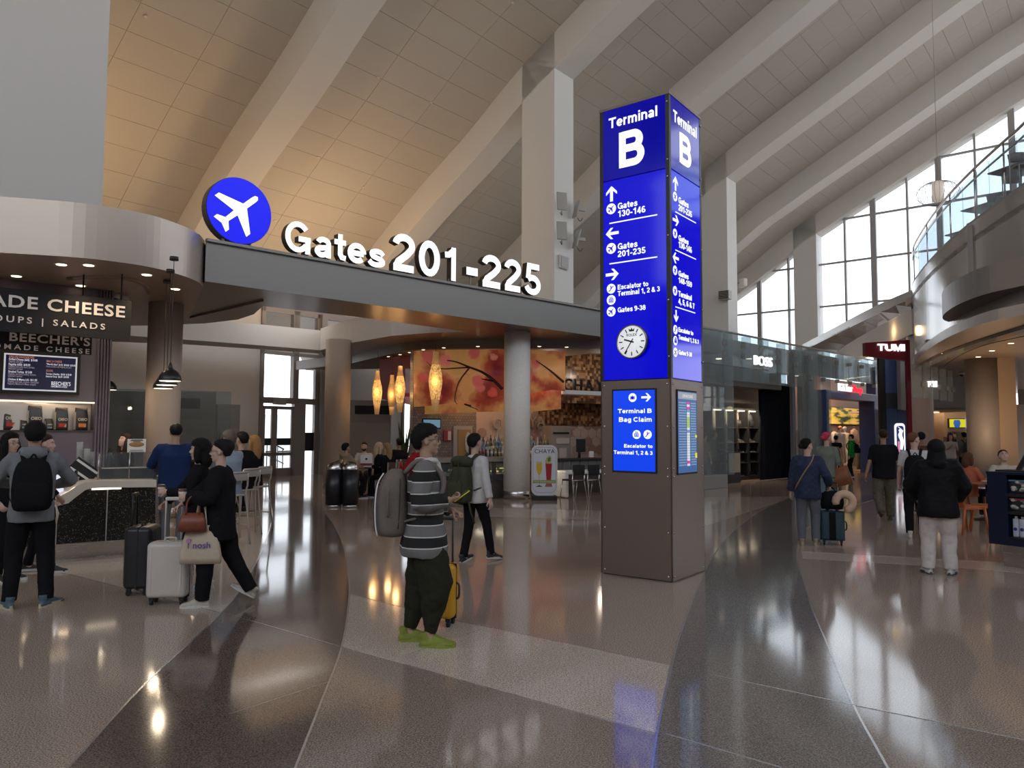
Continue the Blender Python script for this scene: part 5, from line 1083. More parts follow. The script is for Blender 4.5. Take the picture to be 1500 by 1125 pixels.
def gl(pts, m, nm, y=-.008): MB().prismv([sxz(u, v) for u, v in pts], y - .004, y).build(nm, m, sg)
gl([(785.5, 678.5), (794, 678.5), (794, 688), (792, 694), (790, 696), (788, 694), (786, 688)], mat('mimosa_yellow', (.6, .42, .01), .4), 'yellow_drink'); gl([(789.6, 696), (790.2, 696), (790.2, 711), (789.6, 711)], Mg, 'glass_stem'); gl([(784, 713), (795, 713), (791, 711), (789, 711)], M_black, 'glass_foot'); gl([(785.5, 676), (794, 676), (794, 678.5), (785.5, 678.5)], mat('glass_print', (.45, .42, .38), .4), 'glass_rim')
gl([(799, 679), (808.5, 679), (807, 704), (800.5, 704)], mat('cocktail_red', (.35, .01, .015), .4), 'red_drink'); gl([(800, 708), (808, 708), (809, 713), (798, 713)], mat('glass_foot_print', (.3, .12, .1), .4), 'glass_foot')
gl([(798.5, 675), (801, 670), (805, 667), (808, 671), (807, 678), (799, 679)], mat('garnish_green', (.4, .42, .12), .5), 'garnish', -.012); gl([(802, 672), (806, 669), (806, 675), (803, 677)], mat('garnish_dark', (.08, .14, .03), .5), 'garnish', -.017)
gl([(781, 703.2), (814, 703.2), (814, 707.5), (781, 707.5)], mat('banner_olive', (.28, .34, .04), .5), 'banner', -.013); x, z = sxz(797.5, 706.7); text('lettering', 'PICK YOUR POISON', .05, T(0, -.019, z), Mw, sg, .001, .005, 'CENTER', 1.1)
# litter bins
for i, (u, lab, hl) in enumerate(((488.5, 'black round litter bin with slanted steel lid, left of the pair', 0), (512.5, 'black round litter bin with round steel opening, right of the pair', 1))):
    p = at(u, 744); Yc = 16.75; p = pt(u, 744, Yc); r = .182
    t = thing('litter_bin', lab, 'litter bin', (p.x, Yc, 0), 0, 'litter bins beside the brown column')
    MB().cyl(0, 0, 0, .06, r * .9, 28).build('base_ring', M_steel, t); MB().cyl(0, 0, .06, .83, r, 28).build('body', mat('black_bin_metal', (.012, .013, .018), .35), t)
    mb = MB(); n = 28; vs = []
    for k in range(n): a = 2 * pi * k / n; vs.append((r * cos(a), r * sin(a), .83))
    for k in range(n): a = 2 * pi * k / n; x, y = r * cos(a), r * sin(a); vs.append((x, y, .97 + (x if not hl else -y * .5 - x * .2) * .38))
    mb.add(vs, [(k, (k + 1) % n, (k + 1) % n + n, k + n) for k in range(n)] + [tuple(range(n, 2 * n))], True); mb.sm[-1] = False; mb.build('slanted_lid', M_steel, t)
    sl = .38
    M_ = T(0, 0, .975) @ (RY(-math.atan(sl)) if not hl else RX(-math.atan(.19)) @ RY(math.atan(.076)))
    MB().cyl(0, 0, 0, .012, r * .62, 24, M_).build('opening', M_black, t)
# ================================================================== glass shop front
ga, gb_ = pt(1028, 600, 22.4), pt(1290, 600, 33.1)
SRZ = atan2(gb_.y - ga.y, gb_.x - ga.x); SF = Frame(ga.x, ga.y, SRZ)
GZ = SF.hit(1030, 479)[1]
shop = thing('shop_front', 'glass fin shop front reading BOSS, running back to the blue shop', 'shop front', (SF.o.x, SF.o.y, 0), SRZ)
seams = [1028, 1061, 1088, 1114, 1139, 1164, 1185, 1205, 1225, 1244, 1262, 1279, 1291]
SX = [SF.hit(u, 560)[0] for u in seams]
def sb(nm, x0, x1, y0, y1, z0, z1, m, p=shop, bev=0, **k): return MB().box(x0, x1, y0, y1, z0, z1).build(nm, m, p, bev, **k)
zlb = SF.hit(1061, 556)[1]; zr1 = SF.hit(1240, 574)[1]
M_bulk = mat('grey_bulkhead', (.16, .165, .17), .5); M_bulk2 = mat('light_grey_bulkhead', (.36, .37, .38), .55)
for i in range(len(SX) - 1):
    a, b = SX[i], SX[i + 1]; zb_ = 0 if i == 0 or i >= 5 else zlb
    if 7 <= i <= 10: zb_ = zr1 + .45
    sb('glass_panel', a + .015, b - .015, 0, .02, max(zb_, .4 if i == 0 else 0), GZ - .1 * (i % 2) * 0, M_glassf)
    sb('glass_fin', b - .012, b + .012, -.3, .02, max(zb_, .4 if i == 0 else 0) + .0, GZ - .08, M_glassf)
    for z in (GZ - .45, zlb + .75 if i < 5 else GZ - 1.2): sb('fin_clamp', b - .03, b + .03, -.12, .04, z, z + .14, M_mull)
    if 5 <= i: sb('upper_sheet', a + .02, b - .02, .12, .15, GZ - 1.0, GZ - .15, M_bulk2)
sb('plinth', SX[0] - .05, SX[1], -.08, .25, 0, .4, mat('plinth_grey', (.34, .34, .34), .4), bev=.01)
sb('top_rail', SX[0], SX[-1], .0, .06, GZ - .03, GZ + .03, M_bulk2)
# bulkheads behind the glass
sb('bulkhead', SX[1], SX[5], .5, 1.2, zlb - .1, GZ - 1.0, M_bulk); sb('bulkhead', SX[0], SX[5] + 2.2, .9, 1.4, GZ - .9, GZ + .0, M_bulk2)
sb('roof_slab', SX[0], SX[-1], 1.3, 6, GZ - .15, GZ, M_bulk2); 
for x in (SX[5], SX[6]): sb('steel_jamb', x - .1, x + .1, .03, .15, 0, GZ - .3, brushed('dark_jamb', (.14, .15, .17), .35, .5))
sb('dark_wall', SX[6] + .1, SX[7] - .1, .3, .5, 0, GZ - 1, mat('charcoal_blue_wall', (.03, .032, .045), .4))
x, z = SF.hit(1104, 532, -.36); zt = SF.hit(1104, 518, -.36)[1]; xw_ = SF.hit(1130, 532, -.36)[0] - x
o = text('raised_lettering', 'BOSS', (zt - z) / .7, T(x, -.36, z - .04), glow('boss_white', (1, 1, 1), 1.1), shop, .03, .002, 'LEFT'); bpy.context.view_layer.update(); o.matrix_local = o.matrix_local @ Sc(xw_ / max(.1, o.dimensions.x), 1, 1)
text('raised_lettering', 'HUGO BOSS', .1, T(x + xw_ / 2, -.34, z - .2), mat('grey_letter', (.3, .3, .3), .4), shop, .01, .01, 'CENTER', 1.5)
for u, v in ((1053, 526), (1097, 526), (1166, 551), (1176, 537), (1207, 541), (1234, 545), (1276, 550)):
    x, z = SF.hit(u, v, .3); MB().cyl(x, .3, z, z + .02, .09, 14).build('shop_downlight', M_warm, shop)
# boss interior
ybk = 1.85
M_int = mat('boss_taupe_wall', (.25, .215, .185), .6)
sb('interior_back_wall', -2, SF.hit(1119, 640, ybk)[0], ybk, ybk + .2, 0, GZ, M_int); 
IX0, IZ1 = SF.hit(1044, 599, ybk - .5); IX1, _ = SF.hit(1112, 599, ybk - .5); _, IZs = SF.hit(1080, 626, ybk - .5)
case = thing('shoe_cabinet', 'lit black framed display cabinet with bags on top and shoes below', 'cabinet', SF.w(IX0, ybk - .5), SRZ)
W_ = IX1 - IX0; cwid = W_ / 4
MB().box(0, W_, .35, .4, .1, IZ1).build('back_panel', mat('cabinet_cream', (.45, .40, .32), .6), case)
for i in range(5): MB().box(i * cwid - .04, i * cwid + .04, 0, .36, 0, IZ1).build('upright', M_black, case)
MB().box(-.04, W_ + .04, 0, .36, IZ1, IZ1 + .08).build('top_rail', M_black, case); MB().box(-.04, W_ + .04, 0, .36, 0, .12).build('bottom_rail', M_black, case)
zsh = [SF.hit(1080, v, ybk - .5)[1] for v in (626, 648, 663, 678, 700)]
for i in range(4):
    for z in zsh[:4]: MB().box(i * cwid + .04, (i + 1) * cwid - .04, .02, .35, z - .03, z).build('shelf_board', mat('dark_shelf', (.04, .035, .035), .4), case)
    MB().box(i * cwid + .08, (i + 1) * cwid - .08, .1, .3, IZ1 - .03, IZ1).build('light_bar', glow('warm_led_strip', (1, .82, .6), 2.5), case)
shoe0 = None
for i in range(1, 4):
    for j, z in enumerate(zsh[1:4] + [.13]):
        for s_ in (-.11, .11):
            loc = SF.w(IX0 + (i + .5) * cwid + s_, ybk - .32, z)
            l = 'dark shoe, %s of the pair, %s column, %s shelf of the shoe cabinet' % ('left' if s_ < 0 else 'right', ('left', 'middle', 'right')[i - 1], ('second', 'third', 'fourth', 'lowest')[j])
            if shoe0 is None:
                shoe0 = thing('display_shoe', l, 'shoe', loc, SRZ + .9, 'shoes in the display cabinet')
                MB().loft([(0, 0, 0, .05, .15), (0, 0, .03, .05, .15), (0, .02, .07, .045, .11), (0, .07, .12, .035, .05)], 12).build('upper', M_black, shoe0); MB().loft([(0, 0, -.0, .054, .155), (0, 0, .02, .054, .155)], 12).build('sole', mat('shoe_sole_tan', (.3, .26, .2), .6), shoe0)
            else: clone(shoe0, loc, SRZ + .9, l)
for k, (i, lab) in enumerate(((1, 'thin black ring shaped bag on the top shelf of the display cabinet'), (2, 'black handbag with handle on the top shelf of the cabinet'), (3, 'rounded black backpack at the right end of the top shelf'))):
    t = thing('display_bag', lab, 'bag', SF.w(IX0 + (i + .5) * cwid, ybk - .3, zsh[0]), SRZ)
    if k == 0: MB().tube([(.12 * cos(a * pi / 8), 0, .38 + .3 * sin(a * pi / 8)) for a in range(16)], .018, 6, closed=True).build('ring', M_black, t); MB().box(-.05, .05, -.03, .03, 0, .09).build('holder', M_black, t)
    elif k == 1: MB().loft([(0, 0, 0, .2, .07), (0, 0, .28, .17, .05)], 16, power=5).build('body', M_black, t); MB().tube([(-.1, 0, .26), (-.06, 0, .52), (.06, 0, .52), (.1, 0, .26)], .014, 6, sub=4).build('handle', M_black, t)
    else: MB().loft([(0, 0, 0, .2, .1), (0, 0, .3, .22, .1), (0, 0, .45, .15, .08), (0, 0, .5, .05, .05)], 16).build('body', M_black, t); MB().rbox(-.12, .12, -.14, -.09, .05, .25, .03).build('pocket', M_black, t)
lamp('AREA', 'cabinet_light', tuple(SF.w(IX0 + W_ / 2, ybk - .8, IZ1 - .05)), 55, (1, .82, .58), tuple(SF.w(IX0 + W_ / 2, ybk, 1.2)), W_, .05)
xa_, _ = SF.hit(1046, 700, 2.2); t = thing('card_stand', 'small black framed stand with a pale card beside the shoe cabinet', 'stand', SF.w(SF.hit(1067, 700, .8)[0], .8), SRZ)
MB().box(0, .85, 0, .04, 0, 1.05).build('frame', M_black, t); MB().box(.05, .8, -.01, 0, .35, 1.0).build('card', mat('cabinet_cream', (.45, .40, .32)), t)
# pleated curtain
xa_, xb_ = SF.hit(1115, 640, .8)[0], SF.hit(1157, 640, .8)[0]; n = 64; vs = []; fs = []
for i in range(n + 1):
    x = xa_ + (xb_ - xa_) * i / n; y = .8 + .07 * sin(i * 1.25)
    vs += [(x, y, .02), (x, y, zlb + .2), (x, y + .03, .02), (x, y + .03, zlb + .2)]
for i in range(n): o = 4 * i; fs += [(o, o + 4, o + 5, o + 1), (o + 2, o + 3, o + 7, o + 6), (o + 1, o + 5, o + 7, o + 3)]
mb = MB().add(vs, fs, True, T(0, 0, 0)); cu = mb.build('pleated_curtain', fabric('black_navy_curtain', (.012, .014, .02)), None); cu.location = SF.o; cu.rotation_euler = (0, 0, SRZ); tag(cu, 'black floor length pleated curtain right of the shoe cabinet', 'curtain')
# coral lit bit of the next shop seen through glass + shelves
M_coral = mat('coral_wall', (.6, .28, .18), .6)
cx0_, cx1_ = SF.hit(1158, 640, 1.6)[0], SF.hit(1204, 640, 1.6)[0]; sb('coral_wall', cx0_, cx1_, 1.6, 1.7, 0, GZ, M_coral); lamp('AREA', 'coral_light', tuple(SF.w((cx0_ + cx1_) / 2, .7, 3.9)), 30, (1, .65, .4), tuple(SF.w((cx0_ + cx1_) / 2, 1.6, 1.5)), 1.5, .5)
# golf shop
M_blue2 = mat('royal_blue_cladding', (.035, .07, .2), .4); M_blue3 = mat('blue_cladding_light', (.06, .11, .26), .4)
px0, pz1 = SF.hit(1208, 570, -.1); px1 = SF.hit(1283, 578, -.1)[0]
gsf = thing('blue_shop_portal', 'blue portal frame of the golf shop with red and white sign above', 'shop front', (SF.o.x, SF.o.y, 0), SRZ)
zpt = SF.hit(1240, 574, -.1)[1]; zpb = zpt - .3
sb('lintel', px0, px1, -.15, .5, zpb, zpt, M_blue2, gsf, .01); sb('jamb', px0, px0 + .25, -.15, .5, 0, zpb, M_blue2, gsf); sb('jamb', px1 - .35, px1, -.15, .5, 0, zpb, M_blue2, gsf); sb('blue_reveal', px1, SX[-1] + .3, -.1, .3, 0, GZ - .4, M_blue3, gsf)
x, z = SF.hit(1228, 572, -.36); x2 = SF.hit(1262, 572, -.36)[0]; xm = SF.hit(1248, 572, -.36)[0]; zt = SF.hit(1228, 561, -.36)[1]
fits = []
fits.append((text('raised_lettering', 'PGA Tour', (zt - z) / .7, T(x, -.36, z), glow('boss_white', (1, 1, 1), 1.1), gsf, .03, .008, 'LEFT'), xm - x)); fits.append((text('raised_lettering', 'Shop', (zt - z) / .7, T(xm + .04, -.36, z), glow('red_sign_letter', (1, .02, .05), 1.2), gsf, .03, .008, 'LEFT'), x2 - xm))
bpy.context.view_layer.update()
for o, w_ in fits: o.matrix_local = o.matrix_local @ Sc(w_ / max(.1, o.dimensions.x), 1, 1)
yb2 = 3.4
sb('shop_back_wall', SF.hit(1190, 640, yb2)[0], SF.hit(1300, 640, yb2)[0], yb2, yb2 + .2, 0, 4.4, mat('shop_brown_wall', (.25, .13, .08), .6), gsf); sb('shop_floor_mat', px0, px1, 1, 4.4, 0, .01, mat('shop_wood_floor', (.3, .17, .09), .3), gsf)
sb('dark_side_panel', SF.hit(1268, 640, 1.6)[0], SF.hit(1282, 640, 1.6)[0], 1.6, 1.8, .9, zpb, M_black, gsf)
lamp('AREA', 'shop_light', tuple(SF.w(SF.hit(1240, 640, 2)[0], 2.0, 4.0)), 150, (1, .68, .42), tuple(SF.w(SF.hit(1240, 640, 2)[0], 2.5, 0)), 2.4, 1.5)
# landscape picture
x0, z1 = SF.hit(1214, 596, yb2 - .1); x1, z0 = SF.hit(1264, 622, yb2 - .1)
M_pic = mat('golf_landscape', (.5, .35, .03), .5); nt = M_pic.node_tree; tt = nt.nodes.new('ShaderNodeTexCoord'); nn = nt.nodes.new('ShaderNodeTexNoise'); nn.inputs['Scale'].default_value = 1.6; nn.inputs['Detail'].default_value = 8
mp = nt.nodes.new('ShaderNodeMapping'); mp.inputs['Scale'].default_value = (.5, 1, 2.4); nt.links.new(tt.outputs['Object'], mp.inputs[0]); nt.links.new(mp.outputs[0], nn.inputs[0])
rr_ = rampn([(.38, (.012, .02, .008)), (.46, (.06, .07, .01)), (.52, (.55, .36, .02)), (.64, (.85, .45, .12))]); nt.links.new(nn.outputs[0], rr_.inputs[0]); nt.links.new(rr_.outputs[0], nt.nodes['Principled BSDF'].inputs[0]); nt.links.new(rr_.outputs[0], nt.nodes['Principled BSDF'].inputs['Emission Color']); nt.nodes['Principled BSDF'].inputs['Emission Strength'].default_value = .5
pic = thing('landscape_picture', 'wide yellow and dark green golf landscape picture at the back of the blue shop', 'picture', SF.w(x0, yb2 - .1), SRZ); MB().box(-.03, x1 - x0 + .03, .01, .08, z0 - .03, z1 + .03).build('frame', M_black, pic); MB().box(0, x1 - x0, 0, .02, z0, z1).build('canvas', M_pic, pic)
# garments
def garment(u, v0, v1, Y, c, lab, w=.26, frame=SF, sleeves=True):
    x, z1 = frame.hit(u, v0, Y); _, z0 = frame.hit(u, v1, Y); t = thing('hanging_garment', lab, 'clothing', frame.w(x, Y, z0), frame.rz, 'clothes on display'); h = z1 - z0
    mb = MB(); mb.loft([(0, 0, 0, w, .1), (0, 0, h * .5, w * .9, .1), (0, 0, h * .85, w * .95, .09), (0, 0, h * .95, w * .5, .07), (0, 0, h, w * .2, .05)], 16)
    if sleeves:
        for s_ in (-1, 1): mb.tube([(s_ * w * .75, 0, h * .86), (s_ * w * 1.15, -.02, h * .6), (s_ * w * 1.3, -.03, h * .15)], [.08, .07, .06], 8, sub=2)
    mb.build('cloth', fabric('cloth_%02d%02d%02d' % tuple(int(k * 99) for k in c), c), t); MB().tube([(0, 0, h), (0, 0, h + .1), (.03, 0, h + .13)], .008, 5).build('hook', M_steel, t)
for a in ((1251, 628, 652, 2.6, (.62, .42, .33), 'pale peach sweater on a hanger in the middle of the blue shop', .34), (1277, 655, 692, .6, (.05, .05, .06), 'dark patterned jacket on the rack by the blue doorway', .3), (1268, 655, 690, .8, (.07, .07, .08), 'dark grey jacket behind the patterned one on the rack', .3),
          (1259, 655, 690, 1.2, (.25, .22, .14), 'olive garment hanging low between the two racks', .25), (1222, 632, 652, 3.0, (.6, .55, .5), 'white sweater at the back left of the blue shop', .28), (1172, 628, 655, 1.2, (.35, .09, .08), 'red sweater seen through the glass left of the blue shop', .26), (1193, 628, 652, 1.2, (.5, .26, .2), 'pink sweater seen through the glass beside the blue doorway', .24)): garment(*a)
rack = thing('clothes_rack', 'pale wooden clothes rack by the blue doorway', 'rack', SF.w(SF.hit(1272, 700, .7)[0], .7), SRZ)
for x in (-.7, .7): MB().box(x - .03, x + .03, -.03, .03, 0, 1.75).build('post', mat('pale_wood', (.45, .3, .18), .5), rack)
MB().box(-.73, .73, -.02, .02, 1.72, 1.76).build('rail', mat('pale_wood', (.45, .3, .18)), rack); MB().box(-.8, .8, -.3, .3, 0, .06).build('base', mat('pale_wood', (.45, .3, .18)), rack)
tb = thing('display_table', 'low display table with folded clothes seen through the glass', 'table', SF.w(SF.hit(1170, 640, .8)[0], .8), SRZ); MB().box(-.5, .5, -.3, .3, .85, .9).build('table_top', mat('white_laminate', (.8, .8, .8)), tb)
for x in (-.45, .45): MB().box(x - .03, x + .03, -.25, .25, 0, .85).build('leg', M_dark, tb)
for k in range(6): o = MB().rbox(-.14, .14, -.1, .1, 0, .05, .02).build('folded_shirt', fabric('folded_%d' % (k % 3), [(.6, .55, .5), (.3, .35, .45), (.5, .3, .25)][k % 3])); o.location = SF.w(SF.hit(1170, 640, .8)[0] - .3 + .3 * (k % 3), .8, .9 + .05 * (k // 3)); o.rotation_euler = (0, 0, SRZ); tag(o, 'folded shirt, %s in the %s pile on the display table behind the glass' % (('lower', 'upper')[k // 3], ('left', 'middle', 'right')[k % 3]), 'clothing', 'folded shirts')
# blue side wall with lit golfer sign, black pillar and red sign box
BW = Frame(*(pt(1298, 600, 30.5)[:2]), radians(8))
bw2 = thing('blue_side_wall', 'blue panelled wall with a lit rounded golfer sign, right of the glass front', 'wall panel', (BW.o.x, BW.o.y, 0), BW.rz); W2 = BW.hit(1331, 600)[0]
zt_ = BW.hit(1300, 520)[1]; za, zb_ = BW.hit(1310, 576)[1], BW.hit(1310, 599)[1]
for k in range(2): MB().box(W2 * k / 2 + .01, W2 * (k + 1) / 2 - .01, 0, .2, za, zt_).build('upper_panel', M_blue3, bw2); MB().box(W2 * k / 2 + .01, W2 * (k + 1) / 2 - .01, 0, .2, 0, zb_).build('lower_panel', M_blue2, bw2)
MB().box(0, W2, 0, .2, zb_, za).build('dark_band', mat('dark_grille', (.03, .035, .05), .4), bw2); MB().box(-.27, -.02, .0, .12, 0, zt_ + .2).build('black_pillar', M_black, bw2); MB().box(.02, W2, .21, .3, 0, zt_).build('backing', M_black, bw2)
x0, z1 = BW.hit(1311, 620, -.05); x1, z0 = BW.hit(1327, 668, -.05); xc_ = (x0 + x1) / 2; wl_ = (x1 - x0) / 2
def rr2(w, z0, z1, r): return [(x + xc_, z) for x, z in rrect(w, z0, z1, r)]
MB().prismv(rr2(wl_, z0, z1, wl_ * .6), -.04, 0).build('sign_outline', glow('boss_white', (1, 1, 1), 1.1), bw2); MB().prismv(rr2(wl_ * .72, z0 + .1, z1 - .1, wl_ * .45), -.05, -.038).build('sign_inner', glow('logo_navy', (.03, .05, .2), .5), bw2)
hh = z1 - z0
MB().tube([(xc_ + .02, -.06, z0 + hh * .2), (xc_ + .06, -.06, z0 + hh * .45), (xc_ - .02, -.06, z0 + hh * .65), (xc_ + .1, -.06, z0 + hh * .78)], [.05, .07, .08, .03], 8, sub=3).build('golfer_figure', glow('boss_white', (1, 1, 1)), bw2); MB().ell((xc_ - .02, -.06, z0 + hh * .78), (.05, .02, .06)).build('golfer_head', glow('boss_white', (1, 1, 1)), bw2)
MB().tube([(xc_ + .1, -.06, z0 + hh * .78), (xc_ - .1, -.06, z0 + hh * .9)], .012, 5).build('golf_club', glow('boss_white', (1, 1, 1)), bw2); MB().box(xc_ - .12, xc_ - .02, -.055, -.04, z0 + .15, z0 + hh * .45).build('red_stripe', glow('logo_pink', (.8, .3, .45), .7), bw2)
TF = Frame(*(pt(1330, 520, 25.0)[:2]), radians(4)); M_red = mat('oxblood_sign', (.13, .008, .02), .3)
ts = thing('red_sign_box', 'dark red box sign with white TUMI letters projecting over the blue wall', 'sign', (TF.o.x, TF.o.y, 0), TF.rz)
x0, z1 = TF.hit(1268, 502); zz1 = TF.hit(1330, 498)[1]; z0a = TF.hit(1268, 521)[1]; z0b = TF.hit(1330, 529)[1]
MB().prismv([(x0, z0a), (0, z0b), (0, zz1), (x0, z1)], 0, .2).build('box', M_red, ts); MB().box(-.06, .08, 0, .1, 0, zz1).build('red_post', M_red, ts)
x, z = TF.hit(1285, 514); x2 = TF.hit(1325, 514)[0]; zt = TF.hit(1290, 504)[1]
glyphs(MB(), 'TUMI', x, z, x2 - x, zt - z, -.06, -.01).build('raised_lettering', glow('boss_white', (1, 1, 1)), ts)
# ================================================================== far right: second luggage shop, column, fashion shop
column(*(pt(1349, 600, 27)[:2]), .40, 6.6, mat('pale_column_paint', (.6, .5, .46), .5), 'column', 'slim pale column in front of the fashion shop, right of the red sign', 0)
LF = Frame(*(pt(1335, 570, 24.5)[:2]), radians(-8))
lg = thing('luggage_shop_glass', 'hanging glass front with white TUMI letters left of the big beige column', 'shop front', (LF.o.x, LF.o.y, 0), LF.rz)
for k, (u0, u1) in enumerate(((1336, 1352), (1352, 1364), (1364, 1376), (1376, 1388), (1388, 1397))):
    x0, z1 = LF.hit(u0, 551 + k * 2.5); x1, z0 = LF.hit(u1, 582 + k * 1.5); MB().box(x0 + .01, x1 - .01, 0, .03, z0, z1 + .4).build('glass_panel', M_glassf, lg); MB().box(x1 - .04, x1 + .04, -.06, .06, (z0 + z1) / 2, (z0 + z1) / 2 + .15).build('fin_clamp', M_mull, lg)
x, z = LF.hit(1359, 567, -.05); x2 = LF.hit(1373, 567, -.05)[0]; glyphs(MB(), 'TUMI', x, z, x2 - x, .2, -.06, -.01).build('raised_lettering', glow('boss_white', (1, 1, 1)), lg)
FF = Frame(*(pt(1380, 640, 33)[:2]), radians(-4))
fs_ = thing('fashion_shop', 'warmly lit open shop with a yellow screen, behind the slim pale column', 'shop', (FF.o.x, FF.o.y, 0), FF.rz)
def fbx(nm, u0, v0, u1, v1, Y0, Y1, m, z0=None, z1=None):
    x0, a = FF.hit(u0, v0, Y0); x1, b = FF.hit(u1, v1, Y0); return MB().box(x0, x1, Y0, Y1, b if z0 is None else z0, a if z1 is None else z1).build(nm, m, fs_)
fbx('grey_bulkhead', 1320, 576, 1440, 600, -3, -2.5, M_bulk2, z1=6.0); M_sand = mat('sand_wall', (.62, .42, .25), .6)
fbx('back_wall', 1325, 600, 1445, 710, 3, 3.2, M_sand, z0=0, z1=5); fbx('ceiling_slab', 1325, 598, 1445, 600, -3, 3, mat('warm_ceiling', (.5, .38, .28), .6), z0=FF.hit(1380, 601, -2.9)[1], z1=FF.hit(1380, 601, -2.9)[1] + .1)
fbx('projecting_wall', 1383, 604, 1432, 680, 1.5, 3, mat('sand_wall_light', (.75, .56, .38), .6), z0=0)
fbx('screen_case', 1390, 613, 1415, 627, 1.35, 1.5, M_black); fbx('screen_face', 1391, 614, 1414.5, 626, 1.33, 1.35, glow('yellow_screen', (.62, .6, .02), .9)); 
x, z = FF.hit(1402, 620, 1.3); MB().loft([(x, 1.31, z - .2, .1, .01), (x, 1.31, z, .16, .01), (x, 1.31, z + .15, .12, .01)], 12).build('blue_motif', glow('blue_motif', (.03, .12, .4), .8), fs_)
fbx('screen_side', 1414.5, 613, 1421, 627, 1.33, 1.5, glow('side_screen', (.45, .45, .65), .7)); fbx('mirror_frame', 1385, 640, 1424, 700, 1.0, 1.2, mat('rack_taupe', (.3, .22, .17), .6), z0=0)
fbx('dark_display', 1388, 643, 1420, 690, .9, 1.0, M_black, z0=.2)
x, z = FF.hit(1393, 636, 1.4); text('lettering', 'REFRESH', .16, T(x + .2, 1.45, z), M_dark, fs_, .01, .01)
for i, (u, v) in enumerate(((1363, 598), (1374, 601), (1386, 599), (1397, 598.5), (1408, 600), (1415, 599), (1371, 604), (1338, 603))):
    x, z = FF.hit(u, v, -1.5 + (i % 3)); MB().cyl(x, -1.5 + (i % 3), z - .02, z, .12, 12).build('shop_downlight', M_warm, fs_)
lamp('AREA', 'fashion_light', tuple(FF.w(0, 0, 4.3)), 260, (1, .72, .45), tuple(FF.w(0, .5, 0)), 4, 2)
for i, (u, c) in enumerate(((1360, (.04, .03, .04)), (1366, (.12, .03, .05)), (1372, (.05, .05, .07)), (1395, (.2, .15, .13)), (1403, (.05, .04, .05)), (1411, (.35, .25, .2)))): garment(u, 648, 668, .6, c, '%s garment hanging in the warm fashion shop, %s from the left' % (('black', 'wine red', 'navy', 'taupe', 'black', 'beige')[i], ordn(i + 1)), .2, FF)
st_ = thing('standing_mirror', 'tall taupe panel stand in front of the fashion shop', 'stand', FF.w(FF.hit(1412, 690, -3)[0], -3), FF.rz); MB().box(-.22, .18, 0, .06, 0, FF.hit(1412, 634, -3)[1]).build('board', mat('rack_taupe', (.3, .22, .17), .6), st_)
# ================================================================== big beige column and discs on the right
cb = pt(1444, 640, 23); column(cb.x, 23, .5, 3.98, mat('taupe_speckled_column', (.36, .30, .26), .5, .1, noise_amt=.18, nscale=60), 'column', 'thick taupe column behind the seated pair at the orange tables', .1)
sw = thing('beige_wall_strip', 'beige wall strip right of the thick taupe column', 'wall panel', (pt(1480, 640, 22.5).x, 22.5, 0)); MB().box(-.3, .22, 0, .3, 0, 3.98).build('panel', mat('beige_strip', (.52, .36, .24), .5), sw); tag(sw, kind='structure')
LZ = 3.98
ld = catmull([at(1600, 440, LZ), at(1500, 461, LZ), at(1440, 474, LZ), at(1385, 496, LZ), at(1350, 520, LZ), at(1336, 541, LZ), at(1345, 551, LZ), at(1365, 559, LZ), at(1396, 567, LZ), at(1425, 571, LZ), at(1500, 577, LZ), at(1600, 580, LZ)], 5)
LD = MB().prism([p[:2] for p in ld], LZ, LZ + .22).build('lower_disc', [mat('pale_disc_rim', (.55, .54, .53), .35, .4), M_soff2], kind='structure')
for p in LD.data.polygons:
    if p.normal.z < -.9: p.material_index = 1
inn = catmull([at(u, v, LZ) for u, v in ((1500, 492), (1440, 506), (1400, 524), (1381, 541), (1390, 555), (1420, 565))], 5)
MB().tube([(p.x, p.y, LZ - .004) for p in inn], .012, 6).build('soffit_joint', M_dark, LD)
for u, v, l in ((1433, 522.5, 'oblong ceiling light under the lower disc, nearest'), (1453, 513.5, 'oblong ceiling light under the lower disc, middle'), (1481, 502.5, 'oblong ceiling light under the lower disc, near the frame edge'), (1383, 517, 'small dark fitting under the lower disc')): downlight(u, v, LZ, l, 0, .9)
lamp('AREA', 'disc_glow', (13.2, 20.5, .9), 60, (1, .7, .42), (13.4, 21, 4), 1.5, 1.5)
dome(1409, 545, LZ, 'dark dome camera under the lower disc beside the thick column', .12)
UZ = 4.75
ud = catmull([at(1600, 396, UZ), at(1500, 418, UZ), at(1440, 432, UZ), at(1400, 448, UZ), at(1381, 463, UZ), at(1388, 471, UZ), at(1422, 476, UZ), at(1500, 474, UZ), at(1600, 470, UZ)], 5)
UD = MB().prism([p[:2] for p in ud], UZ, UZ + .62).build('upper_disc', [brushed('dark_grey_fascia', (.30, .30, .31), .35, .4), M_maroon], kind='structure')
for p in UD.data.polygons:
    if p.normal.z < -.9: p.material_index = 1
dome(1477, 474, UZ, 'white dome camera under the dark upper disc', .11)
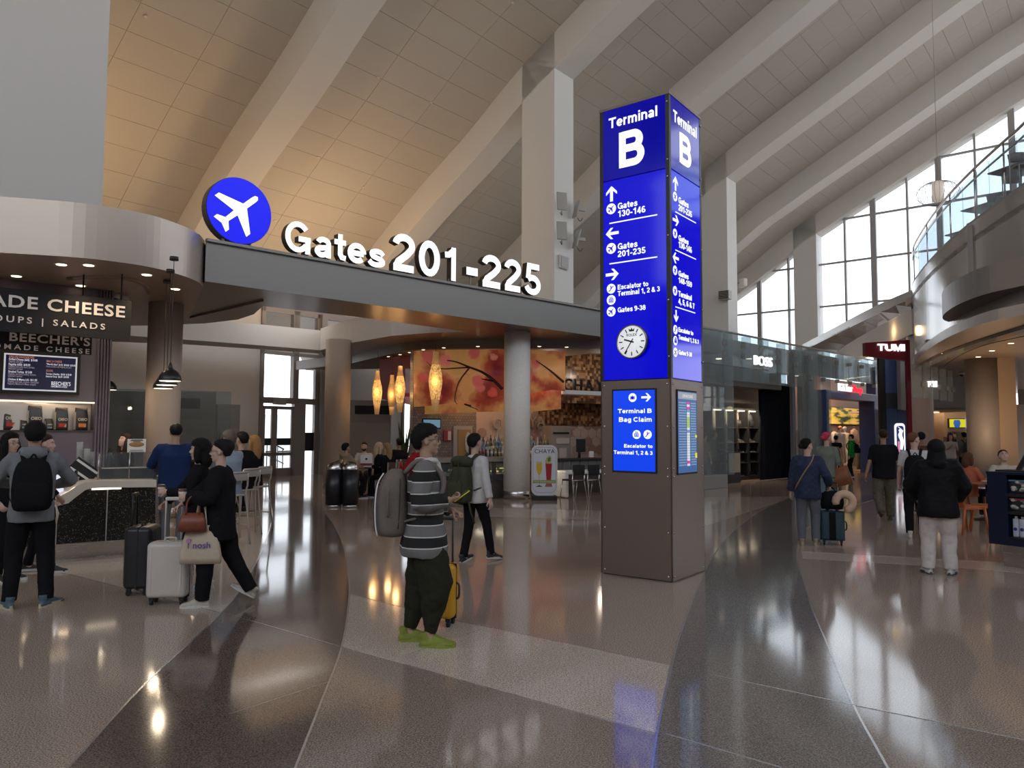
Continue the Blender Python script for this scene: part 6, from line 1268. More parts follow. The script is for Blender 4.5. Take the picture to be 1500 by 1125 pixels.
# balcony parapet, curving away to the left
def zray(u, v, z): return at(u, v, z)
BZ = 6.9
par = [(1600, 186), (1500, 271), (1467, 295), (1434, 319), (1406, 341), (1380, 364), (1355, 391), (1338, 414), (1335, 425)]
pa = catmull([at(u, v, BZ) for u, v in par], 6)
def wall_strip(P, z0, z1, th, nm, m, parent=None, inward=1, **k):
    mb = MB(); n = len(P); vs = []; fs = []
    for i, p in enumerate(P):
        t = (P[min(i + 1, n - 1)] - P[max(i - 1, 0)]); t.z = 0; t.normalize(); nn = Vector((t.y, -t.x, 0)) * th * inward
        vs += [(p.x, p.y, z0), (p.x, p.y, z1), (p.x + nn.x, p.y + nn.y, z0), (p.x + nn.x, p.y + nn.y, z1)]
    for i in range(n - 1): o = 4 * i; fs += [(o, o + 1, o + 5, o + 4), (o + 2, o + 6, o + 7, o + 3), (o + 1, o + 3, o + 7, o + 5), (o, o + 4, o + 6, o + 2)]
    fs += [(0, 2, 3, 1), tuple(4 * (n - 1) + j for j in (0, 1, 3, 2))]
    return mb.add(vs, fs, False).build(nm, m, parent, **k)
M_par = mat('glossy_white_parapet', (.42, .41, .40), .12, .3)
PPt = wall_strip(pa, 5.2, BZ, .15, 'balcony_parapet', M_par, None, 1, kind='structure')
wall_strip(pa, 3.9, 5.2, .3, 'lower_parapet', M_par, PPt)
wall_strip(pa, BZ - .0, BZ + .06, .18, 'parapet_coping', M_mull, PPt)
slab = MB().prism([p[:2] for p in pa] + [(30, 26), (30, 8)], BZ - .5, BZ - .35).build('balcony_floor', M_wallw, kind='structure')
# joint panel
j0 = at(1424, 327, BZ); MB().box(-.12, .12, -.02, .2, 4.9, BZ - .05).build('dark_panel_joint', M_mull, PPt).matrix_world = T(j0.x, j0.y, 0) @ RZ(radians(-60))
# glass balustrade
bal = thing('glass_balustrade', 'curved glass balustrade with two steel rails along the upper floor edge', 'railing', (0, 0, 0))
ins_ = [p + Vector((.12, .05, 0)) for p in pa]
for i in range(0, len(ins_) - 1, 4):
    seg = ins_[i:i + 5]
    if len(seg) > 1: wall_strip(seg, BZ - .1, BZ + 1.25, .02, 'glass_panel', M_glassb, bal)
MB().tube([(p.x, p.y, BZ + 1.38) for p in ins_], .035, 8).build('handrail', M_steel, bal); MB().tube([(p.x - .06, p.y - .06, BZ + 1.08) for p in ins_], .025, 8).build('second_rail', M_steel, bal)
for i in range(4, len(ins_), 8): p = ins_[i]; MB().cyl(p.x, p.y, BZ - .1, BZ + 1.38, .02, 8).build('rail_post', M_steel, bal)
# far sweep of the balcony with panelled soffit
fz = 6.9
fp = catmull([at(1335, 425, fz), at(1300, 440, fz), at(1265, 457, fz), at(1235, 473, fz), at(1205, 489, fz), at(1175, 505, fz)], 3)
FB_ = wall_strip(list(reversed(fp)), fz - .38, fz, .3, 'far_balcony_edge', mat('pale_disc_rim', (.55, .54, .53)), None, -1, kind='structure')
lowp = catmull([at(1335, 452, 6.1), at(1310, 466, 6.1), at(1285, 479, 6.1), at(1262, 492, 6.1), at(1240, 505, 6.1), at(1225, 516, 6.1)], 3)
M_brs = brushed('bronze_soffit_panel', (.20, .15, .11), .4, .5)
for i in range(0, len(fp) - 1, 2):
    a, b, c, d = fp[i], fp[min(i + 2, len(fp) - 1)], lowp[min(i + 2, len(fp) - 1)], lowp[i]
    def sh(p, q_, k): r = p + (q_ - p) * k; return r
    A, B, C_, D_ = [Vector((p.x, p.y, fz - .38)) for p in (a, b)] + [Vector((p.x, p.y, 6.1)) for p in (c, d)]
    A2, B2, C2, D2 = sh(A, B, .015), sh(B, A, .015), sh(C_, D_, .015), sh(D_, C_, .015); up_ = Vector((0, 0, .06))
    MB().add([tuple(p) for p in (A2, B2, C2, D2, A2 + up_, B2 + up_, C2 + up_, D2 + up_)], [(0, 1, 2, 3), (7, 6, 5, 4), (0, 4, 5, 1), (1, 5, 6, 2), (2, 6, 7, 3), (3, 7, 4, 0)]).build('soffit_panel', M_brs, FB_)
wall_strip(list(reversed([Vector((p.x, p.y, 0)) for p in lowp])), 5.2, 6.1, .4, 'lower_edge_beam', M_wallw, FB_, -1)
p = at(1300, 463, 6.3); lamp('POINT', 'soffit_glow', (p.x - .3, p.y - .6, 5.6), 12, (1, .65, .3), size=.2)
# upper floor furniture
def cafe_table(x, y, z, lab, rz=0, top=.45):
    t = thing('cafe_table', lab, 'table', (x, y, z), rz); MB().rbox(-top, top, -top, top, .72, .76, .02).build('table_top', mat('grey_laminate', (.25, .24, .23), .4), t); MB().cyl(0, 0, .02, .72, .035, 10).build('pedestal', M_mull, t); MB().cyl(0, 0, 0, .02, .28, 20).build('base', M_mull, t)
def cafe_chair(x, y, z, lab, rz=0):
    t = thing('cafe_chair', lab, 'chair', (x, y, z), rz, 'chairs on the upper floor'); m = mat('grey_chair_shell', (.22, .21, .2), .4)
    MB().loft([(0, 0, .43, .2, .2), (0, 0, .46, .22, .21)], 14).build('seat', m, t); MB().loft([(0, -.21, .62, .2, .02), (0, -.23, .80, .22, .02), (0, -.22, .84, .1, .015)], 14).build('backrest', m, t)
    for a in (-1, 1):
        MB().tube([(a * .19, -.2, 0), (a * .19, -.21, .8)], .013, 6).build('leg', M_mull, t); MB().tube([(a * .2, .2, 0), (a * .19, .18, .44)], .013, 6).build('leg', M_mull, t)
def up_at(u, Y): p = pt(u, 300, Y); return p.x, p.y
for u, Y, k, lab, rz in ((1470, 16.6, 't', 'grey table on the upper floor, nearest behind the glass', .3), (1475, 15.6, 'c', 'grey chair tucked at the nearest upper floor table', 3.0), (1425, 19.5, 't', 'grey table on the upper floor, middle of the glass balustrade', .3), (1440, 18.4, 'c', 'grey chair beside the middle upper floor table', 2.8), (1452, 17.4, 'c', 'grey chair between the two upper floor tables', -.2), (1398, 22, 't', 'grey table on the upper floor, farthest behind the glass', .3), (1410, 20.9, 'c', 'grey chair by the farthest upper floor table', 2.8)):
    x, y = up_at(u, Y); x += .4; (cafe_table if k == 't' else cafe_chair)(x, y, BZ - .35 + .35, lab, rz)
wp = pt(1374, 281, 22); wl_ = thing('wire_lamp', 'round wire cage lamp hanging in front of the gable window', 'pendant lamp', (wp.x, wp.y, wp.z))
for k in range(14): a = k * pi / 14; MB().tube([(.58 * cos(t_ * pi / 10) * cos(a), .58 * cos(t_ * pi / 10) * sin(a), .36 * sin(t_ * pi / 10) - .05) for t_ in range(20)], .006, 4, closed=True).build('wire_hoop', M_mull, wl_)
MB().cyl(0, 0, -.28, .3, .16, 20).build('shade', mat('linen_shade', (.8, .7, .62), .6, emit=.3), wl_); MB().cyl(0, 0, .3, zc(HALL.loc(wp)[0]) - wp.z - .4, .008, 6).build('cord', M_mull, wl_)
# things on piers
def on_pier(nm, lab, cat, u0, v0, u1, v1, face, dep, m, kind=0):
    if face == 'y': x0, z1 = HALL.hit(u0, v0, face_s); x1, z0 = HALL.hit(u1, v1, face_s)
    return None
def apanel(u, v, lab, Yp, tilt, rz):
    p = pt(u, v, Yp); t = thing('wall_antenna', lab, 'antenna', (p.x, p.y, p.z), rz, 'antennas on the pier')
    MB().rbox(-.17, .17, -.04, .02, -.3, .3, .015, RX(tilt)).build('panel', mat('antenna_grey', (.38, .37, .35), .5), t); MB().box(-.05, .05, 0, .3, -.05, .05).build('bracket', M_mull, t); MB().tube([(0, .02, -.3), (.04, .1, -.42), (.02, .2, -.3)], .012, 6, sub=3).build('cable', M_dark, t)
apanel(823, 295, 'flat grey antenna on the pier behind the gate sign, upper left one', 23.6, -.12, .3); apanel(823, 338, 'flat grey antenna on the pier behind the gate sign, lower left one', 23.6, -.12, .3)
apanel(845, 306, 'flat grey antenna seen edge on, upper right one on the pier', 24.6, -.25, -1.2); apanel(845, 350, 'flat grey antenna seen edge on, lower right one on the pier', 24.6, -.25, -1.2)
p = pt(826, 384, 24.3); t = thing('access_hatch', 'small grey square hatch low on the white pier', 'hatch', (p.x, p.y, p.z), radians(50.5)); MB().box(-.2, .2, -.05, .03, -.18, .18).build('cover', mat('antenna_grey', (.38, .37, .35)), t); MB().box(-.23, .23, -.03, .05, -.21, .21).build('frame', M_white, t)
p = pt(1061, 432, 34.2); t = thing('wall_grille', 'small dark grille on the pier above the glass shop front', 'grille', (p.x - .02, p.y - .0, p.z), -TH); MB().box(-.25, .25, -.04, .3, -.2, .2).build('frame', M_mull, t)
for i in range(5): MB().box(-.22, .22, -.06, -.03, -.17 + i * .075, -.13 + i * .075).build('slat', M_dark, t)
p = pt(1086, 415, 36); t = thing('wall_camera', 'small white box camera on the far pier beside the small gable window', 'camera', (p.x, p.y, p.z), .4); MB().rbox(-.12, .12, -.3, .1, -.2, .2, .04).build('housing', M_trim, t); MB().box(-.3, -.1, 0, .06, -.03, .03).build('bracket', M_mull, t)
# ================================================================== kiosk, tables and chairs at the right edge
KF = Frame(*(at(1450, 828)[:2]), radians(-58))
M_navy = mat('dark_navy_kiosk', (.006, .011, .035), .3)
ks = thing('snack_kiosk', 'dark navy kiosk counter with snacks and bottles, cut by the right frame edge', 'kiosk', (KF.o.x, KF.o.y, 0), KF.rz)
KW = 3.0; kz1 = KF.hit(1450, 694)[1]
def kbx(nm, x0, x1, y0, y1, z0, z1, m=M_navy, bev=0): return MB().box(x0, x1, y0, y1, z0, z1).build(nm, m, ks, bev)
nx0, nz1 = KF.hit(1474, 690, 0); nzs = [KF.hit(1485, v, 0)[1] for v in (697, 722, 748, 786)]
kbx('end_panel', 0, nx0, 0, .9, .28, kz1); kbx('lower_front', nx0, KW, 0, .9, .28, nzs[3] - .03); kbx('back_panel', nx0, KW, .5, .9, nzs[3] - .03, kz1)
kbx('counter_top', 0, KW, -.02, .92, kz1, kz1 + .03); kbx('plinth', .12, KW, .1, .8, 0, .28, M_steel)
for z in nzs[1:]: kbx('shelf_board', nx0, KW, .0, .5, z - .05, z - .01, M_black)
rnd = random.Random(4)
for r, (z, c, w_, h_, g_) in enumerate(((nzs[1], (.55, .5, .42), .23, .17, 'snack packs on the kiosk top shelf'), (nzs[2], (.5, .4, .3), .23, .16, 'snack packs on the kiosk second shelf'))):
    x = nx0 + .1
    while x < min(KW, nx0 + 2.2):
        ns_ = round((x - nx0 - .1) / (w_ + .01)) + 1; t = thing('snack_pack', 'clear pack of pale snacks with %s header, %s along the kiosk %s shelf' % (('blue', 'red')[r], ordn(ns_), ('top', 'second')[r]), 'snack pack', KF.w(x, .1, z - .01), KF.rz + .1, g_)
        mb = MB()
        for k in range(12): mb.ell((rnd.uniform(-.08, .08), rnd.uniform(-.05, .03), .02 + rnd.random() * (h_ - .04)), (.028, .025, .022), None, 7, 5)
        mb.build('contents', mat('pale_snack', c, .7, noise_amt=.3, nscale=60), t, kind='stuff'); MB().rbox(-w_ / 2 + .01, w_ / 2 - .01, -.05, .06, 0, h_, .03).build('clear_wrap', M_glass, t)
        MB().box(-w_ / 2 + .015, w_ / 2 - .015, -.055, .05, h_ - .02, h_).build('header', mat('snack_blue' if r == 0 else 'snack_red', (.08, .2, .3) if r == 0 else (.3, .06, .08), .5), t); x += w_ + .01
bo = None; x = nx0 + .06; k = 0
while x < min(KW, nx0 + 2.2):
    loc = KF.w(x, .08, nzs[3] - .01)
    if bo is None:
        bo = thing('water_bottle', 'slim pale water bottle with purple mark, first on the kiosk bottom shelf', 'bottle', loc, KF.rz, 'water bottles on the kiosk')
        MB().rbox(-.033, .033, -.033, .033, 0, .23, .012).build('carton', mat('bottle_pale', (.5, .53, .6), .3), bo); MB().cyl(0, 0, .23, .26, .018, 10).build('cap', mat('white_plastic', (.6, .58, .55)), bo); MB().prismv(disc_outline(0, .1, .022, 12), -.036, -.033).build('round_mark', mat('purple_mark', (.05, .03, .22), .5), bo)
    else: clone(bo, loc, KF.rz, 'slim pale water bottle, %s along the kiosk bottom shelf' % ordn(k + 1))
    k += 1; x += .075 + (.05 if k == 2 else 0)
tl = thing('tilted_reader', 'black and grey tilted display standing on the kiosk top', 'display', KF.w(KF.hit(1491, 690, .3)[0], .3, kz1 + .03), KF.rz); MB().box(-.02, .02, -.03, .03, 0, .5, RY(radians(28))).build('screen_back', M_dark, tl); MB().box(-.026, -.02, -.033, .033, 0, .51, RY(radians(28))).build('edge', M_frame, tl); MB().box(-.2, .25, -.15, .15, 0, .02).build('foot', M_dark, tl)
M_or = mat('orange_plastic_chair', (.42, .105, .025), .35)
def orange_chair(p, rz, lab):
    t = thing('orange_chair', lab, 'chair', p, rz, 'orange chairs by the kiosk')
    MB().rbox(-.21, .21, -.21, .21, .43, .46, .015).build('seat', M_or, t)
    mb = MB(); pts = []
    mb.loft([(0, -.22, .44, .2, .018), (0, -.235, .6, .2, .018), (0, -.26, .76, .19, .018), (0, -.27, .82, .15, .016), (0, -.272, .84, .08, .012)], 16, power=4).build('backrest', M_or, t)
    for sx_ in (-1, 1):
        MB().tube([(sx_ * .22, -.3, 0), (sx_ * .2, -.21, .45)], [.018, .024], 8).build('leg', M_or, t); MB().tube([(sx_ * .22, .26, 0), (sx_ * .2, .19, .45)], [.018, .024], 8).build('leg', M_or, t)
        MB().tube([(sx_ * .2, -.2, .42), (sx_ * .2, .19, .42)], .018, 6).build('side_rail', M_or, t)
    return t
def gp(u, v): p = at(u, v); return (p.x, p.y, 0)
orange_chair(gp(1415, 780), radians(-75), 'orange chair with rounded back, nearest to the woman in the black puffer'); orange_chair(gp(1447, 778), radians(60), 'orange chair half hidden by the navy kiosk'); orange_chair(gp(1418, 755), radians(-80), 'orange chair under the seated woman in coral'); orange_chair(gp(1465, 752), radians(130), 'orange chair under the seated man behind the kiosk')
tp = gp(1448, 762)
tt_ = thing('orange_table', 'small orange cafe table between the seated pair', 'table', tp); MB().rbox(-.4, .4, -.35, .35, .71, .74, .015).build('table_top', mat('orange_table_top', (.4, .13, .045), .4), tt_); MB().cyl(0, 0, .02, .71, .035, 12).build('pedestal', M_dark, tt_); MB().cyl(0, 0, 0, .02, .25, 20).build('base', M_dark, tt_)
nk = thing('paper_napkin', 'crumpled white napkin on the orange cafe table', 'napkin', (tp[0] - .1, tp[1] - .1, .74)); MB().ell((0, 0, .02), (.08, .06, .02), None, 9, 5).build('paper', mat('white_card', (.75, .74, .72)), nk)
for n_ in ('shop_front', 'blue_shop_portal', 'fashion_shop'): bpy.data.objects[n_]['kind'] = 'structure'
# ================================================================== lights of the hall
for s_, u_, pw in ((-13, -6.5, 200), (-3.5, -6.5, 190)):
    w_ = HALL.w(u_, s_, 5.2); lamp('AREA', 'uplight', tuple(w_), pw, (1, .62, .3), tuple(HALL.w(u_ - .5, s_, 12)), 1.5, 1.5)
# ================================================================== people
def ik(a, b, l1, l2, hint):
    a, b, hint = Vector(a), Vector(b), Vector(hint); d = b - a; L = max(1e-4, min(d.length, (l1 + l2) * .998)); dn = d.normalized()
    b = a + dn * L; x = (l1 * l1 - l2 * l2 + L * L) / (2 * L); h = sqrt(max(0, l1 * l1 - x * x)); p = hint - dn * hint.dot(dn)
    return a + dn * x + p.normalized() * h, b
def rem(o, vox, smooth=2, disp=0.0, dsz=.12, fac=.5):
    r = o.modifiers.new('remesh', 'REMESH'); r.mode = 'VOXEL'; r.voxel_size = vox; r.use_smooth_shade = True
    if smooth: s = o.modifiers.new('smooth', 'SMOOTH'); s.factor = fac; s.iterations = smooth
    if disp:
        key = 'fold%d' % int(dsz * 100); t = bpy.data.textures.get(key) or bpy.data.textures.new(key, 'CLOUDS'); t.noise_scale = dsz; t.noise_depth = 2
        d = o.modifiers.new('folds', 'DISPLACE'); d.texture = t; d.strength = disp; d.mid_level = .5
    return o
M_eye = mat('eye_white', (.5, .47, .44), .3); M_iris = mat('dark_iris', (.02, .012, .008), .2); M_lens = glassmat('spectacle_lens', (.9, .92, .95), .05)
def hand(mb, W, d, n, curl=.35, side=1, s=1.0):
    """palm, four unequal fingers and a side thumb; d: pointing direction, n: back-of-hand normal"""
    d = Vector(d).normalized(); n = Vector(n); n = (n - d * n.dot(d)).normalized(); x = d.cross(n) * side
    def P(a, b, c): return Vector(W) + (x * a + d * b + n * c) * s
    Mx = Matrix(((x.x, d.x, n.x, W[0]), (x.y, d.y, n.y, W[1]), (x.z, d.z, n.z, W[2]), (0, 0, 0, 1)))
    mb.ell((0, .052 * s, 0), (.040 * s, .056 * s, .017 * s), Mx, 12, 8)
    mb.tube([P(0, -.03, 0), P(0, .02, 0)], [.028 * s, .027 * s], 10)
    for i, (a, l) in enumerate(((.029, .068), (.010, .078), (-.010, .072), (-.028, .056))):
        c1, c2 = curl * .8, curl * 1.9; p0 = P(a, .085, 0); p1 = P(a * 1.08, .085 + l * .42 * cos(c1), -l * .42 * sin(c1)); 
        p2 = p1 + (d * cos(c2) - n * sin(c2)) * l * .33 * s; c3 = min(c2 + curl * .8, 3.0); p3 = p2 + (d * cos(c3) - n * sin(c3)) * l * .27 * s
        mb.tube([P(a, .06, 0), p0, p1, p2, p3], [.010 * s, .0098 * s, .009 * s, .0082 * s, .0065 * s], 8)
    mb.tube([P(.026, .018, -.004), P(.050, .045, -.012), P(.058, .070, -.018 - .02 * curl), P(.052 - .02 * curl, .092, -.024 - .035 * curl)], [.013 * s, .0115 * s, .010 * s, .008 * s], 8)
def person(label, x, y, face, H=1.72, skin=(.45, .28, .2), hair=('short', (.012, .01, .01)), top=None, bottom=None, shoes=None, LH=None, RH=None, LF=None, RF=None, pz=.94, lean=0.0, look=(0, 0), det=0,
           elbow=None, curl=(.5, .5), build=1.0, glasses=False, z=0.0, group=None, palm=None, sit=False, toes=(0.12, -.12), footpitch=(0, 0), beard=False):
    s = H / 1.75; t = thing('person', label, 'person', (x, y, z), face, group)
    A = Sc(s)
    skm = mat('skin_%d' % int(skin[0] * 1000), skin, .55, noise_amt=.06, nscale=9); P0 = Vector((0, 0, pz)); R = RX(-lean)
    def Tq(a, b, c): return P0 + (R @ Vector((a, b, c)))
    sh = {s_: Tq(s_ * .168 * build, 0, .47) for s_ in (-1, 1)}; hp = {s_: P0 + Vector((s_ * .088, 0, -.02)) for s_ in (-1, 1)}
    LH = LH or (-.25, .05, pz - .14); RH = RH or (.25, .05, pz - .14); wr = {-1: Vector(LH), 1: Vector(RH)}
    LF = LF or (-.10, 0, .085); RF = RF or (.10, 0, .085); an = {-1: Vector(LF), 1: Vector(RF)}
    eh = elbow or {}; el = {}; kn = {}
    for s_ in (-1, 1):
        el[s_], wr[s_] = ik(sh[s_], wr[s_], .285, .26, eh.get(s_, (s_ * .35, -1, -.35)))
        kn[s_], an[s_] = ik(hp[s_], an[s_], .43, .42, (s_ * .12, 1, 0) if not sit else (s_ * .12, .7, .7))
    hw = P0 + R @ Vector((0, .015, .70)); hw = hw + Vector((0, lean * .02, 0)); HM_ = Matrix.Translation(hw) @ RZ(look[0]) @ RX(-look[1])
    vox = .0065 if det >= 2 else (.010 if det == 1 else .016)
    # ---- body: one skin, remeshed
    mb = MB(); b_ = build
    def ring(zr, a, b, yo=0): c = Tq(0, yo, zr); return (c, a * b_, b * b_)
    def loft3(rings, n=18, power=2.3, mbb=None):
        vs = []; 
        for c, a, b in rings:
            for i in range(n):
                th_ = 2 * pi * i / n; cc, q_ = cos(th_), sin(th_); v = R @ Vector((a * math.copysign(abs(cc) ** (2 / power), cc), b * math.copysign(abs(q_) ** (2 / power), q_), 0)); vs.append(tuple(c + v))
        fs = [(j * n + i, j * n + (i + 1) % n, (j + 1) * n + (i + 1) % n, (j + 1) * n + i) for j in range(len(rings) - 1) for i in range(n)]
        fs += [tuple(range(n - 1, -1, -1)), tuple(range((len(rings) - 1) * n, len(rings) * n))]
        (mbb or mb).add(vs, fs, True)
    loft3([ring(-.1, .12, .09), ring(0, .145, .1), ring(.13, .125, .085), ring(.3, .14, .095), ring(.42, .15, .1), ring(.49, .12, .075), ring(.53, .06, .055)])
    nk = Tq(0, 0, .5); mb.tube([tuple(nk), tuple(Tq(0, .005, .56)), tuple(hw + Vector((0, -.015, -.04)))], [.06, .052, .05], 12, sub=2)
    def EL(c, r, n=14, m=10): mb.ell(c, r, HM_, n, m)
    EL((0, -.014, .03), (.074, .094, .092), 20, 14); EL((0, .018, -.03), (.060, .068, .082), 18, 12); EL((0, .052, -.092), (.030, .028, .022)); EL((0, .0, -.07), (.054, .06, .045))
    mb.tube([(0, .072, .02), (0, .094, -.012), (0, .102, -.03)], [.008, .0115, .0135], 8, HM_); EL((-.011, .088, -.033), (.009, .010, .008), 8, 6); EL((.011, .088, -.033), (.009, .010, .008), 8, 6)
    mb.tube([(-.045, .062, .030), (0, .082, .033), (.045, .062, .030)], [.009, .011, .009], 8, HM_, sub=2); EL((-.040, .056, -.022), (.022, .02, .024)); EL((.040, .056, -.022), (.022, .02, .024))
    for s_ in (-1, 1): EL((s_ * .074, -.006, -.004), (.010, .020, .031), 10, 8)
    mb.tube([(-.02, .074, -.064), (0, .082, -.063), (.02, .074, -.064)], [.006, .009, .006], 8, HM_, sub=2)
    for i_, s_ in enumerate((-1, 1)):
        mb.tube([tuple(Tq(s_ * .09, 0, .46)), tuple(sh[s_]), tuple(sh[s_].lerp(el[s_], .5)), tuple(el[s_]), tuple(el[s_].lerp(wr[s_], .35)), tuple(wr[s_])], [.05, .052, .043, .036, .037, .026], 12, sub=2)
        dr_ = (wr[s_] - el[s_]).normalized(); nn = Vector(palm[s_]) if palm and s_ in palm else Vector((s_ * 1.0, .1, .2))
        hand(mb, wr[s_], dr_, nn, curl[i_], -s_ if (palm and s_ in palm and palm[s_][2] > .5) else s_)
        mb.tube([tuple(hp[s_] + Vector((0, 0, .05))), tuple(hp[s_]), tuple(hp[s_].lerp(kn[s_], .5)), tuple(kn[s_]), tuple(kn[s_].lerp(an[s_], .35)), tuple(an[s_])], [.08, .085, .07, .052, .055, .034], 12, sub=2)
        mb.tube([tuple(an[s_]), tuple(an[s_] + Vector((0, .06, -.04)))], [.036, .034], 8)
    M_ = [p for p in mb.v]; mb.v = [tuple(Vector(p) * s) for p in mb.v]
    rem(mb.build('body', skm, t), vox, 1, 0, fac=.4)
    # ---- eyes, brows, lips
    hs, hc = hair; hm = mat('hair_%02d%02d%02d' % tuple(int(min(.99, c) * 99) for c in hc), hc, .6, spec=.12, noise_amt=.3, nscale=70, bump=.5, bscale=180)
    if det or True:
        for s_ in (-1, 1):
            e = MB().ell((s_ * .030, .0675, .005), (.0115, .0112, .0068), A @ HM_, 10, 8).build('eye', M_eye, t); MB().ell((s_ * .0305, .0765, .005), (.0055, .004, .0055), A @ HM_, 8, 6).build('iris', M_iris, e)
        MB().tube([(-.02, .083, -.063), (0, .0905, -.062), (.02, .083, -.063)], [.003, .0055, .003], 6, A @ HM_, sub=2).build('lips', mat('lips_%d' % int(skin[0] * 1000), (skin[0] * .85, skin[1] * .5, skin[2] * .5), .5), t)
        bm2 = MB()
        for s_ in (-1, 1): bm2.tube([(s_ * .048, .064, .032), (s_ * .032, .078, .037), (s_ * .014, .084, .033)], [.002, .0045, .003], 6, A @ HM_)
        bm2.build('eyebrows', hm, t)
    if beard: MB().ell((0, .030, -.075), (.060, .062, .045), A @ HM_, 16, 10).build('beard', hm, t)
    if glasses:
        g = MB()
        for s_ in (-1, 1):
            g.tube([(s_ * .034 + .022 * cos(a * pi / 6), .092, .004 + .017 * sin(a * pi / 6)) for a in range(12)], .0022, 5, A @ HM_, closed=True); g.tube([(s_ * .056, .091, .008), (s_ * .076, .06, .008), (s_ * .08, -.01, .006)], .0025, 5, A @ HM_)
        g.tube([(-.012, .093, .006), (.012, .093, .006)], .0022, 5, A @ HM_); g.build('spectacles', M_dark, t)
    # ---- hair
    hbm = MB(); cxh = Vector((0, -.018, .034)); rh = (.084, .103, .095)
    if hs in ('short', 'long', 'bun', 'crop', 'beanie', 'mop', 'bob', 'hood'):
        k = {'crop': 1.0, 'mop': 1.12, 'short': 1.09, 'bun': 1.06, 'beanie': 1.06, 'hood': 1.2}.get(hs, 1.06); n, m = 40, 26; pts = {}; vs = []; fs = []
        for j in range(m + 1):
            a = -pi / 2 + pi * j / m
            for i in range(n):
                b = 2 * pi * i / n; ca = cos(a * .62) if a < 0 else cos(a); dx, dy, dzz_ = ca * cos(b), ca * sin(b), sin(a); nz = 1 + ({'mop': .09, 'short': .05, 'bob': .05}.get(hs, .015)) * (noise.noise(Vector((dx * 5 + x * 3, dy * 5, dzz_ * 5))) + .6 * noise.noise(Vector((dx * 14 + x * 3, dy * 14, dzz_ * 8))) + .3) - (.12 * sin(-a) if a < 0 else 0)
                vs.append((cxh.x + rh[0] * k * dx * nz, cxh.y + rh[1] * k * dy * nz, cxh.z + rh[2] * k * dzz_ * nz))
        l0, sl_, nape = {'crop': (.02, .42, .85), 'short': (-.04, .5, 1.15), 'mop': (-.15, .42, 1.2), 'beanie': (-.18, .62, 1.0), 'bun': (-.05, .55, .9), 'long': (-.15, .5, 1.3), 'bob': (-.2, .4, 1.3), 'hood': (-.8, 1.1, 1.5)}[hs]
        def thr(a, b): dy = sin(b) * cos(a * .6 if a < 0 else a); return l0 + sl_ * (dy + .2) if dy > -.2 else l0 - nape * min(1, (-.2 - dy) / .35)
        for j in range(m + 1):
            for i in range(n):
                a = -pi / 2 + pi * j / m; b = 2 * pi * i / n; g_ = (sin(a) - thr(a, b) - .10 - .05 * noise.noise(Vector((b * 6, x, 1)))) / .32; g_ = max(0, min(1, g_)); g_ = g_ * g_ * (3 - 2 * g_)
                if hs != 'hood': v_ = Vector(vs[j * n + i]) - cxh; vs[j * n + i] = tuple(cxh + v_ * ((.84 + .16 * g_)))
        for j in range(m):
            for i in range(n):
                a = -pi / 2 + pi * (j + .5) / m; b = 2 * pi * (i + .5) / n
                if sin(a) > thr(a, b) + .05 * noise.noise(Vector((b * 7, x, 3))) and j > 1: fs.append((j * n + i, j * n + (i + 1) % n, (j + 1) * n + (i + 1) % n, (j + 1) * n + i))
        hbm.add(vs, fs, True); 
    if hs in ('long', 'bob'):
        L_ = .27 if hs == 'long' else .12
        hbm.tube([(0, -.07, .06), (0, -.085, -.06), (0, -.085, -.06 - L_ * .5), (0, -.07, -.06 - L_)], [.06, .068, .064, .045], 14, sub=2)
        for s_ in (-1, 1): hbm.tube([(s_ * .062, .0, .05), (s_ * .082, .0, -.04), (s_ * .075, -.005, -.06 - L_ * .4), (s_ * .06, .0, -.05 - L_ * .8)], [.02, .028, .026, .008], 10, sub=2)
    if hs == 'hood': hbm.tube([(0, -.03, .02), (0, -.03, -.08), (0, -.03, -.15)], [.09, .105, .12], 16, sub=2)
    if hs == 'beanie': hbm.ell((0, -.075, .06), (.078, .07, .07))
    if hs == 'bun': hbm.ell((0, -.125, .01), (.04, .042, .042))
    hbm.v = [tuple(A @ HM_ @ Vector(p)) for p in hbm.v]
    hcol = hm if hs not in ('hood',) else top['m']
    ho = hbm.build('hair' if hs not in ('beanie', 'hood') else ('knit_cap' if hs == 'beanie' else 'hood'), hcol, t)
    so = ho.modifiers.new('solid', 'SOLIDIFY'); so.thickness = .007; so.offset = 1
    if hs in ('long', 'bob'): so.thickness = .022; so.offset = 0; rem(ho, .008 if det else .012, 3, .008, .05)
    if hs == 'mop' or hs == 'short': pass
    # ---- top
    def limbpts(a, b, c, f, fr=1.0): # a->b->c truncated at fraction f of the whole
        L1, L2 = (b - a).length, (c - b).length; tot = (L1 + L2) * f; pts = [a]
        if tot <= L1: return [a, a.lerp(b, .5 * tot / L1), a.lerp(b, tot / L1)]
        return [a, a.lerp(b, .5), b, b.lerp(c, .5 * (tot - L1) / L2), b.lerp(c, (tot - L1) / L2)]
    cv = {2: .011, 1: .014, 0: .02}[det]
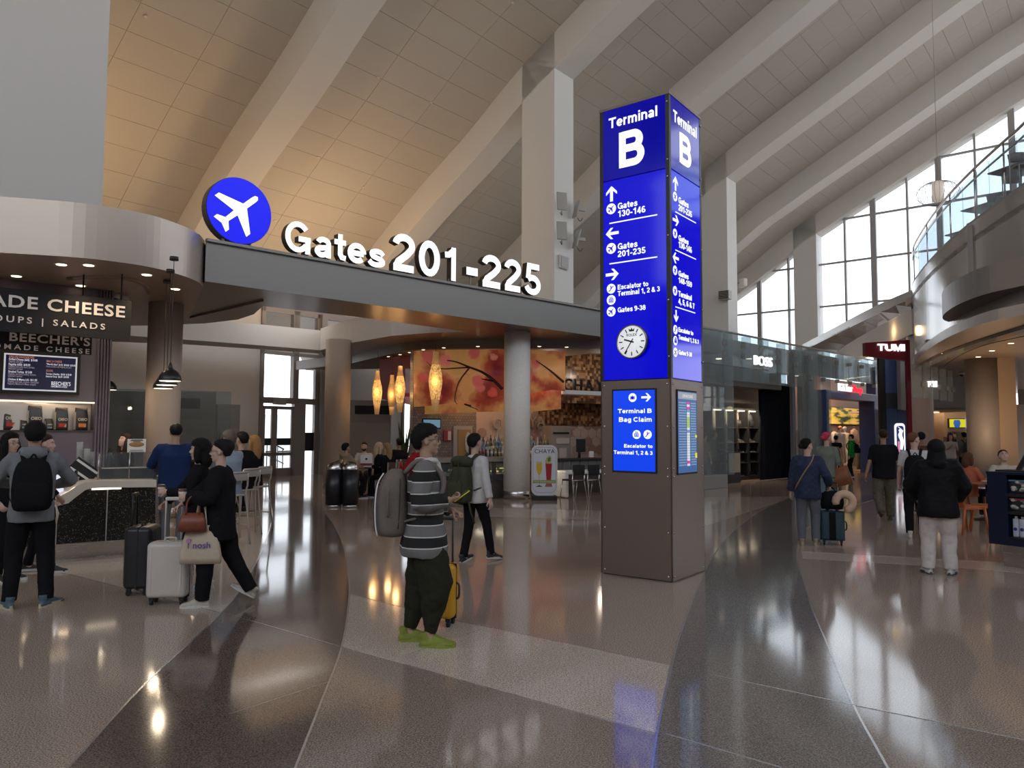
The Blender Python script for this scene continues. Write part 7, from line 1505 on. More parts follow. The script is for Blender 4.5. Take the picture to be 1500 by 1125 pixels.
    if top:
        mb = MB(); f = top.get('fat', 1.0); low = top.get('low', -.12); hm_ = top.get('hem', 1.0)
        loft3([ring(low, .178 * f * hm_, .135 * f * hm_), ring(low + .06, .182 * f * hm_, .14 * f * hm_), ring(.08, .168 * f, .13 * f), ring(.26, .17 * f, .128 * f), ring(.38, .182 * f, .13 * f), ring(.455, .172 * f, .112), ring(.505, .115, .085), ring(.535, .075, .07)], 20, 2.4, mb)
        sl = top.get('sleeve', .97); sr = top.get('sr', .060) * (f if f > 1 else 1)
        for s_ in (-1, 1):
            pp = limbpts(sh[s_], el[s_], wr[s_], sl); pp = [Tq(s_ * .08, 0, .445)] + pp; m_ = len(pp); rr = [sr * 1.05, sr * 1.12] + [sr * (1.05 - .28 * i / (m_ - 2)) for i in range(1, m_ - 1)]
            mb.tube([tuple(p) for p in pp], rr[:m_], 12, sub=2)
        if top.get('collar'): mb.tube([tuple(Tq(.085 * cos(a * pi / 6), .07 * sin(a * pi / 6), .525 + .012 * cos(a * pi / 3))) for a in range(12)], .022, 8, closed=True)
        if top.get('hood'): mb.ell(tuple(Tq(0, -.10, .53)), (.12, .065, .07)); mb.tube([tuple(Tq(.092 * cos(a * pi / 6), .01 + .085 * sin(a * pi / 6), .55)) for a in range(12)], .038, 8, closed=True)
        mb.v = [tuple(Vector(p) * s) for p in mb.v]; rem(mb.build(top.get('name', 'shirt'), top['m'], t, label=top.get('label')), cv, 2, .02 * top.get('fold', 1), .13)
        if top.get('cuffcol'):
            mb = MB(); mb.tube([tuple(Tq(.088 * cos(a * pi / 8), .008 + .075 * sin(a * pi / 8), .537 + .006 * sin(a))) for a in range(16)], .026, 8, closed=True); mb.tube([tuple(Tq(0, .09, .52)), tuple(Tq(0, .125, .44))], [.03, .018], 8); mb.v = [tuple(Vector(p) * s) for p in mb.v]; mb.build('collar', top['cuffcol'], t, label='white collar')
    # ---- bottom
    if bottom:
        mb = MB(); g = bottom.get('loose', 1.0); ln = bottom.get('len', .98)
        loft3([ring(-.12, .13, .11), ring(-.04, .16, .118), ring(.03, .158, .115), ring(.11, .143, .106)], 18, 2.3, mb)
        for s_ in (-1, 1):
            pp = limbpts(hp[s_], kn[s_], an[s_] + Vector((0, 0, -.03)), ln); pp = [hp[s_] + Vector((-s_ * .01, 0, .06))] + pp
            rr = ([.085, .097 * g, .086 * g, .07 * g, .062 * g, .056 * g] if not bottom.get('taper') else [.08, .088 * (1 + (g - 1) * .35), .098 * g, .094 * g, .07 * g, .05])[:len(pp)]
            mb.tube([tuple(p) for p in pp], rr, 14, sub=2)
        if bottom.get('skirt'): loft3([ring(-.62, .25, .22), ring(-.3, .21, .18), ring(0, .16, .12)], 18, 2.1, mb)
        if bottom.get('pocket'):
            for s_ in (-1, 1): c = hp[s_].lerp(kn[s_], .72); mb.ell((c.x + s_ * .075 * g, c.y, c.z), (.035, .09, .10))
        mb.v = [tuple(Vector(p) * s) for p in mb.v]; rem(mb.build(bottom.get('name', 'trousers'), bottom['m'], t), cv, 2, .02 * bottom.get('fold', 1), .12)
    # ---- shoes
    shm, som = (shoes or (M_black, mat('white_rubber', (.6, .6, .58), .5)))[:2]; sk = (shoes[2] if shoes and len(shoes) > 2 else 1.0)
    for i_, s_ in enumerate((-1, 1)):
        a = an[s_]; Mf = A @ Matrix.Translation(a) @ RZ(toes[i_]) @ RX(-footpitch[i_]) @ T(0, 0, -.085)
        up_ = MB(); 
        vs = [(-.075, .028, .03, .052), (-.03, .034, .062, .05), (.0, .037, .075, .055), (.05, .040, .085, .045), (.1, .044, .055, .03), (.15, .045, .038, .022), (.19, .038, .03, .018), (.205, .02, .026, .012)]
        rgs = []; n = 14
        P_ = []; F_ = []
        for (yy, hw_, hz_, _q) in vs:
            for i in range(n):
                th_ = 2 * pi * i / n; P_.append((hw_ * sk * cos(th_), yy, .022 + max(-.2, sin(th_)) * hz_ * 1.0 if sin(th_) > 0 else .022 + sin(th_) * .012))
        for j in range(len(vs) - 1):
            for i in range(n): F_.append((j * n + i, (j + 1) * n + i, (j + 1) * n + (i + 1) % n, j * n + (i + 1) % n))
        F_ += [tuple(range(n)), tuple(range(len(vs) * n - 1, (len(vs) - 1) * n - 1, -1))]
        up_.add(P_, F_, True, Mf); up_.tube([(0, -.03, .07), (0, -.035, .12)], [.04, .042], 12, Mf)
        so_ = rem(up_.build('shoe', shm, t), .009 if det > 1 else .016, 4, 0)
        MB().prism([(.046 * sk * math.copysign(abs(cos(q_ * pi / 10)) ** .8, cos(q_ * pi / 10)) * (1 if sin(q_ * pi / 10) > -.2 else .82), .068 + .148 * sin(q_ * pi / 10)) for q_ in range(20)], 0, .03 * (1 if sk == 1 else 1.3), Mf).build('sole', som, so_)
    return dict(t=t, sh=sh, wr=wr, el=el, an=an, s=s, P0=P0, R=R, hw=hw, HM=HM_, Tq=Tq)
def wpt(p, v):                         # person-local joint -> world
    t = p['t']; v = Vector(v) * p['s']; return Vector(t.location) + RZ(t.rotation_euler.z) @ v
def backpack(p, label, m, h=.48, w=.16, d=.11, zc_=.25, straps=True, pocket=True, grp=None, strapm=None, tall=False, y0=None, piping=None, drop=0):
    pe = p['t']; s = p['s']; R = p['R']; P0 = p['P0']
    t = thing('backpack', label, 'backpack', pe.location, pe.rotation_euler.z, grp); y0 = -.135 if y0 is None else y0
    M = Sc(s) @ Matrix.Translation(P0) @ R @ T(0, y0 - d, zc_)
    mb = MB(); mb.loft([(0, 0, -h / 2, w * .75, d * .75), (0, 0, -h / 2 + .04, w * .97, d), (0, 0, -h * .1, w, d * 1.05), (0, 0, h * .25, w * .95, d * .9), (0, .02, h * .42, w * .75, d * .62), (0, .03, h / 2, w * .4, d * .3)], 22, M, 3.0)
    o = mb.build('main_bag', m, t); sb_ = o.modifiers.new('sub', 'SUBSURF'); sb_.levels = 1; sb_.render_levels = 1
    tx = bpy.data.textures.get('fold10') or bpy.data.textures.new('fold10', 'CLOUDS'); tx.noise_scale = .1; dm = o.modifiers.new('folds', 'DISPLACE'); dm.texture = tx; dm.strength = .014
    if pocket: MB().loft([(0, 0, -h * .42, w * .6, .03), (0, 0, -h * .3, w * .8, .045), (0, 0, 0, w * .78, .045), (0, 0, h * .1, w * .6, .02)], 16, M @ T(0, -d * .98, -.02), 3).build('front_pocket', m, t)
    if tall:
        MB().loft([(0, .02, h * .38, w * .9, d * .8), (0, .01, h * .5, w * 1.0, d * .95), (0, .0, h * .58, w * .8, d * .8), (0, 0, h * .62, w * .4, d * .5)], 18, M, 3).build('top_lid', m, t)
        for sx_ in (-1, 1): MB().tube([(sx_ * w * .4, -d * .9, h * .5), (sx_ * w * .42, -d * 1.25, h * .1), (sx_ * w * .4, -d * 1.1, -h * .4)], .008, 5, M, sub=3).build('compression_strap', strapm or m, t)
        MB().tube([(-w * .9, 0, -h * .45), (-w * 1.1, .12, -h * .5), (-w * .9, .3, -h * .62)], .022, 6, M, sub=3).build('waist_strap', strapm or m, t); MB().tube([(w * .9, 0, -h * .45), (w * 1.2, .0, -h * .7), (w * 1.0, .1, -h * .95)], .014, 6, M, sub=3).build('waist_strap', strapm or m, t)
    MB().tube([(-.03, .03, h / 2 - .01), (0, .03, h / 2 + .035), (.03, .03, h / 2 - .01)], .008, 6, M, sub=3).build('top_handle', strapm or m, t)
    if piping: MB().tube([(w * sx_ * 1.0, yy, zz) for sx_, yy, zz in ((.80, -d * .8, -h * .46), (.88, -d * .92, -h * .3), (.9, -d * .95, 0), (.84, -d * .82, h * .28), (.6, -d * .5, h * .43))], .006, 6, M, sub=4).build('reflective_piping', piping, t)
    if straps:
        Mt = Sc(s) @ Matrix.Translation(P0) @ R
        for sx_ in (-1, 1):
            MB().tube([(sx_ * .075, y0 - .03, .44), (sx_ * .095, -.06, .535), (sx_ * .11, .06, .505), (sx_ * .125, .145, .40), (sx_ * .15, .13, .26), (sx_ * .175, .02, .12), (sx_ * .15, y0 - .02, .06)], [.02, .024, .024, .022, .018, .012, .01], 8, Mt, sub=4).build('shoulder_strap', strapm or m, t)
    return t
def suitcase(label, x, y, rz, m, h=.56, w=.37, d=.24, handle=.42, hm=None, ribs=8, grp=None, fabric_=False, wheels=M_black, tilt=0):
    t = thing('suitcase', label, 'suitcase', (x, y, 0), rz, grp); hm = hm or m; z0 = .07
    MB().rbox(-w / 2, w / 2, -d / 2, d / 2, z0, z0 + h, .045, None, 5).build('shell', m, t)
    for sy_ in (-1, 1):
        for i in range(ribs): xx = -w / 2 + .05 + (w - .1) * i / max(1, ribs - 1); MB().rbox(xx - .008, xx + .008, sy_ * d / 2 - .006, sy_ * d / 2 + .006, z0 + .05, z0 + h - .05, .006, None, 2).build('rib', m, t)
    MB().box(-w / 2 - .003, w / 2 + .003, -.006, .006, z0 - .002, z0 + h + .003).build('zip_seam', M_dark if m is not M_dark else M_mull, t)
    for sx_ in (-1, 1):
        for sy_ in (-1, 1):
            k = MB().box(sx_ * (w / 2 - .05) - .02, sx_ * (w / 2 - .05) + .02, sy_ * (d / 2 - .05) - .02, sy_ * (d / 2 - .05) + .02, .045, z0 + .01).build('castor_housing', wheels, t)
            MB().cyl(0, 0, -.013, .013, .027, 16, T(sx_ * (w / 2 - .05), sy_ * (d / 2 - .05), .028) @ RY(pi / 2)).build('wheel', wheels, k)
    zt = z0 + h
    MB().tube([(-.075, d / 2 - .04, zt - .05), (-.075, d / 2 - .04, zt + handle), (.075, d / 2 - .04, zt + handle), (.075, d / 2 - .04, zt - .05)], .010, 8).build('pull_handle', hm, t)
    MB().rbox(-.085, .085, d / 2 - .057, d / 2 - .023, zt + handle - .015, zt + handle + .02, .012, None, 3).build('grip', hm, t)
    MB().tube([(-.05, -.0, zt), (-.045, 0, zt + .03), (.045, 0, zt + .03), (.05, 0, zt)], .010, 6, None, 3).build('top_handle', hm, t)
    MB().tube([(w / 2, 0, z0 + h * .35), (w / 2 + .025, 0, z0 + h * .4), (w / 2 + .025, 0, z0 + h * .6), (w / 2, 0, z0 + h * .65)], .010, 6, None, 3).build('side_handle', hm, t); return t
F_blk = fabric('black_fabric', (.012, .012, .014)); F_navy = fabric('navy_fabric', (.015, .03, .09)); F_grey = fabric('grey_sweatshirt', (.19, .2, .215)); F_dgrey = fabric('dark_grey_fabric', (.07, .07, .075))
F_white = fabric('white_fabric', (.55, .53, .52)); F_lblue = fabric('pale_blue_fabric', (.26, .31, .38)); F_olive = fabric('dark_olive_fabric', (.028, .028, .02)); F_green = fabric('green_fabric', (.02, .28, .05)); F_tan = fabric('tan_fabric', (.30, .22, .15))
F_cream = fabric('cream_fabric', (.52, .46, .40)); F_coral = fabric('coral_fabric', (.45, .14, .08)); F_sage = fabric('sage_grey_fabric', (.17, .19, .165)); F_jeans = fabric('pale_jeans', (.16, .21, .27)); F_red = fabric('red_fabric', (.32, .02, .03)); F_brown = fabric('brown_fabric', (.10, .055, .035))
F_army = fabric('army_green_backpack', (.055, .058, .035)); F_taupe = fabric('taupe_backpack', (.17, .145, .13)); F_gtr = fabric('grey_trousers', (.13, .135, .15)); F_camo = mat('camo_fabric', (.10, .085, .06), .9, noise_amt=.6, nscale=14); F_canvas = fabric('natural_canvas', (.52, .43, .34))
F_puff = mat('black_puffer_nylon', (.006, .006, .007), .65, spec=.15, bump=.6, bscale=25)
F_stripe = mat('striped_knit', (.2, .2, .2), .85, bump=.25, bscale=300); nt = F_stripe.node_tree; tt = nt.nodes.new('ShaderNodeTexCoord'); sp_ = nt.nodes.new('ShaderNodeSeparateXYZ'); ma = nt.nodes.new('ShaderNodeMath'); ma.operation = 'PINGPONG'; ma.inputs[1].default_value = .085
ad = nt.nodes.new('ShaderNodeMath'); ad.operation = 'ADD'; ad.inputs[1].default_value = .03; md = nt.nodes.new('ShaderNodeMath'); md.operation = 'DIVIDE'; md.inputs[1].default_value = .085
nt.links.new(tt.outputs['Object'], sp_.inputs[0]); nt.links.new(sp_.outputs['Z'], ad.inputs[0]); nt.links.new(ad.outputs[0], ma.inputs[0]); nt.links.new(ma.outputs[0], md.inputs[0])
rs = rampn([(0, (.008, .008, .008)), (.44, (.6, .58, .56)), (.53, (.155, .15, .15))]); rs.color_ramp.interpolation = 'CONSTANT'; rs.color_ramp.elements[2].position = .53; nt.links.new(md.outputs[0], rs.inputs[0]); nt.links.new(rs.outputs[0], nt.nodes['Principled BSDF'].inputs[0])
F_plaid = mat('navy_plaid', (.02, .03, .07), .85); nt = F_plaid.node_tree; tt = nt.nodes.new('ShaderNodeTexCoord'); ck_ = nt.nodes.new('ShaderNodeTexChecker'); ck_.inputs['Scale'].default_value = 22; ck_.inputs['Color1'].default_value = (.014, .022, .055, 1); ck_.inputs['Color2'].default_value = (.021, .031, .07, 1); nt.links.new(tt.outputs['Object'], ck_.inputs[0]); nt.links.new(ck_.outputs[0], nt.nodes['Principled BSDF'].inputs[0])
def shoe_m(n, c, sole=(.55, .55, .53), k=1.0): return (mat('shoe_' + n, c, .6, noise_amt=.2, nscale=40), mat('sole_' + n, sole, .6), k)
SH_w = shoe_m('white', (.55, .54, .52)); SH_b = shoe_m('black', (.02, .02, .02)); SH_bb = shoe_m('allblack', (.02, .02, .02), (.03, .03, .03)); SH_lime = shoe_m('lime', (.20, .23, .03), (.24, .27, .04), 1.25); SH_teal = shoe_m('teal', (.07, .12, .15), (.5, .45, .3), 1.1); SH_cream = shoe_m('cream', (.45, .4, .33)); SH_brn = shoe_m('brown', (.05, .03, .02), (.06, .04, .03))
BLK = (.010, .009, .009); DBR = (.035, .02, .013); BRN = (.10, .055, .03); BLD = (.50, .38, .25); GRB = (.12, .095, .08)
LT, MD, TN, DK = (.55, .36, .28), (.40, .25, .175), (.32, .19, .125), (.22, .12, .08)
def g2(u, v): p = at(u, v); return p.x, p.y
def tp_(m, **k): return dict(m=m, **k)
# ---- by the cheese counter
P1 = person('man in grey hoodie seen from behind, wearing a black backpack at the cheese counter', *g2(40, 890), .55, 1.73, MD, ('short', BLK), tp_(F_grey, hood=True, fat=1.1, name='hoodie'), tp_(F_blk, loose=1.15, name='trousers') and dict(m=F_blk, loose=1.15), SH_teal, (-.17, .34, 1.16), (.2, .33, 1.14), (-.15, .02, .085), (.15, -.03, .085), det=2, elbow={-1: (-1, -.6, -.4), 1: (1, -.6, -.4)}, toes=(.3, -.75))
backpack(P1, 'plain black backpack on the man in the grey hoodie', F_blk, .5, .17, .09, .24)
person('woman with glasses and dark hair at the left edge, hand raised to her face', *g2(6, 850), -1.9, 1.62, LT, ('long', BLK), tp_(F_blk, low=-.1), dict(m=F_blk), SH_b, (-.06, .16, 1.44), (.2, .1, .95), glasses=True, det=1, curl=(1.1, .6))
P3 = person('woman in black with tied dark hair facing right, behind the hooded man', *g2(58, 838), -1.25, 1.60, LT, ('bun', DBR), tp_(F_blk), dict(m=F_blk), SH_b, (-.22, .12, .95), (.22, .12, .95), (-.1, -.18, .085), (.1, .15, .085), det=1)
q_ = wpt(P3, P3['wr'][1]); t = thing('shoulder_bag', 'small white bag carried between the hooded man and the counter', 'bag', (q_.x + .02, q_.y, q_.z - .28), -.5); MB().loft([(0, 0, 0, .1, .05), (0, 0, .12, .13, .06), (0, 0, .22, .09, .03)], 14, None, 3).build('body', F_cream, t); MB().tube([(-.06, 0, .2), (0, 0, .32), (.06, 0, .2)], .008, 6, None, 3).build('strap', F_cream, t)
x, y = pt(181, 700, 12.3)[:2]; person('long haired server behind the glass case, beside the white notice', x, y, pi - .5, 1.60, LT, ('long', DBR), tp_(F_blk), dict(m=F_blk), SH_b, (-.15, .25, 1.05), (.15, .25, 1.05), look=(0, -.3))
P5 = person('broad man in navy sweater standing with his back turned at the counter end', *g2(252, 806), .45, 1.75, MD, ('crop', BLK), tp_(F_navy, fat=1.14, sr=.07), dict(m=F_gtr, loose=1.05), SH_bb, (-.2, .35, 1.08), (.34, .30, 1.22), det=1, build=1.08, elbow={1: (1, .1, -.5), -1: (-1, -.3, -.6)})
P6 = person('woman with dark hair in black holding a coffee cup and a black suitcase handle', *g2(287, 868), 1.95, 1.57, LT, ('bob', BLK), tp_(F_blk, fat=1.08, name='coat', low=-.2), dict(m=F_blk, loose=1.1), SH_w, (-.06, .34, 1.17), (.30, .40, .98), (-.09, .1, .085), (.09, -.12, .085), det=2, curl=(.95, 1.2), palm={-1: (-1, 0, .3), 1: (.3, 0, 1)}, elbow={-1: (-.6, -.5, -1), 1: (.8, -.4, -.6)}, look=(-.25, 0))
P7 = person('woman in black coat and knit cap walking with a cup and a white suitcase', *g2(318, 886), 1.75, 1.57, LT, ('beanie', (.012, .012, .013)), tp_(F_blk, fat=1.2, name='coat', low=-.24, sr=.075), dict(m=F_blk, loose=1.35, skirt=False), SH_cream, (-.16, .30, 1.17), (.14, .50, 1.0), (-.09, .14, .085), (.09, -.34, .15), det=2, curl=(.95, 1.3), palm={-1: (-1, 0, .2), 1: (.2, 0, 1)}, footpitch=(0, -.5), glasses=True, elbow={-1: (-.7, -.5, -1), 1: (.5, -.4, -1)})
def cup_in(p, k, label, off=(0, .055, .02)):
    w = p['wr'][k]; d = (p['wr'][k] - p['el'][k]).normalized(); c = wpt(p, w + d * .07 + Vector((.045 * -k * 0 + .035, .0, 0)) ) ; t = thing('coffee_cup', label, 'cup', (c.x, c.y, c.z - .055), 0, 'takeaway coffee cups')
    MB().lathe([(.028, 0), (.038, .1)], 18).build('paper_cup', mat('white_paper_cup', (.6, .56, .52), .6), t); MB().lathe([(.031, .03), (.0365, .075)], 18).build('sleeve', mat('cup_sleeve', (.35, .2, .13), .8), t); MB().lathe([(.040, .098), (.041, .105), (.036, .112), (.034, .12)], 18).build('lid', mat('brown_cup_lid', (.09, .035, .02), .4), t)
cup_in(P6, -1, 'paper coffee cup with dark lid held by the dark haired woman'); cup_in(P7, -1, 'paper coffee cup with dark lid held by the woman in the knit cap')
x, y = g2(207, 868); suitcase('black hard shell suitcase pulled by the dark haired woman', x, y, 1.75, mat('black_shell', (.015, .016, .02), .35), .62, .40, .26, .32, M_dark)
x, y = g2(247, 884); suitcase('white hard shell suitcase with extended handle pulled by the woman in the knit cap', x, y, .12, mat('cream_shell', (.56, .51, .47), .35), .53, .375, .23, .40, mat('cream_handle', (.6, .56, .52), .4), 2)
q_ = wpt(P7, P7['wr'][-1].lerp(P7['el'][-1], .35)); fq = Vector((0, 0, 0))
hb_ = thing('handbag', 'reddish brown leather handbag hanging from the forearm of the woman in the knit cap', 'handbag', (q_.x, q_.y - .03, q_.z - .31), .25); M_le = mat('brown_leather', (.20, .055, .03), .4, noise_amt=.3, nscale=30)
MB().loft([(0, 0, 0, .13, .05), (0, 0, .1, .115, .05), (0, 0, .17, .09, .02)], 16, None, 4).build('body', M_le, hb_)
for y_ in (-.02, .02): MB().tube([(-.06, y_, .15), (-.05, y_, .27), (0, y_, .33), (.05, y_, .27), (.06, y_, .15)], .008, 6, None, 3).build('handle', M_le, hb_)
tb_ = thing('tote_bag', 'cream canvas tote bag printed nosh in purple, hanging below the brown handbag', 'tote bag', (q_.x + .06, q_.y + .03, q_.z - .62), .12)
MB().loft([(0, 0, 0, .185, .035), (0, 0, .06, .19, .045), (0, 0, .2, .165, .04), (0, 0, .36, .125, .02)], 20, None, 6).build('bag_body', F_canvas, tb_)
for y_ in (-.02, .02): MB().tube([(-.05, y_, .35), (-.035, y_, .5), (.0, y_, .62), (.035, y_, .5), (.05, y_, .35)], .008, 6, None, 3).build('handle', F_canvas, tb_)
text('printed_word', 'nosh', .085, T(.02, -.052, .15), mat('purple_print', (.09, .05, .28), .6), tb_, .001, .004); MB().prismv(disc_outline(-.10, .22, .022, 10), -.05, -.047).build('print_mark', mat('pink_print', (.4, .2, .35), .6), tb_); MB().box(-.103, -.097, -.051, -.048, .15, .2).build('print_mark', mat('purple_print', (.09, .05, .28)), tb_)
# seated at the bar wing
def seated(label, x, y, rz, seat=.74, **k):
    a = dict(H=1.72, LF=(-.1, .28, seat - .38), RF=(.1, .28, seat - .38), LH=(-.15, .38, seat + .34), RH=(.15, .38, seat + .34), pz=seat + .11, sit=True, elbow={-1: (-.7, -.4, -1), 1: (.7, -.4, -1)}); a.update(k)
    if seat < .6: a['LF'] = (-.1, .42, .085); a['RF'] = (.1, .40, .085)
    return person(label, x, y, rz, **a)
def wst(u, Y): p = pt(u, 700, Y); return p.x, p.y
x, y = wst(334, 11.2); seated('man with curly greying hair in a pale blue t-shirt sitting at the bar', x, y, .95, skin=LT, hair=('mop', GRB), top=tp_(F_lblue, sleeve=.35, fat=1.15), bottom=dict(m=F_gtr), det=1, H=1.74); bar_stool('bar_stool', 'pale metal bar stool under the man in the pale blue shirt', (x, y, 0), .95, 'bar stools at the bar wing')
x, y = wst(353, 12.2); seated('diner in dark clothes half hidden behind the man in the pale blue shirt', x, y, 1.1, skin=MD, hair=('short', BLK), top=tp_(F_blk, fat=1.1), bottom=dict(m=F_blk)); bar_stool('bar_stool', 'pale metal bar stool under the diner in dark clothes', (x, y, 0), 1.1, 'bar stools at the bar wing')
x, y = wst(371, 12.9); seated('woman with long fair brown hair in black sitting at the end of the bar', x, y, 1.25, skin=LT, hair=('long', (.30, .16, .07)), top=tp_(F_blk), bottom=dict(m=F_blk), det=1, H=1.66); bar_stool('bar_stool', 'pale metal bar stool under the long haired woman', (x, y, 0), 1.25, 'bar stools at the bar wing')
# ---- middle
P11 = person('man in striped sweater with glasses and baggy olive trousers, holding a yellow phone', *g2(620, 943), -1.5, 1.71, MD, ('mop', BLK), tp_(F_stripe, fat=1.13, hem=1.24, low=-.22, sr=.072, cuffcol=F_white, name='striped_sweater', fold=1.6), dict(m=F_olive, loose=1.44, taper=True, pocket=True, fold=2, len=.93), SH_lime, (-.10, .22, 1.06), (.15, .19, 1.17), (-.09, -.13, .085), (.09, .05, .085), det=2, glasses=True, curl=(1.2, .9), palm={1: (.6, 0, -.8), -1: (-.2, 0, 1)}, elbow={1: (.8, -1, -.7), -1: (-.6, -.6, -1)}, look=(0, -.05), toes=(.15, -.1))
backpack(P11, 'large taupe backpack with white piping on the man in the striped sweater', F_taupe, .56, .165, .13, .20, pocket=False, piping=mat('reflective_white', (.75, .75, .75), .4))
bkp = bpy.data.objects['backpack.001']; Mk = Sc(P11['s']) @ Matrix.Translation(P11['P0']) @ P11['R'] @ T(0, -.265, .20)
MB().tube([(.168, -.02, .12), (.185, -.02, .08), (.185, -.02, -.06), (.168, -.02, -.10)], .009, 6, Mk, 3).build('side_handle', F_taupe, bkp); MB().tube([(.150, .06, -.2), (.155, .07, 0), (.14, .07, .2)], .005, 5, Mk, 3).build('zip_line', F_dgrey, bkp); MB().tube([(.10, -.13, -.22), (.10, -.14, -.05), (.08, -.125, .14), (-.08, -.125, .14), (-.10, -.14, -.05), (-.10, -.13, -.22)], .005, 5, Mk, 3).build('pocket_seam', F_dgrey, bkp)
q_ = wpt(P11, P11['wr'][1] + (P11['wr'][1] - P11['el'][1]).normalized() * .10 + Vector((-.02, .02, .02))); ph = thing('phone', 'yellow cased phone in the hand of the man in the striped sweater', 'phone', (q_.x, q_.y, q_.z), 0)
Mp = RZ(.3) @ RY(-.6); MB().rbox(-.075, .075, -.036, .036, -.004, .004, .004, Mp, 3).build('case', mat('yellow_phone_case', (.62, .55, .02), .4), ph); MB().box(-.07, .07, -.032, .032, .004, .005, Mp).build('screen', M_black, ph)
x, y = g2(646, 916); ysc = suitcase('yellow hard shell suitcase behind the man in the striped sweater', x, y + .02, -.25, mat('yellow_shell', (.62, .33, .01), .35), .46, .27, .22, .38, mat('dark_handle', (.05, .045, .045), .4), 6)
P12 = person('man in pale sweatshirt walking away with a large army green backpack', *g2(694, 823), -.75, 1.63, LT, ('short', BLK), tp_(F_white, fat=1.1, hood=False, name='sweatshirt'), dict(m=F_blk, loose=1.0), shoe_m('navycanvas', (.02, .022, .03)), (-.26, .1, .86), (.30, .02, .84), (-.09, -.12, .085), (.09, .26, .085), det=2, footpitch=(-.2, .1))
backpack(P12, 'large army green hiking backpack with dangling straps', F_army, .58, .17, .12, .17, tall=True)
# ---- diners under the round canopy
def dchair(x, y, rz, label):
    t = thing('wooden_chair', label, 'chair', (x, y, 0), rz, 'wooden chairs at the dining tables'); mw_ = mat('dark_brown_wood', (.09, .05, .035), .45)
    MB().rbox(-.2, .2, -.2, .2, .43, .47, .015).build('seat', mw_, t); MB().rbox(-.19, .19, -.23, -.2, .72, .9, .01).build('backrest', mw_, t)
    for a in (-1, 1): MB().tube([(a * .19, -.22, 0), (a * .18, -.2, .45), (a * .18, -.23, .9)], .016, 6).build('leg', mat('grey_chair_leg', (.3, .28, .27), .4, .5), t); MB().tube([(a * .19, .19, 0), (a * .18, .17, .45)], .016, 6).build('leg', mat('grey_chair_leg', (.3, .28, .27)), t)
def din(label, u, Y, rz, tone, **k):
    x, y = wst(u, Y); seated(label, x, y, rz, .46, **k); dchair(x, y, rz, 'wooden chair under the ' + tone)
din('hooded diner in tan jacket and black scarf seen from behind above the left bin', 506, 18.6, -.75, 'hooded diner in the tan jacket', skin=MD, hair=('short', BLK), top=tp_(F_tan, hood=True, fat=1.15), bottom=dict(m=F_blk))
din('bearded man in beige shirt facing the camera at the dining table', 533, 20.6, pi, 'bearded man in beige', skin=LT, hair=('crop', DBR), top=tp_(F_cream, sleeve=.4, fat=1.1), bottom=dict(m=F_dgrey), beard=True)
din('woman with very pale blond hair and black top at the dining table', 555, 19.9, -1.3, 'pale blond woman', skin=LT, hair=('long', BLD), top=tp_(F_blk), bottom=dict(m=F_blk))
din('woman with darker blond hair in black, right of the pale blond woman', 567, 19.0, .9, 'darker blond woman', skin=LT, hair=('long', (.30, .19, .10)), top=tp_(F_blk, fat=1.05), bottom=dict(m=F_blk))
din('diner in black with short black hair between the blond women and the man in red', 584, 21.0, .6, 'diner in black', skin=TN, hair=('short', BLK), top=tp_(F_blk, fat=1.2), bottom=dict(m=F_blk), H=1.85)
din('diner in red hoodie, partly behind the taupe backpack', 611, 17.5, .9, 'diner in red', skin=TN, hair=('short', BLK), top=tp_(F_red, fat=1.1, hood=True), bottom=dict(m=F_dgrey), H=1.8)
def dtable(u, Y, lab):
    x, y = wst(u, Y); t = thing('dining_table', lab, 'table', (x, y, 0)); MB().box(-.55, .55, -.35, .35, .72, .76).build('table_top', mat('dark_table_top', (.04, .03, .028), .3), t, .01); MB().cyl(0, 0, .03, .72, .04, 12).build('pedestal', M_dark, t); MB().cyl(0, 0, 0, .03, .28, 20).build('base', M_dark, t); return x, y
xa, ya = dtable(541, 19.6, 'dark dining table in front of the bearded man'); xb, yb = dtable(592, 19.6, 'dark dining table with glasses and sauce bottles, left of the man in red')
glm = MB().lathe([(.03, 0), (.035, .13), (.032, .13), (.028, .01)], 12).mesh('glass_body', glassmat('tumbler_glass', (.85, .9, .95), .3))
for i in range(6): o = inst('drinking_glass', glm, None, (xb - .4 + .12 * i, yb - .25 + .1 * (i % 3), .76)); tag(o, 'clear drinking glass, %s from the left on the table beside the diner in red' % ordn(i + 1), 'glass', 'glasses on the dining table')
for u, c, l in ((-.05, (.5, .03, .03), 'small red sauce bottle on the dining table'), (.38, (.02, .35, .45), 'turquoise drink in a glass on the dining table'), (-.45, (.6, .6, .6), 'tall white folded menu card on the dining table')):
    t = thing('table_item', l, 'tableware', (xb + u, yb - .3, .76)); MB().lathe([(.035, 0), (.038, .12), (.02, .15)], 12).build('body', mat('table_item_%d' % int(c[0] * 100), c, .3), t); MB().cyl(0, 0, .15, .2, .012, 8).build('top', M_trim, t)
t = thing('takeaway_bag', 'white and red printed box on the table before the bearded man', 'box', (xa - .05, ya - .1, .76)); MB().box(-.15, .15, -.08, .08, .0, .3).build('body', mat('white_card', (.75, .74, .72)), t); MB().box(-.152, .152, -.083, -.079, .03, .09).build('red_band', mat('poster_red', (.25, .03, .04)), t); MB().prismv(disc_outline(0, .2, .03, 10), -.085, -.08).build('round_print', M_dark, t)
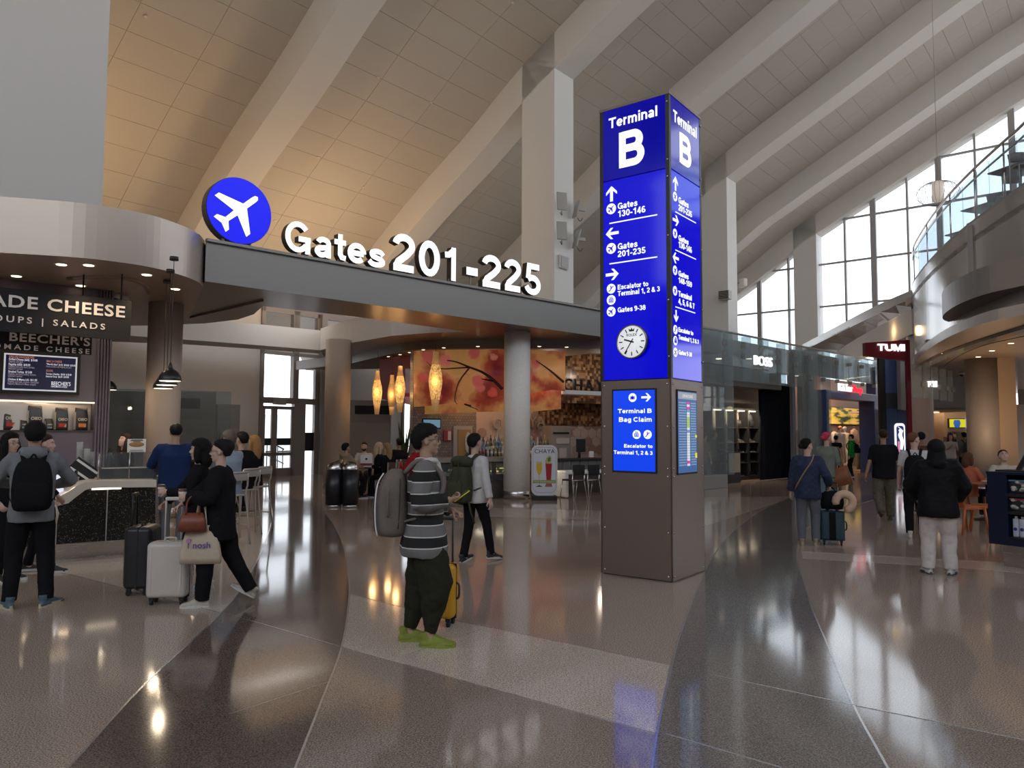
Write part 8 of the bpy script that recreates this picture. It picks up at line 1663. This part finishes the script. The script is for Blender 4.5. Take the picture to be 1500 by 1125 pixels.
# ---- right hand walkway
P19 = person('woman in navy plaid jacket with a cross-body strap and grey trousers, pulling a blue suitcase', *g2(1185, 799), -.4, 1.58, LT, ('bun', BLK), tp_(F_plaid, fat=1.18, low=-.16, sr=.07, name='jacket'), dict(m=F_gtr, loose=1.15), shoe_m('beige', (.3, .24, .17), (.35, .3, .22)), (-.27, .06, .88), (.33, .10, 1.0), (-.11, .0, .085), (.11, .08, .085), det=2, look=(-.8, 0), curl=(.5, 1.3))
Mq = Sc(P19['s']) @ Matrix.Translation(P19['P0']); cs = thing('crossbody_strap', 'tan strap running across the back of the woman in the plaid jacket', 'strap', P19['t'].location, P19['t'].rotation_euler.z)
MB().tube([(.09, .08, .53), (.10, -.03, .55), (.06, -.15, .44), (-.06, -.17, .25), (-.17, -.13, .05), (-.2, .0, -.04)], .011, 6, Mq, 4).build('strap_band', mat('tan_leather', (.30, .19, .11), .5), cs)
x, y = g2(1220, 798); sc19 = suitcase('dark teal soft suitcase with a black bag and neck pillow on top', x, y, -.38, mat('teal_case', (.02, .05, .07), .6), .44, .34, .22, .42, M_dark, 2)
MB().box(-.045, .045, -.125, -.11, .09, .5).build('black_centre_band', F_blk, sc19)
t = thing('cabin_bag', 'black soft bag strapped on top of the dark teal suitcase', 'bag', (x, y, .51), -.38); MB().loft([(0, 0, .03, .15, .1), (0, 0, .12, .17, .12), (0, 0, .26, .15, .1), (0, 0, .3, .08, .05)], 16, None, 3).build('body', F_blk, t); MB().tube([(-.06, 0, .28), (0, 0, .35), (.06, 0, .28)], .01, 6, None, 3).build('handle', F_blk, t)
t = thing('neck_pillow', 'pale peach neck pillow hanging on the bag of the dark teal suitcase', 'neck pillow', (x + .10, y - .20, .66), -.2); MB().tube([(.12 * sin(a), 0, .12 * cos(a)) for a in [(-2.5 + 5.0 * i / 14) + .6 for i in range(15)]], [.045] + [.058] * 13 + [.045], 12).build('cushion', fabric('peach_plush', (.62, .42, .30)), t)
P20 = person('woman with pink hair and grey green top carrying a brown tote, beyond the plaid jacket', *g2(1213, 756), -.75, 1.68, LT, ('bun', (.50, .05, .09)), tp_(F_sage, fat=1.15, sleeve=.6), dict(m=F_jeans, loose=1.1), SH_w, (-.25, .1, .9), (.2, .22, 1.1), det=1, look=(-.3, 0))
q_ = wpt(P20, P20['sh'][1]); t = thing('tote_bag', 'orange brown leather tote on the shoulder of the pink haired woman', 'tote bag', (q_.x + .10, q_.y - .12, q_.z - .72), -.9); MB().loft([(0, 0, 0, .22, .07), (0, 0, .36, .2, .05)], 16, T(0, 0, 0) @ RY(-.3), 5).build('bag_body', mat('cognac_leather', (.26, .10, .045), .45), t); MB().tube([(-.2, 0, .35), (-.2, 0, .7), (-.06, 0, .74), (.0, 0, .38)], .012, 6, None, 4).build('handle', mat('cognac_leather', (.26, .1, .045)), t)
P21 = person('child in bright green hoodie with a black backpack in the blue shop doorway', *g2(1248, 699), .9, 1.62, LT, ('short', DBR), tp_(F_green, hood=True), dict(m=F_blk), SH_b, look=(.2, .1)); backpack(P21, 'black backpack worn over the bright green hoodie', F_blk, .4, .15, .09, .25)
person('shopper in black vest with pale sleeves facing into the blue shop', *g2(1226, 699), -.6, 1.58, MD, ('short', BLK), tp_(F_blk, sleeve=.3), dict(m=F_blk), SH_b)
def mannequin(label, x, y, rz, topm, botm, z=.1, cap=None, H=1.8):
    p = person(label, x, y, rz, H, (.62, .58, .54), ('crop', (.6, .58, .55)), tp_(topm), dict(m=botm), SH_w, z=z); p['t'].name = 'mannequin'; p['t']['category'] = 'mannequin'
    if cap: c = MB().ell((0, 0, .05), (.09, .11, .08), Sc(p['s']) @ p['HM'], 14, 8); c.tube([(0, .08, .04), (0, .17, .02)], [.06, .05], 10, Sc(p['s']) @ p['HM']); c.build('cap', cap, p['t'])
    MB().cyl(0, 0, -z, .0, .3, 20).build('podium', mat('podium_wood', (.3, .2, .13), .5), p['t'])
mannequin('mannequin in white with an orange cap inside the blue shop', *SF.w(SF.hit(1231, 660, 2.0)[0], 2.0)[:2], 2.4, F_white, F_cream, .2, mat('orange_cap', (.55, .10, .03), .6)); mannequin('second mannequin in grey with a white cap inside the blue shop', *SF.w(SF.hit(1238, 660, 2.8)[0], 2.8)[:2], 2.4, F_cream, F_white, .2, F_white)
P23 = person('man in black t-shirt and patterned cargo trousers walking away', *g2(1297, 763), -.3, 1.74, TN, ('crop', DBR), tp_(F_blk, sleeve=.45, fat=1.15), dict(m=F_camo, loose=1.25), SH_brn, (-.33, .0, .86), (.28, .1, .9), (-.11, -.30, .20), (.11, .12, .085), det=1, footpitch=(-1.0, 0), build=1.05)
P24 = person('young man in white t-shirt turning his head right, wearing a black backpack', *g2(1343, 788), -.45, 1.68, LT, ('crop', (.14, .06, .03)), tp_(F_white, sleeve=.4, fat=1.1), dict(m=F_blk, loose=1.1), SH_w, (-.25, .08, .9), (.26, .16, .98), (-.1, .02, .085), (.1, .1, .085), det=2, look=(-.85, 0)); backpack(P24, 'large black backpack worn by the young man in the white t-shirt', F_blk, .52, .18, .13, .2)
P26 = person('person in black puffer jacket with hood up and white trousers, seen from behind', *g2(1377, 842), -.45, 1.58, LT, ('hood', BLK), tp_(F_puff, fat=1.38, sr=.085, hood=True, low=-.18, name='puffer_jacket', fold=1.5), dict(m=fabric('white_trousers', (.56, .5, .48)), loose=1.45, fold=1.6), (mat('shoe_panda', (.5, .5, .5), .5), mat('sole_panda', (.05, .05, .05), .5), 1.1), (-.24, .26, 1.0), (.24, .26, 1.0), (-.13, .02, .085), (.13, .05, .085), det=2, toes=(.35, -.35), elbow={-1: (-1, -.5, -.5), 1: (1, -.5, -.5)})
x, y = pt(1351, 700, 16)[:2]; person('man in brown jacket beyond the young man in the white t-shirt', x, y, -.3, 1.70, DK, ('crop', BLK), tp_(F_brown, fat=1.15), dict(m=F_blk), SH_b)
person('woman with long brown hair in white t-shirt before the warmly lit fashion shop', *g2(1394, 704), 2.9, 1.68, LT, ('long', BRN), tp_(F_white, sleeve=.4), dict(m=F_jeans), SH_w, (-.1, .33, 1.3), (.1, .33, 1.3), det=1)
P29 = person('man seen from behind with a dark backpack near the tall taupe stand', *g2(1414, 702), -.1, 1.72, TN, ('short', BLK), tp_(fabric('slate_fabric', (.2, .22, .22))), dict(m=F_blk), SH_w); backpack(P29, 'dark grey backpack on the man near the taupe stand', F_dgrey, .46, .16, .1, .22)
x, y = g2(1421, 757); seated('woman with short brown hair and glasses in a coral top sitting at the orange table', x, y, -1.35, .46, skin=TN, hair=('bob', (.10, .05, .03)), top=tp_(F_coral, fat=1.12), bottom=dict(m=F_blk), glasses=True, H=1.62, det=1)
x, y = pt(1471, 700, 14.3)[:2]; seated('man with short dark hair in a cream t-shirt sitting behind the navy kiosk, looking down', x, y, 2.75, .46, skin=LT, hair=('crop', DBR), top=tp_(F_cream, sleeve=.4, fat=1.1), bottom=dict(m=F_dgrey), H=1.74, look=(0, -.4), det=1, beard=False)
x, y = pt(1047, 700, 24.3)[:2]; person('shop assistant in dark grey looking down beside the lit display cabinet', x, y, -1.4, 1.74, TN, ('short', DBR), tp_(F_dgrey, fat=1.1), dict(m=F_blk), SH_bb, (-.1, .32, 1.1), (.1, .32, 1.1), look=(0, -.4))
x, y = pt(1032.5, 700, 23.3)[:2]; person('person in pale top and jeans almost hidden behind the sign pylon', x, y, -1.0, 1.66, LT, ('short', BRN), tp_(F_tan, sleeve=.5), dict(m=F_jeans), SH_w)
# ------------------------------------------------------------------ turn lettering curves into plain meshes
bpy.context.view_layer.update(); dg = bpy.context.evaluated_depsgraph_get()
for o in [o for o in COL.objects if o.type == 'FONT']:
    me = bpy.data.meshes.new_from_object(o.evaluated_get(dg)); n = bpy.data.objects.new('x', me); nm = o.name; par = o.parent; ml = o.matrix_local.copy(); lab = o.get('label')
    COL.objects.link(n); bpy.data.objects.remove(o); n.name = nm; n.parent = par; n.matrix_local = ml
    if lab: n['label'] = lab
